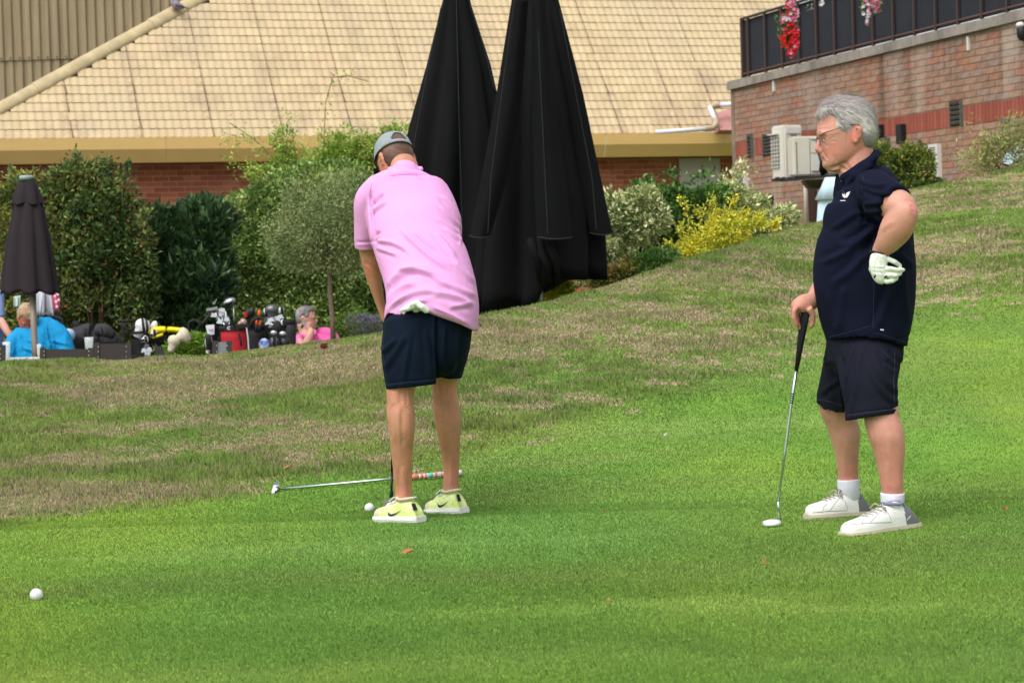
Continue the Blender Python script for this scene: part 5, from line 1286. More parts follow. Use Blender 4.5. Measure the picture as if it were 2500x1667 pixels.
m_pks = mat("pink_seam", lin(196, 122, 176), .9)
for q in ([(908, 446), (903, 470), (904, 500), (908, 540)], [(868, 600), (892, 600), (917, 599)], [(952, 431), (975, 427), (1000, 427), (1026, 432)], [(1106, 490), (1118, 520), (1126, 560)], [(1060, 752), (1100, 768), (1150, 797)]): stitch(ps, shirt1, q, m_pks)
# shorts
b = MB()
limb(b, D1, [(1046, 740, .02, 104, 100), (1046, 790, 0, 108, 100), (1040, 850, -.01, 102, 92), (1040, 875, 0, 92, 84)], n=40, caps=True)
limb(b, D1, [(1002, 800, -.06, 66, 78), (999, 854, -.09, 68, 76), (1000, 890, -.11, 66, 70), (1004, 942, -.13, 61.5, 60)], n=34, caps='start', hem=[(940, 952), (1014, 943), (1066, 938)])
limb(b, D1, [(1095, 790, .05, 60, 78), (1098, 846, .08, 50, 74), (1097, 888, .11, 40, 62), (1093, 922, .12, 33, 52)], n=34, caps='start', hem=[(1062, 908), (1072, 918), (1095, 926), (1122, 924)])
V, F = fuse(b, .0058, 2)
V = folds(V, F, [(1066, 760, 1066, 915, 4, -.012), (935, 860, 965, 830, 6, .007), (940, 900, 990, 820, 8, .006), (1080, 900, 1085, 800, 6, .006), (1105, 905, 1120, 800, 6, .006), (985, 930, 1000, 820, 7, .005), (1040, 800, 1052, 925, 7, .004), (948, 935, 1060, 925, 2, -.003)])
V = V + normals(V, F) * (vnoise3(V, 12, 9) * .004)[:, None]
ps = solid("shorts", V, F, m_navy, man1); sh1 = bvh(V, F); m_nas = mat("dark_navy_seam", lin(28, 42, 62), .9)
for q in ([(946, 940), (980, 936), (1014, 932), (1062, 928)], [(1072, 910), (1095, 917), (1120, 915)], [(938, 800), (934, 860), (946, 940)]): stitch(ps, sh1, q, m_nas)
# folded glove in the back pocket
gl = thing("golf_glove", "white leather golf glove tucked into the back of the navy shorts", "glove", tuple(P(1010, 745, D1 - .22)))
b = MB(); Dg = cast(shirt1, 1010, 750).y
for x0, y0, x1, y1, r in ((1012, 748, 980, 757, 7), (1008, 742, 990, 750, 7), (1014, 740, 1020, 738, 8), (1020, 742, 1044, 758, 8), (1016, 744, 1036, 750, 7), (1024, 748, 1040, 762, 5)):
    b.tube([P(x0, y0, Dg - .0), P((x0 + x1) / 2, (y0 + y1) / 2, Dg - .018), P(x1, y1, Dg - .012)], [r / 582, r * 1.05 / 582, r * .8 / 582], 10)
    b.ell(P(x1, y1, Dg - .012), (r * .8 / 582,) * 3, None, 10, 6)
b.ell(P(1016, 752, Dg + .02), (.02, .02, .02), None)
V, F = fuse(b, .004, 2); solid("glove_leather", V, F, m_glove, gl)
# shoes: lime knit trainers with white soles
m_lime = mat("lime_knit", lin(186, 206, 110), .85, var=.12, vscale=20, bump=.3, bscale=250, col2=lin(204, 212, 160)); m_wsole = mat("white_sole", lin(208, 208, 206), .6, bump=.4, bscale=160)
m_toe = mat("sand_toecap", lin(188, 178, 156), .85); m_wl = mat("white_lace", lin(205, 208, 200), .85)
def trainer(heelpx, toepx, dh, dt, ankle, name="shoe"):
    hp = P(heelpx[0], heelpx[1], D1 + dh) - ez * .008; tp = P(toepx[0], toepx[1], D1 + dt) - ez * .006
    t = bpy.data.objects.new(name, None); C.objects.link(t); t.parent = man1
    U, ax, sd, upv, L_ = shoe(man1, hp, tp, (m_lime, m_wsole, m_wl, m_toe, m_toe, 'toe'), Lk=.95)
    bpy.data.objects.remove(t); return U, hp, tp, ax, sd, upv, L_
for hpx, tpx, dh, dt, sx in (((1028, 1270), (922, 1267), -.22, -.06, 1), ((1133, 1248), (1048, 1250), .09, .24, .8)):
    U, hp, tp, ax, sd, upv, L_ = trainer(hpx, tpx, dh, dt, None)
    off = np.array(root_loc(man1)); Vu = np.array([tuple(v.co) for v in U.data.vertices]) + off; tr = bvh(Vu, [tuple(p.vertices) for p in U.data.polygons])
    X = lambda f, h: None
    hx, hy = hpx; k = (hpx[0] - tpx[0]) / 112.0
    sw = [(tpx[0] + 26 * k, hy - 22), (tpx[0] + 27 * k, hy - 13), (tpx[0] + 33 * k, hy - 9), (tpx[0] + 45 * k, hy - 14), (tpx[0] + 62 * k, hy - 26), (tpx[0] + 46 * k, hy - 18), (tpx[0] + 35 * k, hy - 15), (tpx[0] + 30 * k, hy - 17)]
    decal("tick_mark", mat("navy_mark", lin(24, 30, 58), .6), U, tr, [[sw[0], sw[1], sw[2], sw[7]], [sw[7], sw[2], sw[6]], [sw[6], sw[2], sw[3], sw[5]], [sw[5], sw[3], sw[4]]], .004)
    decal("pull_tab", m_capd, U, tr, [[(hx - 25 * k, hy - 42), (hx - 15 * k, hy - 41), (hx - 9 * k, hy - 26), (hx - 19 * k, hy - 24)]], .007)
    0 and decal("toecap", m_toe, U, tr, [[(tpx[0] + 4, hy - 12), (tpx[0] + 10 * k, hy - 20), (tpx[0] + 22 * k, hy - 22), (tpx[0] + 22 * k, hy - 8), (tpx[0] + 5, hy - 8)]], .003)
# his putter: dark shaft running down behind his left leg
m_shaftd = mat("dark_shaft", lin(40, 42, 44), .3, metal=.8); m_gripb = mat("black_grip", lin(22, 24, 24), .85, bump=.3, bscale=120); m_chrome = mat("brushed_steel", lin(190, 192, 194), .25, metal=.95); m_steel = mat("bright_steel", lin(170, 182, 178), .2, metal=.9)
pt = thing("putter", "dark shafted putter held by the man in pink, seen beside his left shoe", "putter", tuple(P(950, 1232, D1 + .22)))
b = MB(); b.tube([P(957, 1150, D1 + .27), P(955.5, 1212, D1 + .24)], .0052, 8); sh_ = b.build("shaft", m_shaftd, pt, True)
b = MB(); b.tube([P(966, 900, D1 + .42), P(957, 1150, D1 + .27)], .0055, 8); b.build("upper_shaft", m_shaftd, pt, True)
b = MB(); b.tube([P(976, 770, D1 + .49), P(966, 905, D1 + .42)], [.014, .010], 10); b.build("grip", m_gripb, pt, True)
b = MB(); b.tube([P(956, 1198, D1 + .245), P(955.2, 1214, D1 + .24)], .008, 8); b.build("ferrule", m_gripb, pt, True)
b = MB(); b.box(P(951, 1228, D1 + .25) , (.05, .10, .026)); b.build("head", m_chrome, pt)

# ================================================================== the standing man in navy
D2 = 8.9
q0 = P(2110, 1290, D2)
man2 = thing("person", "grey haired man in glasses, navy polo and dark shorts leaning on his putter", "person", (q0.x, q0.y, 0), "golfers on the green")
b = MB()
limb(b, D2, [(2118, 860, -.06, 52, 48), (2128, 930, -.14, 52, 50), (2150, 1000, -.18, 43, 43), (2152, 1022, -.19, 41.5, 42), (2163, 1059, -.20, 43, 44), (2169, 1085, -.20, 40.5, 42), (2173, 1118, -.20, 35, 36), (2175, 1152, -.20, 29.5, 31), (2178, 1185, -.20, 26.5, 28), (2180, 1215, -.20, 24, 22), (2180, 1240, -.21, 22, 20)])
limb(b, D2, [(2090, 850, .12, 66, 60), (2060, 930, .18, 55, 52), (2043, 985, .2, 45, 43), (2055, 1030, .22, 40, 40), (2063, 1059, .23, 39, 41), (2067, 1100, .24, 31, 34), (2069.5, 1140, .25, 27, 30), (2071, 1171, .25, 25, 24), (2072, 1200, .25, 22, 20)])
limb(b, D2, [(2112, 860, 0, 85, 95), (2108, 750, 0, 100, 110), (2110, 620, 0, 104, 110), (2116, 520, 0, 88, 105), (2110, 465, 0, 70, 90), (2096, 432, 0, 50, 50), (2091, 412, 0, 47, 45), (2092, 385, 0, 43, 42), (2088, 355, 0, 38, 38)], k=3)
# near arm on the hip
limb(b, D2, [(2128, 462, -.17, 42, 42), (2160, 488, -.24, 44, 44), (2194, 505, -.31, 40, 40), (2209, 516, -.34, 33, 34)], caps=True)
limb(b, D2, [(2210, 508, -.34, 32, 33), (2203, 530, -.34, 37, 36), (2187, 560, -.33, 38.5, 36), (2168, 590, -.31, 30, 29), (2153, 610, -.29, 22.5, 22), (2147, 628, -.285, 20, 19)])
# far arm to the putter grip
limb(b, D2, [(2090, 480, .17, 40, 42), (2062, 560, .21, 36, 38), (2040, 640, .20, 33, 33), (2012, 695, .12, 28, 28), (1990, 726, .05, 20.5, 18), (1974, 742, .02, 20, 17)])
# far hand: palm over the grip end, fingers hang over the front
limb(b, D2, [(1982, 734, .03, 20, 17), (1964, 742, .01, 24, 20), (1948, 750, 0, 20, 22), (1942, 758, 0, 12, 18)], n=18)
hand_fingers(b, D2, [[(1947, 748, -.035, 7.5), (1939, 758, -.04, 7), (1938, 775, -.038, 6.6), (1944, 793, -.03, 6)],
                     [(1950, 750, -.012, 7.5), (1941, 764, -.02, 7), (1944, 784, -.015, 6.6), (1951, 800, -.008, 6)],
                     [(1950, 752, .012, 7), (1944, 768, .012, 6.8), (1950, 788, .012, 6.2), (1956, 802, .014, 5.8)],
                     [(1952, 752, .034, 6.5), (1948, 768, .036, 6), (1954, 786, .034, 5.6)],
                     [(1975, 752, -.02, 9), (1984, 768, -.012, 8), (1984, 784, -.006, 7), (1980, 797, -.004, 6)]])
M2 = Matrix.LocRotScale(P(2070, 330, D2), Matrix((RIGHT, FWD, UPV)).transposed(), Vector((1, 1, 1)))
head_shells(b, M2)
V, F = fuse(b, .0046, 2)
N_ = normals(V, F); x, y = vpx(V)
V = folds(V, F, [(2008, 367, 2021, 388, 2.6, -.0020, 2), (2011, 388, 2014, 398, 2.4, -.0015), (2012, 353, 2024, 356, 2.2, -.0014, 2), (2026, 341, 2037, 335, 1.8, -.0010), (2026, 345, 2038, 346, 1.8, -.0010), (1998, 318, 2022, 316, 2, -.0009), (1998, 308, 2024, 305, 2, -.0009), (2028, 412, 2064, 397, 4, -.0030), (2068, 318, 2067, 350, 2.5, -.0012), (2034, 380, 2040, 400, 4, -.0014, -2), (2050, 405, 2075, 420, 5, -.004), (2062, 398, 2082, 420, 4, -.003)])
V = folds(V, F, [(2060, 1100, 2064, 1160, 5, .0015), (2165, 1130, 2170, 1190, 5, .0015), (2225, 500, 2232, 520, 5, -.0018), (2150, 560, 2180, 540, 7, .0015)])
RED = lin(206, 112, 104); body_hair(man2, V, F, [(1995, 1010, 2215, 1165), (2128, 560, 2235, 612), (1975, 690, 2005, 735)], 3800, lin(150, 112, 88)); solid("body", V, F, m_skin2, man2, col=skin_cols(V, lin(188, 134, 117), [(2034, 364, 22, 20, RED, .45), (1997, 364, 9, 11, lin(204, 108, 104), .42), (2085, 332, 13, 22, lin(206, 110, 98), .7), (2012, 312, 22, 16, lin(208, 142, 134), .5), (2052, 402, 26, 12, lin(168, 118, 96), .6), (2075, 385, 18, 22, lin(180, 112, 94), .6), (2120, 360, 20, 14, lin(196, 116, 112), .5),
    (2008, 382, 10, 9, lin(168, 104, 94), .6), (2238, 508, 14, 18, lin(208, 118, 112), .7), (2190, 560, 30, 30, lin(186, 128, 104), .5), (2070, 1160, 34, 30, lin(190, 114, 100), .4), (2180, 1190, 34, 30, lin(190, 114, 102), .4), (2068, 1110, 14, 25, lin(160, 118, 92), .5), (2165, 1120, 26, 14, lin(172, 116, 96), .4), (1945, 765, 18, 22, lin(204, 124, 112), .5)], 5)); head_details(man2, M2, m_skind, glasses=True)
hair(man2, M2, HPOLY, [G(122, 116, 116), G(206, 197, 195)], thick=4.8, strands=9000, slen=.030)
# shirt
hem2 = [(2010, 832), (2019, 833), (2050, 826), (2076, 819), (2128, 803), (2133, 806), (2136, 824), (2170, 832), (2213, 847), (2230, 848)]
b = MB()
limb(b, D2, [(2097, 420, 0, 50, 48), (2102, 432, 0, 60, 66), (2110, 450, 0, 74, 108), (2119, 490, 0, 90, 124), (2116, 530, 0, 104.5, 122), (2117, 566, 0, 111, 120), (2112, 616, 0, 121, 124), (2111, 663, 0, 124, 126), (2112, 704, 0, 123, 124), (2114, 748, 0, 117.5, 120), (2116, 800, 0, 107, 124), (2116, 832, 0, 98, 124)], n=64, k=4, caps='start', ex=2.1, hem=hem2)
limb(b, D2, [(2128, 452, -.13, 46, 42), (2140, 470, -.19, 52, 50), (2163, 488, -.25, 52, 54), (2184, 503, -.30, 50, 52)], n=30, caps='start')
limb(b, D2, [(2092, 460, .15, 44, 44), (2072, 520, .2, 46, 46), (2058, 570, .22, 44, 44)], n=28, caps='start')
# collar: near leaf folded down from the neck
for s in (-1, 1):
    b.tube([P(2141, 372, D2 + .03 * s), P(2134, 384, D2 + .075 * s), P(2108, 402, D2 + .088 * s), P(2076, 424, D2 + .078 * s), P(2052, 436, D2 + .05 * s)], [.018, .02, .021, .02, .014], 10, flat=.7)
    b.tube([P(2134, 392, D2 + .05 * s), P(2116, 408, D2 + .10 * s), P(2088, 432, D2 + .098 * s), P(2064, 448, D2 + .07 * s)], [.016, .018, .018, .012], 10, flat=.7)
b.tube([P(2048, 424, D2), P(2044, 450, D2 - .005), P(2040, 480, D2 - .005)], .012, 8)
V, F = fuse(b, .0062, 2)
fl = [(2150, 540, 2060, 600, 9, .010, -8), (2130, 560, 2010, 640, 9, .008, -10), (2150, 580, 2040, 690, 10, .008, -6), (2100, 440, 2165, 452, 6, .009, 8), (2105, 455, 2190, 475, 6, .007, 6), (2110, 500, 2155, 495, 6, .006), (2095, 520, 2165, 515, 6, .006), (2086, 420, 2060, 470, 6, .005),
      (2100, 470, 2108, 540, 4, -.010), (2110, 538, 2150, 545, 5, -.010), (2180, 700, 2140, 800, 9, .006), (2200, 650, 2215, 780, 9, .006), (2060, 700, 2050, 800, 10, .006), (2020, 720, 2040, 810, 7, .004), (2196, 620, 2228, 650, 8, .005), (2170, 840, 2225, 820, 3, -.003), (2090, 640, 2120, 560, 10, .006), (2030, 560, 2090, 520, 8, .006)]
V = folds(V, F, fl); V = V + normals(V, F) * (vnoise3(V, 12, 14) * .005)[:, None]
ps = solid("polo_shirt", V, F, m_navyp, man2); shirt2 = bvh(V, F)
m_nvs = mat("navy_seam", lin(34, 38, 62), .9)
for q in ([(2108, 430), (2104, 470), (2110, 510), (2130, 540)], [(2160, 522), (2180, 500), (2205, 480)], [(2136, 812), (2170, 822), (2210, 836)], [(2022, 824), (2076, 810), (2126, 796)], [(2132, 560), (2134, 680), (2131, 800)]): stitch(ps, shirt2, q, m_nvs)
m_logo = mat("white_print", lin(214, 214, 220), .6)
L0 = (2057, 466)
wing = lambda s: [(2057.5 + s * 1.0, 484), (2056.5 + s * 4, 482), (2056 + s * 8.5, 474) if s > 0 else (2051, 476), (2075.5, 465.5) if s > 0 else (2056.5, 464.5)]
decal("chest_logo", m_logo, man2, shirt2, [[(2062, 484), (2057.5, 480), (2056, 474), (2057, 465), (2060.5, 469), (2062.5, 476), (2062.8, 483)], [(2063.8, 483.5), (2063.8, 477), (2067, 471), (2075.5, 467.5), (2073, 475), (2068.5, 481.5)]], .003)
lt = []
for i in range(7): lt.append([(2051.5 + i * 1.9, 489), (2052.7 + i * 1.9, 489), (2052.7 + i * 1.9, 491), (2051.5 + i * 1.9, 491)])
decal("chest_lettering", m_logo, man2, shirt2, lt, .003)
decal("hem_label", m_logo, man2, shirt2, [[(2149, 803), (2158, 804), (2158, 807), (2149, 806)]], .003)
# shorts
b = MB()
limb(b, D2, [(2114, 790, 0, 90, 98), (2112, 840, 0, 94, 104), (2112, 880, 0, 92, 104)], n=44)
limb(b, D2, [(2120, 824, -.04, 74, 62), (2120, 850, -.06, 76, 70), (2121, 886, -.10, 76, 74), (2122, 936, -.15, 68.5, 68), (2127, 985, -.17, 64, 62), (2128, 1018, -.18, 63.5, 60)], n=34, caps='start', hem=[(2062, 1028), (2075, 1025), (2105, 1020), (2191, 1009)])
limb(b, D2, [(2080, 830, .05, 60, 62), (2062, 886, .14, 53, 66), (2050, 936, .17, 50, 60), (2040, 975, .19, 48.5, 55), (2037, 996, .2, 45, 52)], n=34, caps='start', hem=[(1990, 983), (2026, 990), (2060, 1002), (2085, 1004)])
V, F = fuse(b, .0054, 4)
V = folds(V, F, [(2052, 870, 2066, 1020, 5, -.012), (2130, 860, 2190, 960, 8, .007, 8), (2120, 880, 2188, 985, 8, .006, 12), (2080, 850, 2062, 930, 6, .007), (2100, 850, 2080, 1000, 8, .006), (2010, 870, 2020, 890, 6, .009), (2014, 885, 2030, 975, 7, .005), (2005, 960, 2050, 925, 7, .005), (2180, 850, 2196, 880, 5, .007), (2165, 880, 2188, 900, 6, -.006), (2070, 1012, 2190, 996, 2, -.003)])
V = V + normals(V, F) * (vnoise3(V, 12, 19) * .005)[:, None]
ps = solid("shorts", V, F, m_char, man2); tr = bvh(V, F); m_chs = mat("charcoal_seam", lin(50, 50, 64), .9)
for q in ([(2068, 1014), (2105, 1008), (2188, 998)], [(2150, 850), (2168, 870), (2190, 890)], [(2185, 860), (2182, 930), (2184, 998)], [(1996, 975), (2026, 980), (2056, 990)]): stitch(ps, tr, q, m_chs)
# wrist bands
b = MB(); b.tube([P(1981 + 17 * math.cos(a) * 1.0, 733 + 15 * math.cos(a) + 3 * math.sin(a), D2 + .035 + .032 * math.sin(a)) for a in np.linspace(0, 2 * math.pi, 25)], .0032, 6, cap=False); b.build("bracelet", m_black, man2, True)
b = MB(); b.tube([P(2147 + 23 * math.cos(a), 626 + 9 * math.cos(a) + 7 * math.sin(a) * -1, D2 - .285 - .036 * math.sin(a)) for a in np.linspace(0, 2 * math.pi, 25)], .0065, 8, cap=False, flat=.6); b.build("wrist_strap", m_black, man2, True)
# gloved hand: cuff, palm, four bent fingers and the thumb behind
b = MB(); Dh = D2 - .30
limb(b, Dh, [(2147, 628, 0, 22, 20), (2144, 642, -.005, 22, 17), (2145, 660, -.01, 21, 15), (2150, 678, -.01, 17, 13), (2156, 686, -.008, 11, 10)], n=20, ex=2.5)
hand_fingers(b, Dh, [[(2154, 640, -.006, 7.2), (2170, 633, -.016, 7), (2185, 640, -.022, 6.4), (2197, 649, -.010, 5.6)],
                     [(2154, 658, -.010, 7.2), (2172, 656, -.026, 6.8), (2190, 659, -.028, 6.0), (2205, 659, -.018, 5.2)],
                     [(2154, 672, -.010, 7.2), (2170, 672, -.026, 6.6), (2186, 673, -.026, 6.0), (2198, 668, -.016, 5.2)],
                     [(2152, 682, -.006, 6.8), (2166, 688, -.020, 6.2), (2179, 686, -.022, 5.6), (2189, 680, -.014, 5)],
                     [(2132, 640, .01, 7.5), (2127, 658, .03, 7), (2135, 672, .045, 6.4)]])
V, F = fuse(b, .0034, 1); V = folds(V, F, [(2138, 636, 2136, 676, 2.5, -.0016), (2150, 640, 2158, 680, 2.5, -.0014), (2128, 650, 2160, 652, 2.5, .0012), (2130, 664, 2160, 668, 2.5, -.0012)]); gv = solid("glove", V, F, m_glove, man2); gt = bvh(V, F)
decal("seam_mark", mat("navy_print", lin(40, 44, 62), .7), gv, gt, [[(2132, 676), (2137, 670), (2139, 674), (2135, 680)], [(2158, 676), (2164, 672), (2167, 676), (2160, 681)]], .002)
# socks and shoes
def sock(pts):
    b = MB(); limb(b, D2, pts, n=24, caps='end'); b.build("sock", m_sock, man2, True)
sock([(2179, 1203, -.20, 29, 30), (2179, 1225, -.20, 28, 31), (2180, 1243, -.21, 27, 25), (2178, 1256, -.22, 24, 20)])
sock([(2071, 1170, .25, 28, 30), (2072, 1190, .25, 28, 30), (2073, 1208, .25, 27, 25), (2071, 1220, .25, 24, 20)])
m_wshoe = mat("white_leather_shoe", lin(212, 212, 208), .5, var=.08, vscale=14, bump=.15, bscale=90); m_grey = mat("grey_heel_panel", lin(104, 104, 108), .6); m_tan = mat("pale_sole", lin(176, 168, 146), .7); m_lin = mat("shoe_lining", lin(120, 124, 142), .9)
for hpx, tpx, dh, dt in (((2236, 1284), (2060, 1310), -.21, -.45), ((2120, 1255), (1970, 1264), .29, .17)):
    hp = P(*hpx, D2 + dh) - ez * .010; tp = P(*tpx, D2 + dt) - ez * .006; U, ax, sd, upv, L_ = shoe(man2, hp, tp, (m_wshoe, m_tan, m_lace, m_lin, m_grey, 'heel'), Lk=1.08)
    Vu = np.array([tuple(v.co) for v in U.data.vertices]) + np.array(root_loc(man2)); tr = bvh(Vu, [tuple(p.vertices) for p in U.data.polygons])
    hx, hy = hpx; k = (hpx[0] - tpx[0]) / 176.0; mst = mat("shoe_stitch", lin(150, 148, 144), .9)
    for q in ([(hx - 132 * k, hy - 4), (hx - 128 * k, hy - 18), (hx - 118 * k, hy - 26)], [(hx - 60 * k, hy - 14), (hx - 66 * k, hy - 30), (hx - 78 * k, hy - 46)], [(hx - 112 * k, hy - 8), (hx - 96 * k, hy - 26), (hx - 78 * k, hy - 44)], [(hx - 160 * k, hy - 4), (hx - 120 * k, hy - 8), (hx - 60 * k, hy - 10)]): stitch(U, tr, q, mst, r=.0011, lift=.0008)
    decal("heel_print", m_logo, U, tr, [[(hx - 22 * k + 2.2 * i, hy - 18 - 2.6 * i), (hx - 20.5 * k + 2.2 * i, hy - 19 - 2.6 * i), (hx - 19 * k + 2.2 * i, hy - 15 - 2.6 * i), (hx - 20.5 * k + 2.2 * i, hy - 14 - 2.6 * i)] for i in range(4)] if k > .95 else [], .002)
    
    g = [[(hx - 34 * k, hy - 48), (hx - 24 * k, hy - 52), (hx - 20 * k, hy - 44), (hx - 30 * k, hy - 38)], [(hx - 30 * k, hy - 38), (hx - 20 * k, hy - 44), (hx - 12 * k, hy - 32), (hx - 38 * k, hy - 26)], [(hx - 38 * k, hy - 26), (hx - 12 * k, hy - 32), (hx - 5 * k, hy - 20), (hx - 46 * k, hy - 14)]]
    0 and decal("heel_panel", m_grey, U, tr, [[(hx - 36 * k, hy - 50), (hx - 22 * k, hy - 54), (hx - 15 * k, hy - 40), (hx - 30 * k, hy - 38)], [(hx - 30 * k, hy - 38), (hx - 15 * k, hy - 40), (hx - 8 * k, hy - 24), (hx - 40 * k, hy - 24)], [(hx - 40 * k, hy - 24), (hx - 8 * k, hy - 24), (hx - 3 * k, hy - 13), (hx - 52 * k, hy - 12)]], .004)
# his putter
pt = thing("putter", "steel putter with black grip under the standing man's right hand", "putter", tuple(P(1880, 1280, D2 - .03)))
b = MB(); b.tube([P(1969, 752, D2 + .0), P(1960, 800, D2), P(1944, 906, D2 - .01)], [.0185, .0165, .0075], 12); b.build("grip", m_gripb, pt, True)
b = MB(); b.tube([P(1944, 903, D2 - .01), P(1934, 970, D2 - .015), P(1917, 1100, D2 - .02), P(1900, 1226, D2 - .03)], [.0068, .006, .0052, .0048], 10); st = b.build("shaft", m_steel, pt, True)
for i in range(5):
    yy = 960 + i * 5.5; xx = 1935.5 - (yy - 960) * .13; b = MB(); b.tube([P(xx, yy, D2 - .015), P(xx - .3, yy + 2.5, D2 - .015)], .0072, 8); b.build("band", m_gripb, st, True)
b = MB(); b.tube([P(1900, 1224, D2 - .03), P(1900.5, 1240, D2 - .03), P(1904, 1270, D2 - .03)], [.005, .0052, .006], 10); b.build("hosel", m_steel, pt, True)
b = MB(); rg = []
for k in np.linspace(-1, 1, 9):
    c = P(1884 + 21 * k, 1277 - 1.5 * k, D2 - .05); w = .052 * math.sqrt(max(1 - k * k * .8, .1)); h = .015 * (1 - .35 * k * k)
    rg.append([c + Vector((0, w * math.cos(a), h * math.sin(a))) for a in np.linspace(0, 2 * math.pi, 14, endpoint=False)])
b.rings(rg); b.build("head", mat("white_putter_head", lin(204, 206, 208), .35), pt, True)
# ------------------------------------------------------------------ balls, lying putter, bits on the grass
m_ball = mat("golf_ball_white", lin(214, 216, 214), .35, bump=.5, bscale=260)
for px, py, lb in ((88, 1466, "lone golf ball on the green near the left edge"), (902, 1250, "golf ball on the green beside the left lime shoe")):
    q = gpt(px, py); b = MB(); b.ell(Vector((q.x, q.y + .01, q.z + .0175)), (.0213, .0213, .0213), None, 24, 16); o = b.build("golf_ball", m_ball, None, True)
    tag(o, lb, "golf ball", "golf balls on the green")
ga, gb = gpt(690, 1200), gpt(1128, 1165); hA = P(689, 1193, ga.y); hB = P(1128, 1153, gb.y)
lp = thing("putter", "chrome putter with pink and white grip lying on the grass behind the man's feet", "putter", tuple(gpt(668, 1222)))
L1 = lambda t: hA.lerp(hB, t)
b = MB(); b.tube([L1(0), L1(.62), L1(.73)], [.0058, .0064, .0068], 10); b.build("shaft", m_steel, lp, True)
m_gp = mat("coral_grip", lin(206, 116, 104), .7, var=.1); 
b = MB(); b.tube([L1(.715), L1(.73), L1(.98)], [.008, .0115, .0125], 12); gp = b.build("grip", mat("white_grip", lin(206, 196, 192), .6), lp, True)
for i, (a, e, mm) in enumerate(((.715, .755, m_gp), (.765, .78, m_gp), (.79, .80, m_gp), (.81, .835, mat("teal_print", lin(90, 178, 166), .6)), (.845, .86, m_gp), (.88, .886, m_gp), (.905, .91, m_gp))):
    b = MB(); b.tube([L1(a), L1(e)], .0124 if i else .0122, 12); b.build("grip_stripe", mm, gp, True)
b = MB(); b.tube([L1(.975), L1(1.0)], .0132, 12); b.build("grip_cap", m_wh, lp, True)
b = MB(); b.tube([L1(0), P(681, 1190, ga.y - .01), P(676, 1187, ga.y - .03)], .0052, 8); b.build("hosel", m_steel, lp, True)
yh = ga.y - .05
b = MB(); q = [P(668, 1183, yh + .03), P(680, 1184, yh + .03), P(667, 1222, yh - .02), P(656, 1222, yh - .02)]
b.add(q + [v + Vector((0, .03, .012)) for v in q], [(3, 2, 1, 0), (4, 5, 6, 7), (0, 1, 5, 4), (1, 2, 6, 5), (2, 3, 7, 6), (3, 0, 4, 7)]); hd1 = b.build("head", mat("pewter", lin(138, 142, 150), .35, metal=.8), lp)
b = MB(); q = [P(672, 1197, yh), P(678, 1198, yh), P(670, 1219, yh - .03), P(663, 1218, yh - .03)]; b.add(q + [v + Vector((0, .02, 0)) for v in q], [(3, 2, 1, 0), (0, 1, 5, 4), (2, 3, 7, 6), (3, 0, 4, 7)]); b.build("cavity", m_black, hd1)
m_dl = mat("dead_leaf", lin(168, 116, 74), .8, var=.2); m_dl2 = mat("orange_leaf", lin(196, 128, 92), .8)
def fallen(px, py, s, m, lb, rot=0.3):
    q = gpt(px, py); b = MB(); c = Vector((q.x, q.y, q.z + .022)); r = Matrix.Rotation(rot, 3, 'Z') @ Matrix.Rotation(.35, 3, 'X'); p = [Vector((-s, 0, 0)), Vector((-s * .3, s * .45, .006)), Vector((s * .5, s * .35, .012)), Vector((s, 0, .004)), Vector((s * .4, -s * .4, .010)), Vector((-s * .4, -s * .35, 0)), Vector((0, 0, -.004))]
    b.add([c + r @ v for v in p], [(0, 5, 6), (5, 4, 6), (4, 3, 6), (3, 2, 6), (2, 1, 6), (1, 0, 6)]); o = b.build("fallen_leaf", m, None); tag(o, lb, "leaf")
fallen(995, 1362, .025, m_dl, "curled brown dead leaf on the green below the putting man")
fallen(700, 1153, .016, m_dl2, "small orange leaf on the bank above the lying putter")
fallen(1475, 1264, .010, m_dl, "tiny tan leaf on the green between the two golfers", 1.1)
fallen(2458, 1256, .012, m_dl2, "small orange leaf on the green near the right edge", .8)
fallen(1625, 1073, .012, mat("white_scrap", lin(200, 204, 196), .7), "tiny white scrap on the green left of the steel putter", .2)
fallen(1484, 1484, .014, m_dl, "tiny brown leaf low on the green at the centre bottom", 2)
fallen(1868, 1388, .012, m_dl, "tiny brown leaf on the green below the steel putter's head", 2.6)
q = gpt(790, 853); pcn = thing("pine_cone", "reddish brown cone lying on the dry crest of the bank", "cone", tuple(q))
m_cone = mat("cone_scale", lin(110, 52, 38), .85, var=.3)
for i in range(26):
    t = i / 26; a = i * 2.4; c = Vector((q.x + (t - .5) * .045, q.y, q.z + .022)); r = .016 * math.sin(math.pi * (.12 + .8 * t)); d = Vector((.25, math.cos(a), math.sin(a))).normalized(); s_ = d.cross(Vector((1, 0, 0))).normalized()
    b = MB(); e = c + d * (r + .007); b.add([c + s_ * .006, c - s_ * .006, e - s_ * .009, e + s_ * .009, c + Vector((.006, 0, 0)), e + Vector((.008, 0, 0))], [(0, 1, 2, 3), (4, 0, 3, 5), (1, 4, 5, 2), (3, 2, 5)]); b.build("scale", m_cone, pcn)

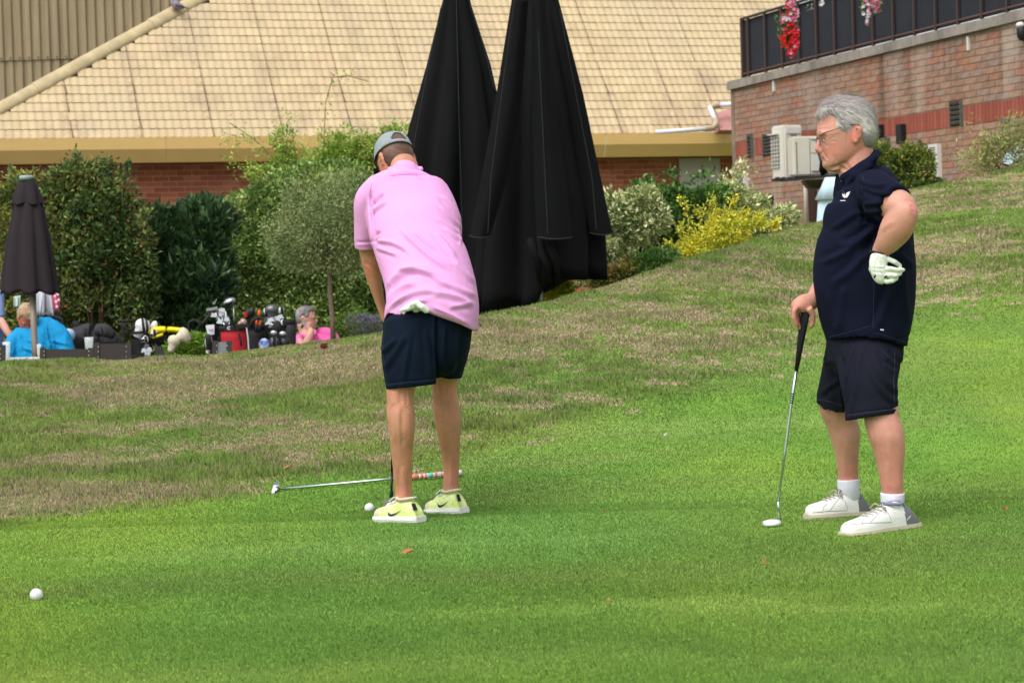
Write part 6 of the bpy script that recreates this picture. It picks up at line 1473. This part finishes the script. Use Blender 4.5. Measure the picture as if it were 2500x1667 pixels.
# pigeon on the hip
Yp_ = hit(440, 28, E0, rn).y - .15
pg = thing("pigeon", "grey pigeon standing on the hip cap at the top edge", "bird", tuple(P(428, 30, Yp_)))
m_pg = mat("pigeon_grey", lin(118, 112, 124), .7, var=.2, vscale=30); m_pgd = mat("pigeon_tail", lin(84, 78, 88), .8, var=.2, vscale=30); m_pk = mat("pigeon_leg", lin(168, 90, 84), .7)
b = MB(); b.tube([P(417, -6, Yp_), P(418, 0, Yp_), P(422, 8, Yp_), P(431, 14, Yp_), P(442, 17, Yp_), P(450, 19, Yp_)], [.012, .026, .045, .068, .045, .02], 14); b.ell(P(417, -3, Yp_), (.032, .028, .03)); V, F = fuse(b, .006, 3); solid("body", V, F, m_pg, pg)
b = MB(); b.tube([P(428, 12, Yp_ - .05), P(440, 15, Yp_ - .05), P(452, 19, Yp_ - .02)], [.03, .036, .012], 10, flat=.4); b.build("wing", m_pgd, pg, True)
b = MB(); b.tube([P(444, 17, Yp_), P(459, 21, Yp_)], [.022, .03], 8, flat=.3); b.build("tail", m_pgd, pg)
for x in (422, 426):
    b = MB(); b.tube([P(x, 18, Yp_), P(x, 28, Yp_)], .006, 6); b.build("leg", m_pk, pg)

# ------------------------------------------------------------------ patio people
YS = 22.0; kS = S(YS)
pm = thing("person", "grey haired man in a bright pink polo talking on a phone beyond the bank", "person", (P(760, 890, YS).x, YS, -.42))
b = MB()
limb(b, YS, [(738, 790, 0, 14, 14), (744, 806, 0, 15, 15), (750, 822, 0, 20, 22), (765, 850, .05, 34, 38), (790, 880, .05, 34, 40)], n=20)
limb(b, YS, [(728, 832, -.16, 13, 13), (735, 848, -.24, 13, 13), (744, 848, -.28, 11, 11)], n=14)
limb(b, YS, [(742, 852, -.28, 12, 12), (750, 836, -.28, 11.5, 11), (757, 818, -.26, 9, 9), (760, 806, -.22, 7.5, 7)], n=16)
b.ell(P(758, 798, YS - .18), (.032, .02, .04), None, 12, 8)
hand_fingers(b, YS, [[(762, 790 + i * 4.4, -.2, 2.6), (755, 788 + i * 4.4, -.215, 2.5), (750, 789 + i * 4.2, -.2, 2.3)] for i in range(4)] + [[(756, 803, -.2, 3), (750, 800, -.19, 2.8), (747, 795, -.17, 2.6)]])
tl = Matrix.Rotation(math.radians(-9), 3, FWD)
MS = Matrix.LocRotScale(P(746, 778, YS), (tl @ Matrix((-RIGHT, -FWD, UPV)).transposed()), Vector((.82, .82, .82)))
head_shells(b, MS); V, F = fuse(b, .0062, 2)
m_skin3 = mat("pale_pink_skin", lin(198, 150, 134), .55, var=.08, vscale=11, sss=.1); solid("body", V, F, m_skin3, pm); head_details(pm, MS, m_skind)
hair(pm, MS, HPOLY, [G(96, 92, 92), G(150, 146, 146)], thick=4.5, strands=1500, slen=.016)
b = MB()
limb(b, YS, [(752, 818, 0, 19, 20), (754, 826, 0, 27, 36), (762, 842, .02, 42, 50), (776, 862, .04, 52, 54), (784, 890, .04, 52, 54)], n=30, caps='start')
limb(b, YS, [(780, 812, .10, 14, 20), (800, 820, .12, 20, 24), (818, 834, .14, 16, 22), (828, 850, .14, 14, 20)], n=20)
limb(b, YS, [(732, 826, -.12, 13, 16), (728, 842, -.18, 16, 17), (732, 854, -.24, 17, 17)], n=18)
b.tube([P(766, 806, YS - .05), P(772, 815, YS - .12), P(760, 824, YS - .13), P(742, 822, YS - .09), P(732, 814, YS)], .016, 8)
V, F = fuse(b, .008, 2); V = V + normals(V, F) * (vnoise3(V, 16, 3) * .010)[:, None]
solid("polo_shirt", V, F, mat("hot_pink_jersey", lin(222, 96, 164), .85), pm)
ph = thing("mobile_phone", "grey mobile phone held to the seated man's ear", "phone", tuple(P(745, 794, YS - .2)))
b = MB(); Rp = Matrix((RIGHT * .85 - UPV * .5, FWD, UPV * .85 + RIGHT * .5)).transposed(); b.box(P(745, 792, YS - .19), (.075, .014, .036), Rp); b.build("case", mat("phone_grey", lin(150, 148, 138), .4), ph)
b = MB(); b.box(P(738, 797, YS - .193), (.02, .016, .037), Rp); b.build("camera_end", m_black, ph)
# cyan shirt man
YT = 20.4
cm = thing("person", "fair haired man in a cyan polo looking down beneath the brown parasol", "person", (P(80, 890, YT).x, YT, -.42))
fw = (-FWD * .72 + RIGHT * .34 - UPV * .58).normalized(); uu = (UPV - fw * UPV.dot(fw)).normalized(); yy = uu.cross(-fw)
MC = Matrix.LocRotScale(P(64, 776, YT - .05), Matrix((-fw, yy, uu)).transposed(), Vector((.86, .86, .86)))
b = MB(); limb(b, YT, [(74, 790, 0, 17, 17), (84, 806, .05, 18, 18), (90, 830, .08, 36, 40), (92, 880, .05, 50, 44)], n=20); head_shells(b, MC)
V, F = fuse(b, .0066, 2); solid("body", V, F, mat("sunburnt_skin", lin(180, 104, 84), .55, var=.1, vscale=11), cm); head_details(cm, MC, m_skind)
hair(cm, MC, HPOLY, [G(150, 118, 88), G(196, 172, 146)], thick=10, strands=2200, slen=.03)
b = MB()
limb(b, YT, [(92, 794, .06, 26, 24), (98, 802, .06, 44, 40), (96, 822, .04, 62, 52), (94, 850, .02, 66, 56), (92, 900, 0, 66, 56)], n=34, caps='start')
limb(b, YT, [(128, 800, .04, 22, 26), (148, 822, 0, 24, 27), (160, 850, -.05, 22, 26), (166, 880, -.1, 20, 24)], n=22)
limb(b, YT, [(50, 818, 0, 20, 24), (32, 838, -.06, 19, 24), (24, 870, -.12, 18, 22), (30, 900, -.12, 17, 20)], n=22)
b.tube([P(52, 800, YT - .04), P(60, 822, YT - .13), P(80, 836, YT - .16), P(98, 818, YT - .14), P(112, 792, YT - .02)], .015, 8)
V, F = fuse(b, .008, 2); V = folds(V, F, [(118, 800, 128, 850, 3, -.012), (50, 820, 58, 860, 3, -.010), (126, 830, 165, 842, 4, .008), (70, 830, 110, 850, 4, .008), (60, 850, 120, 868, 4, .008), (84, 812, 86, 860, 2.5, -.006), (100, 800, 118, 830, 3, .006)]); V = V + normals(V, F) * (vnoise3(V, 16, 7) * .022)[:, None]
solid("polo_shirt", V, F, mat("cyan_jersey", lin(8, 132, 184), .85, var=.06), cm)
# person cut by the left edge
YE = 20.8
em = thing("person", "person in a grey and blue top cut off by the left edge, one forearm showing", "person", (P(-25, 890, YE).x, YE, -.42))
b = MB(); limb(b, YE, [(-12, 768, -.05, 10, 10), (2, 784, -.1, 10.5, 10), (16, 806, -.14, 9, 9), (25, 822, -.15, 7.5, 7)], n=14)
b.ell(P(27, 829, YE - .15), (.03, .022, .035)); hand_fingers(b, YE, [[(23 + 3 * i, 830, -.16, 2.6), (22 + 3 * i, 838, -.18, 2.5), (21 + 3 * i, 845, -.17, 2.3)] for i in range(4)])
limb(b, YE, [(-30, 690, 0, 15, 15), (-32, 740, 0, 36, 26), (-32, 860, 0, 34, 28)], n=18)
ME = Matrix.LocRotScale(P(-28, 668, YE), Matrix((-RIGHT, -FWD, UPV)).transposed(), Vector((.86,) * 3)); head_shells(b, ME)
V, F = fuse(b, .0068, 2); solid("body", V, F, m_skin3, em); hair(em, ME, HPOLY, [G(70, 56, 46), G(96, 78, 62)], thick=6, strands=500)
b = MB(); limb(b, YE, [(-30, 704, 0, 22, 20), (-30, 720, 0, 40, 36), (-30, 780, 0, 38, 36), (-30, 880, 0, 37, 36)], n=26); limb(b, YE, [(-8, 716, -.04, 15, 16), (-4, 745, -.06, 14, 15), (0, 772, -.08, 12, 13)], n=18)
V, F = fuse(b, .008, 2); solid("shirt", V, F, mat("grey_blue_jersey", lin(142, 156, 186), .85, col2=lin(60, 120, 190), vscale=5), em)

# ------------------------------------------------------------------ table, glasses, chairs
m_tbl = mat("table_top", lin(196, 196, 194), .4); m_ch = mat("dark_chair", lin(56, 50, 48), .6, metal=.2); m_chd = mat("chair_frame", lin(64, 60, 60), .4, metal=.5); m_riv = mat("rivet", lin(196, 192, 186), .3, metal=.7)
m_glass = mat("clear_glass", (.75, .8, .8), .08, alpha=.30, spec=.6)
YB = 18.6
tb_ = thing("patio_table", "pale topped patio table at the left edge in front of the cyan shirt", "table", (P(20, 886, YB).x, YB, -.42))
zt = P(20, 882, YB).z; b = MB(); b.box(Vector((P(-30, 882, YB).x, YB + .3, zt)), (1.0, .7, .03)); b.build("table_top", m_tbl, tb_)
b = MB(); b.box(Vector((P(-30, 882, YB).x, YB + .3, zt - .2)), (.06, .06, .36)); b.build("pedestal", m_chd, tb_)
def tumbler(x, yt, yb, w, Y, lb, fill=None):
    q = P(x, yb, Y); h = P(x, yt, Y).z - q.z; r = w / 2 / S(Y); t = thing("drinking_glass", lb, "glass", tuple(q))
    b = MB(); b.lathe(q, [(r * .8, 0), (r * .84, h * .3), (r * .95, h * .7), (r, h), (r * .93, h), (r * .88, h * .7), (r * .76, .01)], 20); b.build("glass_wall", m_glass, t, True)
    if fill: b = MB(); b.lathe(q, [(r * .72, .012), (r * .8, h * .45)], 16); b.build("drink", mat("drink_" + fill[0], fill[1], .1, alpha=.75), t, True)
tumbler(17, 834, 882, 19, YB + .1, "tall pint glass on the table at the left edge", ("frothy", lin(190, 200, 196)))
tumbler(96, 840, 872, 11, YB + .1, "small glass with a yellow green drink beside the parasol pole", ("yellow", lin(190, 196, 90)))
tumbler(218, 823, 856, 23, YB + .35, "empty clear plastic cup standing above the dark chair back")
b = MB(); b.box(P(66, 881, YB + .05), (.012, .012, .05)); o = b.build("pen", mat("blue_pen", lin(24, 30, 90), .4)); tag(o, "small dark blue pen upright on the table beneath the cyan shirt", "pen")
def chair(x0, x1, y0, y1, Y, lb, m=None, tilt=0, grp="dark chairs behind the crest"):
    c = P((x0 + x1) / 2, y1, Y); t = thing("patio_chair", lb, "chair", (c.x, Y, -.42), grp)
    w = (x1 - x0) / S(Y); zt_, zb_ = P((x0 + x1) / 2, y0, Y).z, P((x0 + x1) / 2, y1, Y).z; h = max(zt_ - zb_, .10)
    R_ = Matrix((RIGHT, (FWD - RIGHT * FWD.dot(RIGHT)), UPV)).transposed()
    m = m or m_ch; pc = P((x0 + x1) / 2, (y0 + y1) / 2, Y)
    b = MB(); b.box(pc, (w - .05, .018, h), R_); bk = b.build("backrest", m, t)
    for s in (-1, 1):
        b = MB(); b.box(pc + RIGHT * (s * (w / 2 - .02)) + UPV * -.02, (.04, .035, h + .06), R_); p_ = b.build("back_post", m_chd, t)
        for i in range(3):
            b = MB(); b.ell(pc + RIGHT * (s * (w / 2 - .035)) + UPV * (h * (.32 - .3 * i)) + FWD * -.02, (.0045, .004, .0045), None, 8, 5); b.build("rivet", m_riv, p_)
        for dy in (0, .42):
            b = MB(); zl = zb_ - .02 if dy == 0 else -.42 + .45; b.box(Vector((c.x + s * (w / 2 - .03), Y + dy, (-.42 + zl) / 2)), (.035, .035, zl + .42)); b.build("leg", m_chd, t)
    b = MB(); b.box(Vector((c.x, Y + .22, .02)), (w - .02, .46, .03)); b.build("seat", m, t); return t
chair(98, 229, 852, 884, 17.6, "dark slatted chair back with bright rivets right of the parasol pole")
chair(231, 320, 839, 880, 18.4, "dark chair back just left of the striped headcover")
chair(-60, 13, 845, 884, 18.2, "dark chair back cut by the left edge beside the pint glass")
chair(519, 566, 835, 884, 17.7, "grey mesh chair back in front of the red golf bag", mat("grey_mesh", lin(112, 116, 122), .6))

# ------------------------------------------------------------------ golf bags, trolleys, clubs
YG = 21.0; kG = S(YG)
m_bk = mat("black_nylon", (.012, .012, .014), .75, var=.2, bump=.2, bscale=40); m_chn = mat("charcoal_nylon", lin(50, 50, 54), .8, var=.15, bump=.2, bscale=30); m_red = mat("red_nylon", lin(160, 26, 38), .75, var=.1, bump=.2, bscale=40)
m_yel = mat("yellow_nylon", lin(222, 206, 20), .6); m_cream = mat("cream_knit", lin(196, 190, 166), .9, bump=.4, bscale=60); m_whp = mat("white_vinyl", lin(206, 206, 208), .45); m_org = mat("orange_plastic", lin(214, 90, 40), .5)
m_iron = mat("iron_steel", lin(176, 178, 182), .25, metal=.9)
def bag(x0, x1, yt, yb, Y, m, lb, lean=0, rim=m_bk, pocket=True, grp="golf bags by the hedge"):
    """standing bag from px extents; lean shifts the top px sideways"""
    xc = (x0 + x1) / 2; r = (x1 - x0) / 2 / S(Y); q = P(xc, yb, Y); t = thing("golf_bag", lb, "golf bag", (q.x, Y, -.42), grp)
    zb = -.42; pts = []; top = P(xc + lean, yt, Y); bot = Vector((q.x, Y, zb)); ax = (top - bot).normalized()
    b = MB(); rg = []; e1 = Vector((1, 0, 0)); e2 = ax.cross(e1).normalized()
    for f, k in ((0, .86), (.04, .92), (.5, .95), (.85, 1.0), (.9, .9), (.96, .92), (.965, 1.02), (1, 1.04), (1, .9), (.93, .86)):
        c = bot.lerp(top, f); rg.append([c + e1 * (r * k * math.cos(a)) + e2 * (r * .85 * k * math.sin(a)) for a in np.linspace(0, 2 * math.pi, 24, endpoint=False)])
    b.rings(rg[:6]); b.build("bag_body", m, t, True); b = MB(); b.rings(rg[5:]); b.build("rim", rim, t, True)
    if pocket:
        c = bot.lerp(top, .55) - Vector((0, r * .7, 0)); b = MB(); b.ell(c, (r * .82, r * .5, (top - bot).length * .26), None, 18, 12); b.build("pocket", m, t, True)
        b = MB(); b.tube([c + Vector((-r * .5 + r * 1.0 * k, -r * .50, .18 - .10 * (2 * k - 1) ** 2)) for k in np.linspace(0, 1, 7)], .006, 6); b.build("zip", m_bk, t)
    return t, top, r
def club(x0, y0, x1, y1, Y, head, lb, grp=None):
    """shaft from (x0,y0) in the bag to the head at (x1,y1)"""
    t = thing("golf_club", lb, "golf club", tuple(P(x1, y1, Y)), grp); b = MB(); b.tube([P(x0, y0, Y), P(x1, y1, Y)], .0065, 6); b.build("shaft", m_iron if head != 'dark' else m_shaftd, t, True)
    c = P(x1, y1, Y); b = MB()
    if head == 'driver':
        b.ell(c + Vector((-.035, 0, .02)), (.062, .05, .034), Matrix.Rotation(-.35, 3, 'Y'), 18, 12); b.build("head", m_iron, t, True)
        b = MB(); b.ell(c + Vector((-.04, -.012, .006)), (.05, .045, .022), Matrix.Rotation(-.35, 3, 'Y'), 16, 10); b.build("sole_plate", m_black, t, True)
    elif head == 'iron':
        R_ = Matrix.Rotation(random.uniform(-.5, .5), 3, 'Z') @ Matrix.Rotation(random.uniform(-.4, .4), 3, 'Y'); b.box(c + Vector((-.028, 0, .012)), (.058, .02, .036), R_, .6); b.build("head", m_iron, t)
    elif head == 'putter': b.box(c + Vector((-.02, 0, .008)), (.10, .05, .024), Matrix.Rotation(-.15, 3, 'Y')); b.build("head", m_iron, t)
    else: b.ell(c, (.035, .03, .045), Matrix.Rotation(.3, 3, 'Y'), 14, 9); b.build("head", m_black, t, True)
    return t
def mitt(x, y, w, h, Y, m, lb, rot=0.0, stripes=None, cat="headcover"):
    t = thing("headcover", lb, cat, tuple(P(x, y, Y))); b = MB(); R_ = Matrix.Rotation(rot, 3, 'Y'); s = S(Y); b.ell(P(x, y, Y), (w / 2 / s, w / 2.4 / s, h / 2 / s), R_, 22, 14)
    b.tube([P(x, y, Y), P(x, y, Y) + R_ @ Vector((0, 0, -h * .95 / s))], [w * .4 / s, w * .24 / s], 12); V, F = fuse(b, .007, 3); V = V + normals(V, F) * (vnoise3(V, 20, 3) * .008)[:, None]; o = solid("cover", V, F, m, t)
    if stripes:
        tr = bvh(V, F)
        for k in stripes:
            w_ = [cast(tr, x + k * w * .46 * (1 - .2 * v * v) + w * .05 * v, y + v * h * .46, .001) for v in np.linspace(-1, 1, 13)]; w_ = [v for v in w_ if v is not None]
            if len(w_) > 1: q_ = MB(); q_.tube(w_, .012, 6); q_.build("stripe", m_black, t, True)
        q_ = MB(); c_ = P(x, y, Y) + R_ @ Vector((0, 0, -h * .55 / s)); q_.lathe(c_, [(w * .40 / s, -.012), (w * .42 / s, 0), (w * .40 / s, .012)], 16); q_.build("collar_band", m_black, t, True)
    return t
# charcoal bag lying on its side
t = thing("golf_bag", "charcoal golf bag lying down with black straps behind the plastic cup", "golf bag", (P(225, 890, YG).x, YG, -.42), "golf bags by the hedge")
b = MB(); limb(b, YG, [(168, 850, 0, 22, 30), (185, 832, 0, 30, 36), (215, 822, 0, 34, 38), (250, 824, 0, 32, 36), (276, 834, 0, 24, 30), (290, 850, 0, 16, 22)], n=24); V, F = fuse(b, .012, 3); V = V + normals(V, F) * (vnoise3(V, 9, 3) * .03)[:, None]; o = solid("bag_body", V, F, m_chn, t); tr = bvh(V, F)
for x in (212, 246):
    b = MB(); w = [cast(tr, x + dx, y, .008) for dx, y in ((-4, 801), (-6, 812), (-10, 826), (-14, 842))]; w = [v for v in w if v is not None]
    if len(w) > 1: b.tube(w, .018, 6, flat=.4); b.build("strap", m_bk, t)
b = MB(); limb(b, YG - .3, [(236, 812, 0, 10, 10), (255, 810, 0, 13, 12), (276, 818, 0, 11, 10)], n=14); b.build("side_pocket", m_bk, t, True)
# push trolley with handle
def trolley(name, lb, pts, par_pts, Y, wheel=None):
    t = thing("golf_trolley", lb, "trolley", tuple(P(pts[0][0], pts[0][1], Y))); b = MB(); b.tube([P(x, y, Y) for x, y in pts], .016, 8); b.build("frame_tube", m_bk, t, True)
    for p in par_pts: b = MB(); b.tube([P(x, y, Y - .05) for x, y in p], .013, 8); b.build("handle", m_bk, t, True)
    if wheel:
        for x, y in wheel:
            b = MB(); b.tube([P(x + 15 * math.cos(a), y + 15 * math.sin(a), Y) for a in np.linspace(0, 2 * math.pi, 21)], .014, 8, cap=False); b.build("wheel", m_bk, t, True)
trolley("golf_trolley", "black push trolley with a flat bar handle left of the striped headcover", [(296, 782), (304, 820), (318, 880)], [[(287, 783), (300, 784), (329, 782)], [(300, 788), (304, 800), (318, 806), (330, 796)]], YG - .1, [(330, 885)])
trolley("golf_trolley", "black trolley with a long diagonal shaft and curved grip left of the red bag", [(527, 752), (490, 795), (455, 836), (430, 862)], [[(468, 816), (460, 800), (462, 786), (476, 781), (490, 790), (488, 800)]], YG + .1, [(425, 880)])
bag(318, 372, 812, 900, YG, m_bk, "black golf bag under the white striped headcover")
mitt(349, 795, 40, 34, YG - .2, m_whp, "white driver headcover with dark stripes in the black bag", .55, (.05, .55))
mitt(377, 795, 18, 26, YG, m_whp, "small white headcover right of the striped one", .2)
mitt(376, 812, 15, 16, YG - .25, m_whp, "tiny white and black headcover below the small white one", .9, (.2,))
mitt(356, 828, 20, 14, YG - .3, m_whp, "half hidden white headcover hanging under the striped one", 1.3, (0,))
for i, (x, y) in enumerate(((360, 858), (366, 848), (372, 856), (368, 864))): club(350, 880, x, y, YG - .35, 'iron', "shiny iron head low beside the black bag under the striped headcover", "irons low beside the black bag")
# yellow and black bag with cream mittens
t = thing("golf_bag", "black golf bag with a bright yellow top lying between two trolleys", "golf bag", (P(405, 890, YG).x, YG, -.42), "golf bags by the hedge")
b = MB(); limb(b, YG, [(372, 826, 0, 15, 18), (395, 826, 0, 20, 24), (425, 826, 0, 20, 24), (440, 832, 0, 17, 20), (440, 880, 0, 30, 20)], n=20); V, F = fuse(b, .011, 3); solid("bag_body", V, F, m_bk, t)
b = MB(); limb(b, YG - .08, [(368, 813, 0, 8, 12), (385, 806, 0, 9, 16), (410, 804, 0, 7, 16), (440, 807, 0, 7, 14)], n=16); b.build("yellow_panel", m_yel, t, True)
b = MB(); b.tube([P(372, 824, YG - .15), P(386, 820, YG - .15), P(398, 816, YG - .14)], .014, 6); b.build("yellow_piping", m_yel, t, True)
mitt(452, 818, 42, 24, YG - .35, m_cream, "large cream knitted headcover pointing right beside the yellow bag", 1.15)
mitt(425, 832, 32, 30, YG - .4, m_cream, "second cream knitted headcover drooping left below the larger one", .35)
b = MB(); b.add([P(378, 836, YG - .5), P(412, 872, YG - .5), P(380, 874, YG - .5)] + [P(378, 836, YG - .4), P(412, 872, YG - .4), P(380, 874, YG - .4)], [(0, 1, 2), (5, 4, 3), (0, 3, 4, 1), (1, 4, 5, 2), (2, 5, 3, 0)]); o = b.build("mesh_pouch", m_chn); tag(o, "dark grey mesh pouch hanging below the yellow topped bag", "pouch")
# red bag
rb, top, r = bag(535, 604, 795, 880, YG - .6, m_red, "red golf bag with a black rim among the black bags")
tr_b = []; 
for o in rb.children:
    if o.name.startswith(("pocket", "bag_body")): tr_b.append((np.array([tuple(v.co) for v in o.data.vertices]) + np.array(root_loc(rb)), [tuple(p.vertices) for p in o.data.polygons]))
b = MB(); b.box(P(560, 800, YG - 1.02), (.085, .03, .055)); bl = b.build("buckle", m_bk, rb)
b = MB(); b.tube([P(559.5 + 4 * math.cos(a), 801 + 3.2 * math.sin(a), YG - 1.04) for a in np.linspace(.9, 5.4, 12)], .004, 6); b.build("letter_c", m_whp, bl)
b = MB(); b.box(P(576, 800, YG - 1.0), (.04, .03, .05)); b.build("strap_clip", m_bk, rb)
b = MB(); b.tube([P(583, 814, YG - 1.0), P(588, 834, YG - 1.0), P(589, 844, YG - .98)], .010, 6); b.build("zip_pull", m_bk, rb)
b = MB(); b.tube([P(602, 800, YG - .9), P(606, 830, YG - .9), P(608, 870, YG - .9)], .006, 6); b.build("piping", m_whp, rb)
club(572, 800, 570, 742, YG - .6, 'driver', "silver driver standing highest above the red bag")
club(540, 800, 524, 756, YG - .6, 'putter', "flat headed putter leaning left out of the red bag")
for x, y in ((530, 772), (542, 778), (548, 768), (556, 776), (562, 782), (538, 764), (551, 760), (545, 788)): club(555, 805, x, y, YG - .55 + random.uniform(-.1, .1), 'iron', "steel iron standing in the red golf bag", "irons in the red golf bag")
mitt(595, 786, 20, 16, YG - .6, mat("silver_pink", lin(170, 140, 138), .4, metal=.4), "small silvery pink headcover at the right rim of the red bag", 1.2)
mitt(540, 762, 20, 16, YG - .3, m_whp, "white and black headcover behind the irons of the red bag", .8, (0,))
nv = thing("golf_bag", "slim dark navy golf bag standing against the left side of the red bag", "golf bag", (P(520, 890, YG - .5).x, YG - .5, -.42), "golf bags by the hedge")
b = MB(); limb(b, YG - .45, [(522, 800, 0, 11, 16), (518, 830, 0, 12, 18), (515, 890, 0, 13, 18)], n=16); b.build("bag_body", mat("navy_nylon", lin(24, 22, 44), .8), nv, True)
# towel with letter
tw_ = thing("bag_towel", "small white tag printed with W hanging left of the red bag", "towel", tuple(P(513, 805, YG - .7)))
b = MB(); q = [P(502, 794, YG - .72), P(523, 792, YG - .72), P(523, 816, YG - .72), P(507, 818, YG - .72)]; b.add(q + [v + Vector((0, .01, 0)) for v in q], [(3, 2, 1, 0), (4, 5, 6, 7), (0, 1, 5, 4), (1, 2, 6, 5), (2, 3, 7, 6), (3, 0, 4, 7)]); b.build("cloth", m_whp, tw_)
b = MB(); b.tube([P(x, y, YG - .735) for x, y in ((510, 803), (511.5, 808), (513.5, 804.5), (515, 808), (517, 802.5))], .0035, 6); b.build("letter_w", mat("violet_print", lin(110, 90, 150), .6), tw_)
b = MB(); b.tube([P(x, y, YG - .735) for x, y in ((519, 803), (519, 808))], .0035, 6); b.build("letter_stroke", MATS["violet_print"], tw_)
mitt(509, 832, 18, 34, YG - .7, m_whp, "black and white patterned headcover hanging below the white tag", .1, (-.5, 0, .5))
# black bags behind
bag(602, 650, 792, 890, YG + .1, m_bk, "black golf bag with orange tipped covers right of the red bag")
for x, y, lb in ((627, 786, "left orange headcover tip in the black bag"), (634, 788, "right orange headcover tip in the black bag"), (633, 764, "orange knob standing above the black bag")):
    t = thing("club_tip", lb, "club cover", tuple(P(x, y, YG))); b = MB(); b.ell(P(x, y, YG - .1), (.016, .016, .032)); b.build("tip", m_org, t, True); b = MB(); b.tube([P(x, y + 6, YG - .1), P(x - 2, y + 24, YG - .1)], .016, 8); b.build("collar", m_bk, t, True)
club(622, 800, 604, 768, YG, 'dark', "black wood with a red edge leaning left from the black bag")
club(625, 800, 614, 762, YG, 'dark', "black square headed club behind the red edged wood")
b = MB(); b.tube([P(599, 762, YG - .1), P(600, 774, YG - .1)], .014, 8); o = b.build("red_tip", mat("red_plastic", lin(190, 30, 34), .5)); tag(o, "small red grip end left of the black clubs", "grip end")
t = trolley("golf_trolley", "black trolley bow handle arching over the black bag with orange tips", [(612, 800), (616, 784), (632, 774), (650, 784), (652, 830)], [[(605, 792), (600, 830), (612, 860)]], YG - .2)
bag(655, 700, 790, 890, YG, m_bk, "black golf bag full of clubs left of the man on the phone")
bag(692, 722, 780, 890, YG + .3, m_chn, "dark charcoal golf bag beside the phone man's shoulder", pocket=False)
mitt(664, 756, 34, 26, YG - .1, mat("silver_black", lin(96, 98, 102), .25, metal=.4), "big glossy black and silver wood cover standing highest left of the phone man", .1)
mitt(650, 760, 14, 20, YG, m_whp, "narrow white cover left of the glossy wood cover", -.3, (0,))
mitt(687, 757, 14, 18, YG, m_whp, "narrow white cover right of the glossy wood cover", .3, (.2,))
for x, y in ((668, 784), (676, 782), (684, 780), (690, 788), (662, 790), (680, 792), (670, 798), (692, 776), (658, 784)): club(678, 812, x, y, YG - .3, 'iron', "steel iron standing in the full black golf bag", "irons in the full black golf bag")
mitt(680, 798, 34, 18, YG - .5, m_bk, "soft black wood cover lying across the irons", 1.3)
mitt(669, 836, 24, 30, YG - .5, mat("chrome_black", lin(120, 122, 126), .2, metal=.8), "left shiny wood head low in front of the full black bag", .2, (0,))
mitt(695, 836, 26, 28, YG - .5, mat("chrome_dark", lin(60, 62, 66), .2, metal=.8), "right shiny dark wood head low in front of the full black bag", -.2)
for x, y, lb in ((668, 812, "small pale ball marker pouch on the full black bag"), (690, 814, "pale oval club head showing on the full black bag")):
    b = MB(); b.ell(P(x, y, YG - .55), (.03, .02, .02)); o = b.build("pouch", mat("pale_metal", lin(190, 190, 192), .3, metal=.5), None, True); tag(o, lb, "pouch")
b = MB(); b.ell(P(645, 842, YG - .5), (.05, .02, .06)); o = b.build("blue_cloth", mat("blue_cloth", lin(60, 90, 170), .8, col2=lin(200, 210, 220), vscale=14), None, True); tag(o, "crumpled blue and white cloth between the black bags", "cloth")
# towels hanging behind the parasol, dark bag below
def towel(pts, Y, m, lb, fold=3):
    """pts: top-left, top-right, bottom-right, bottom-left px"""
    t = thing("golf_towel", lb, "towel", tuple(P(pts[0][0], pts[0][1], Y)), "towels hanging behind the brown parasol"); b = MB(); n = 15; rg = []
    for v in np.linspace(0, 1, 9):
        a = np.array(pts[0]) * (1 - v) + np.array(pts[3]) * v; e = np.array(pts[1]) * (1 - v) + np.array(pts[2]) * v
        rg.append([P(*(a * (1 - u) + e * u), Y + .02 * math.sin(fold * math.pi * u) * (.4 + v)) for u in np.linspace(0, 1, n)])
    b.rings(rg, cap=False, closed=False); o = b.build("cloth", m, t, True); o.modifiers.new("t", 'SOLIDIFY').thickness = .006; return t, rg
m_tw = mat("white_terry", lin(200, 206, 214), .95, bump=.3, bscale=60); m_tp = mat("pink_terry", lin(214, 92, 132), .95)
towel([(88, 700), (124, 700), (132, 772), (90, 768)], YG - .1, m_tw, "white towel hanging just right of the parasol pole")
towel([(104, 720), (112, 700), (116, 760), (96, 772)], YG - .2, mat("grey_stripe", lin(150, 150, 158), .9), "grey edged fold of towel in front of the white towel")
_, rg = towel([(120, 700), (142, 700), (147, 752), (134, 762)], YG - .15, m_tp, "pink towel with pale dots at the parasol's right edge")
for i, (x, y) in enumerate(((134, 722), (141, 718), (137, 736), (143, 732), (139, 748))):
    b = MB(); b.lathe(P(x, y, YG - .20), [(.012, 0), (.012, .002)], 10, -FWD); b.build("dot", m_whp, bpy.data.objects["golf_towel.002"])
towel([(33, 724), (50, 722), (49, 748), (33, 750)], YG - .1, mat("mint_cloth", lin(196, 216, 206), .9), "scrap of pale mint towel left of the parasol pole")
t = thing("golf_bag", "black golf bag with grey piping hanging below the towels behind the cyan shirt", "golf bag", (P(125, 890, YG).x, YG, -.42), "golf bags by the hedge")
b = MB(); limb(b, YG, [(110, 768, 0, 20, 20), (125, 785, 0, 28, 26), (135, 815, 0, 26, 28), (140, 880, 0, 26, 26)], n=20); V, F = fuse(b, .012, 3); solid("bag_body", V, F, m_bk, t)
for q in ([(96, 776), (112, 768), (130, 782), (134, 796)], [(134, 772), (152, 778), (154, 790), (142, 794)]):
    b = MB(); b.tube([P(x, y, YG - .15) for x, y in q], .008, 6); b.build("piping", m_chn, t, True)
mitt(168, 818, 32, 32, YG - .2, mat("pale_blue_vinyl", lin(150, 178, 204), .6), "round pale blue headcover right of the cyan shirt", .2)
mitt(186, 796, 22, 30, YG, m_bk, "black wood cover standing behind the pale blue one", -.4)
# small planter box of plain dark slats seen behind bags is left to the hedge
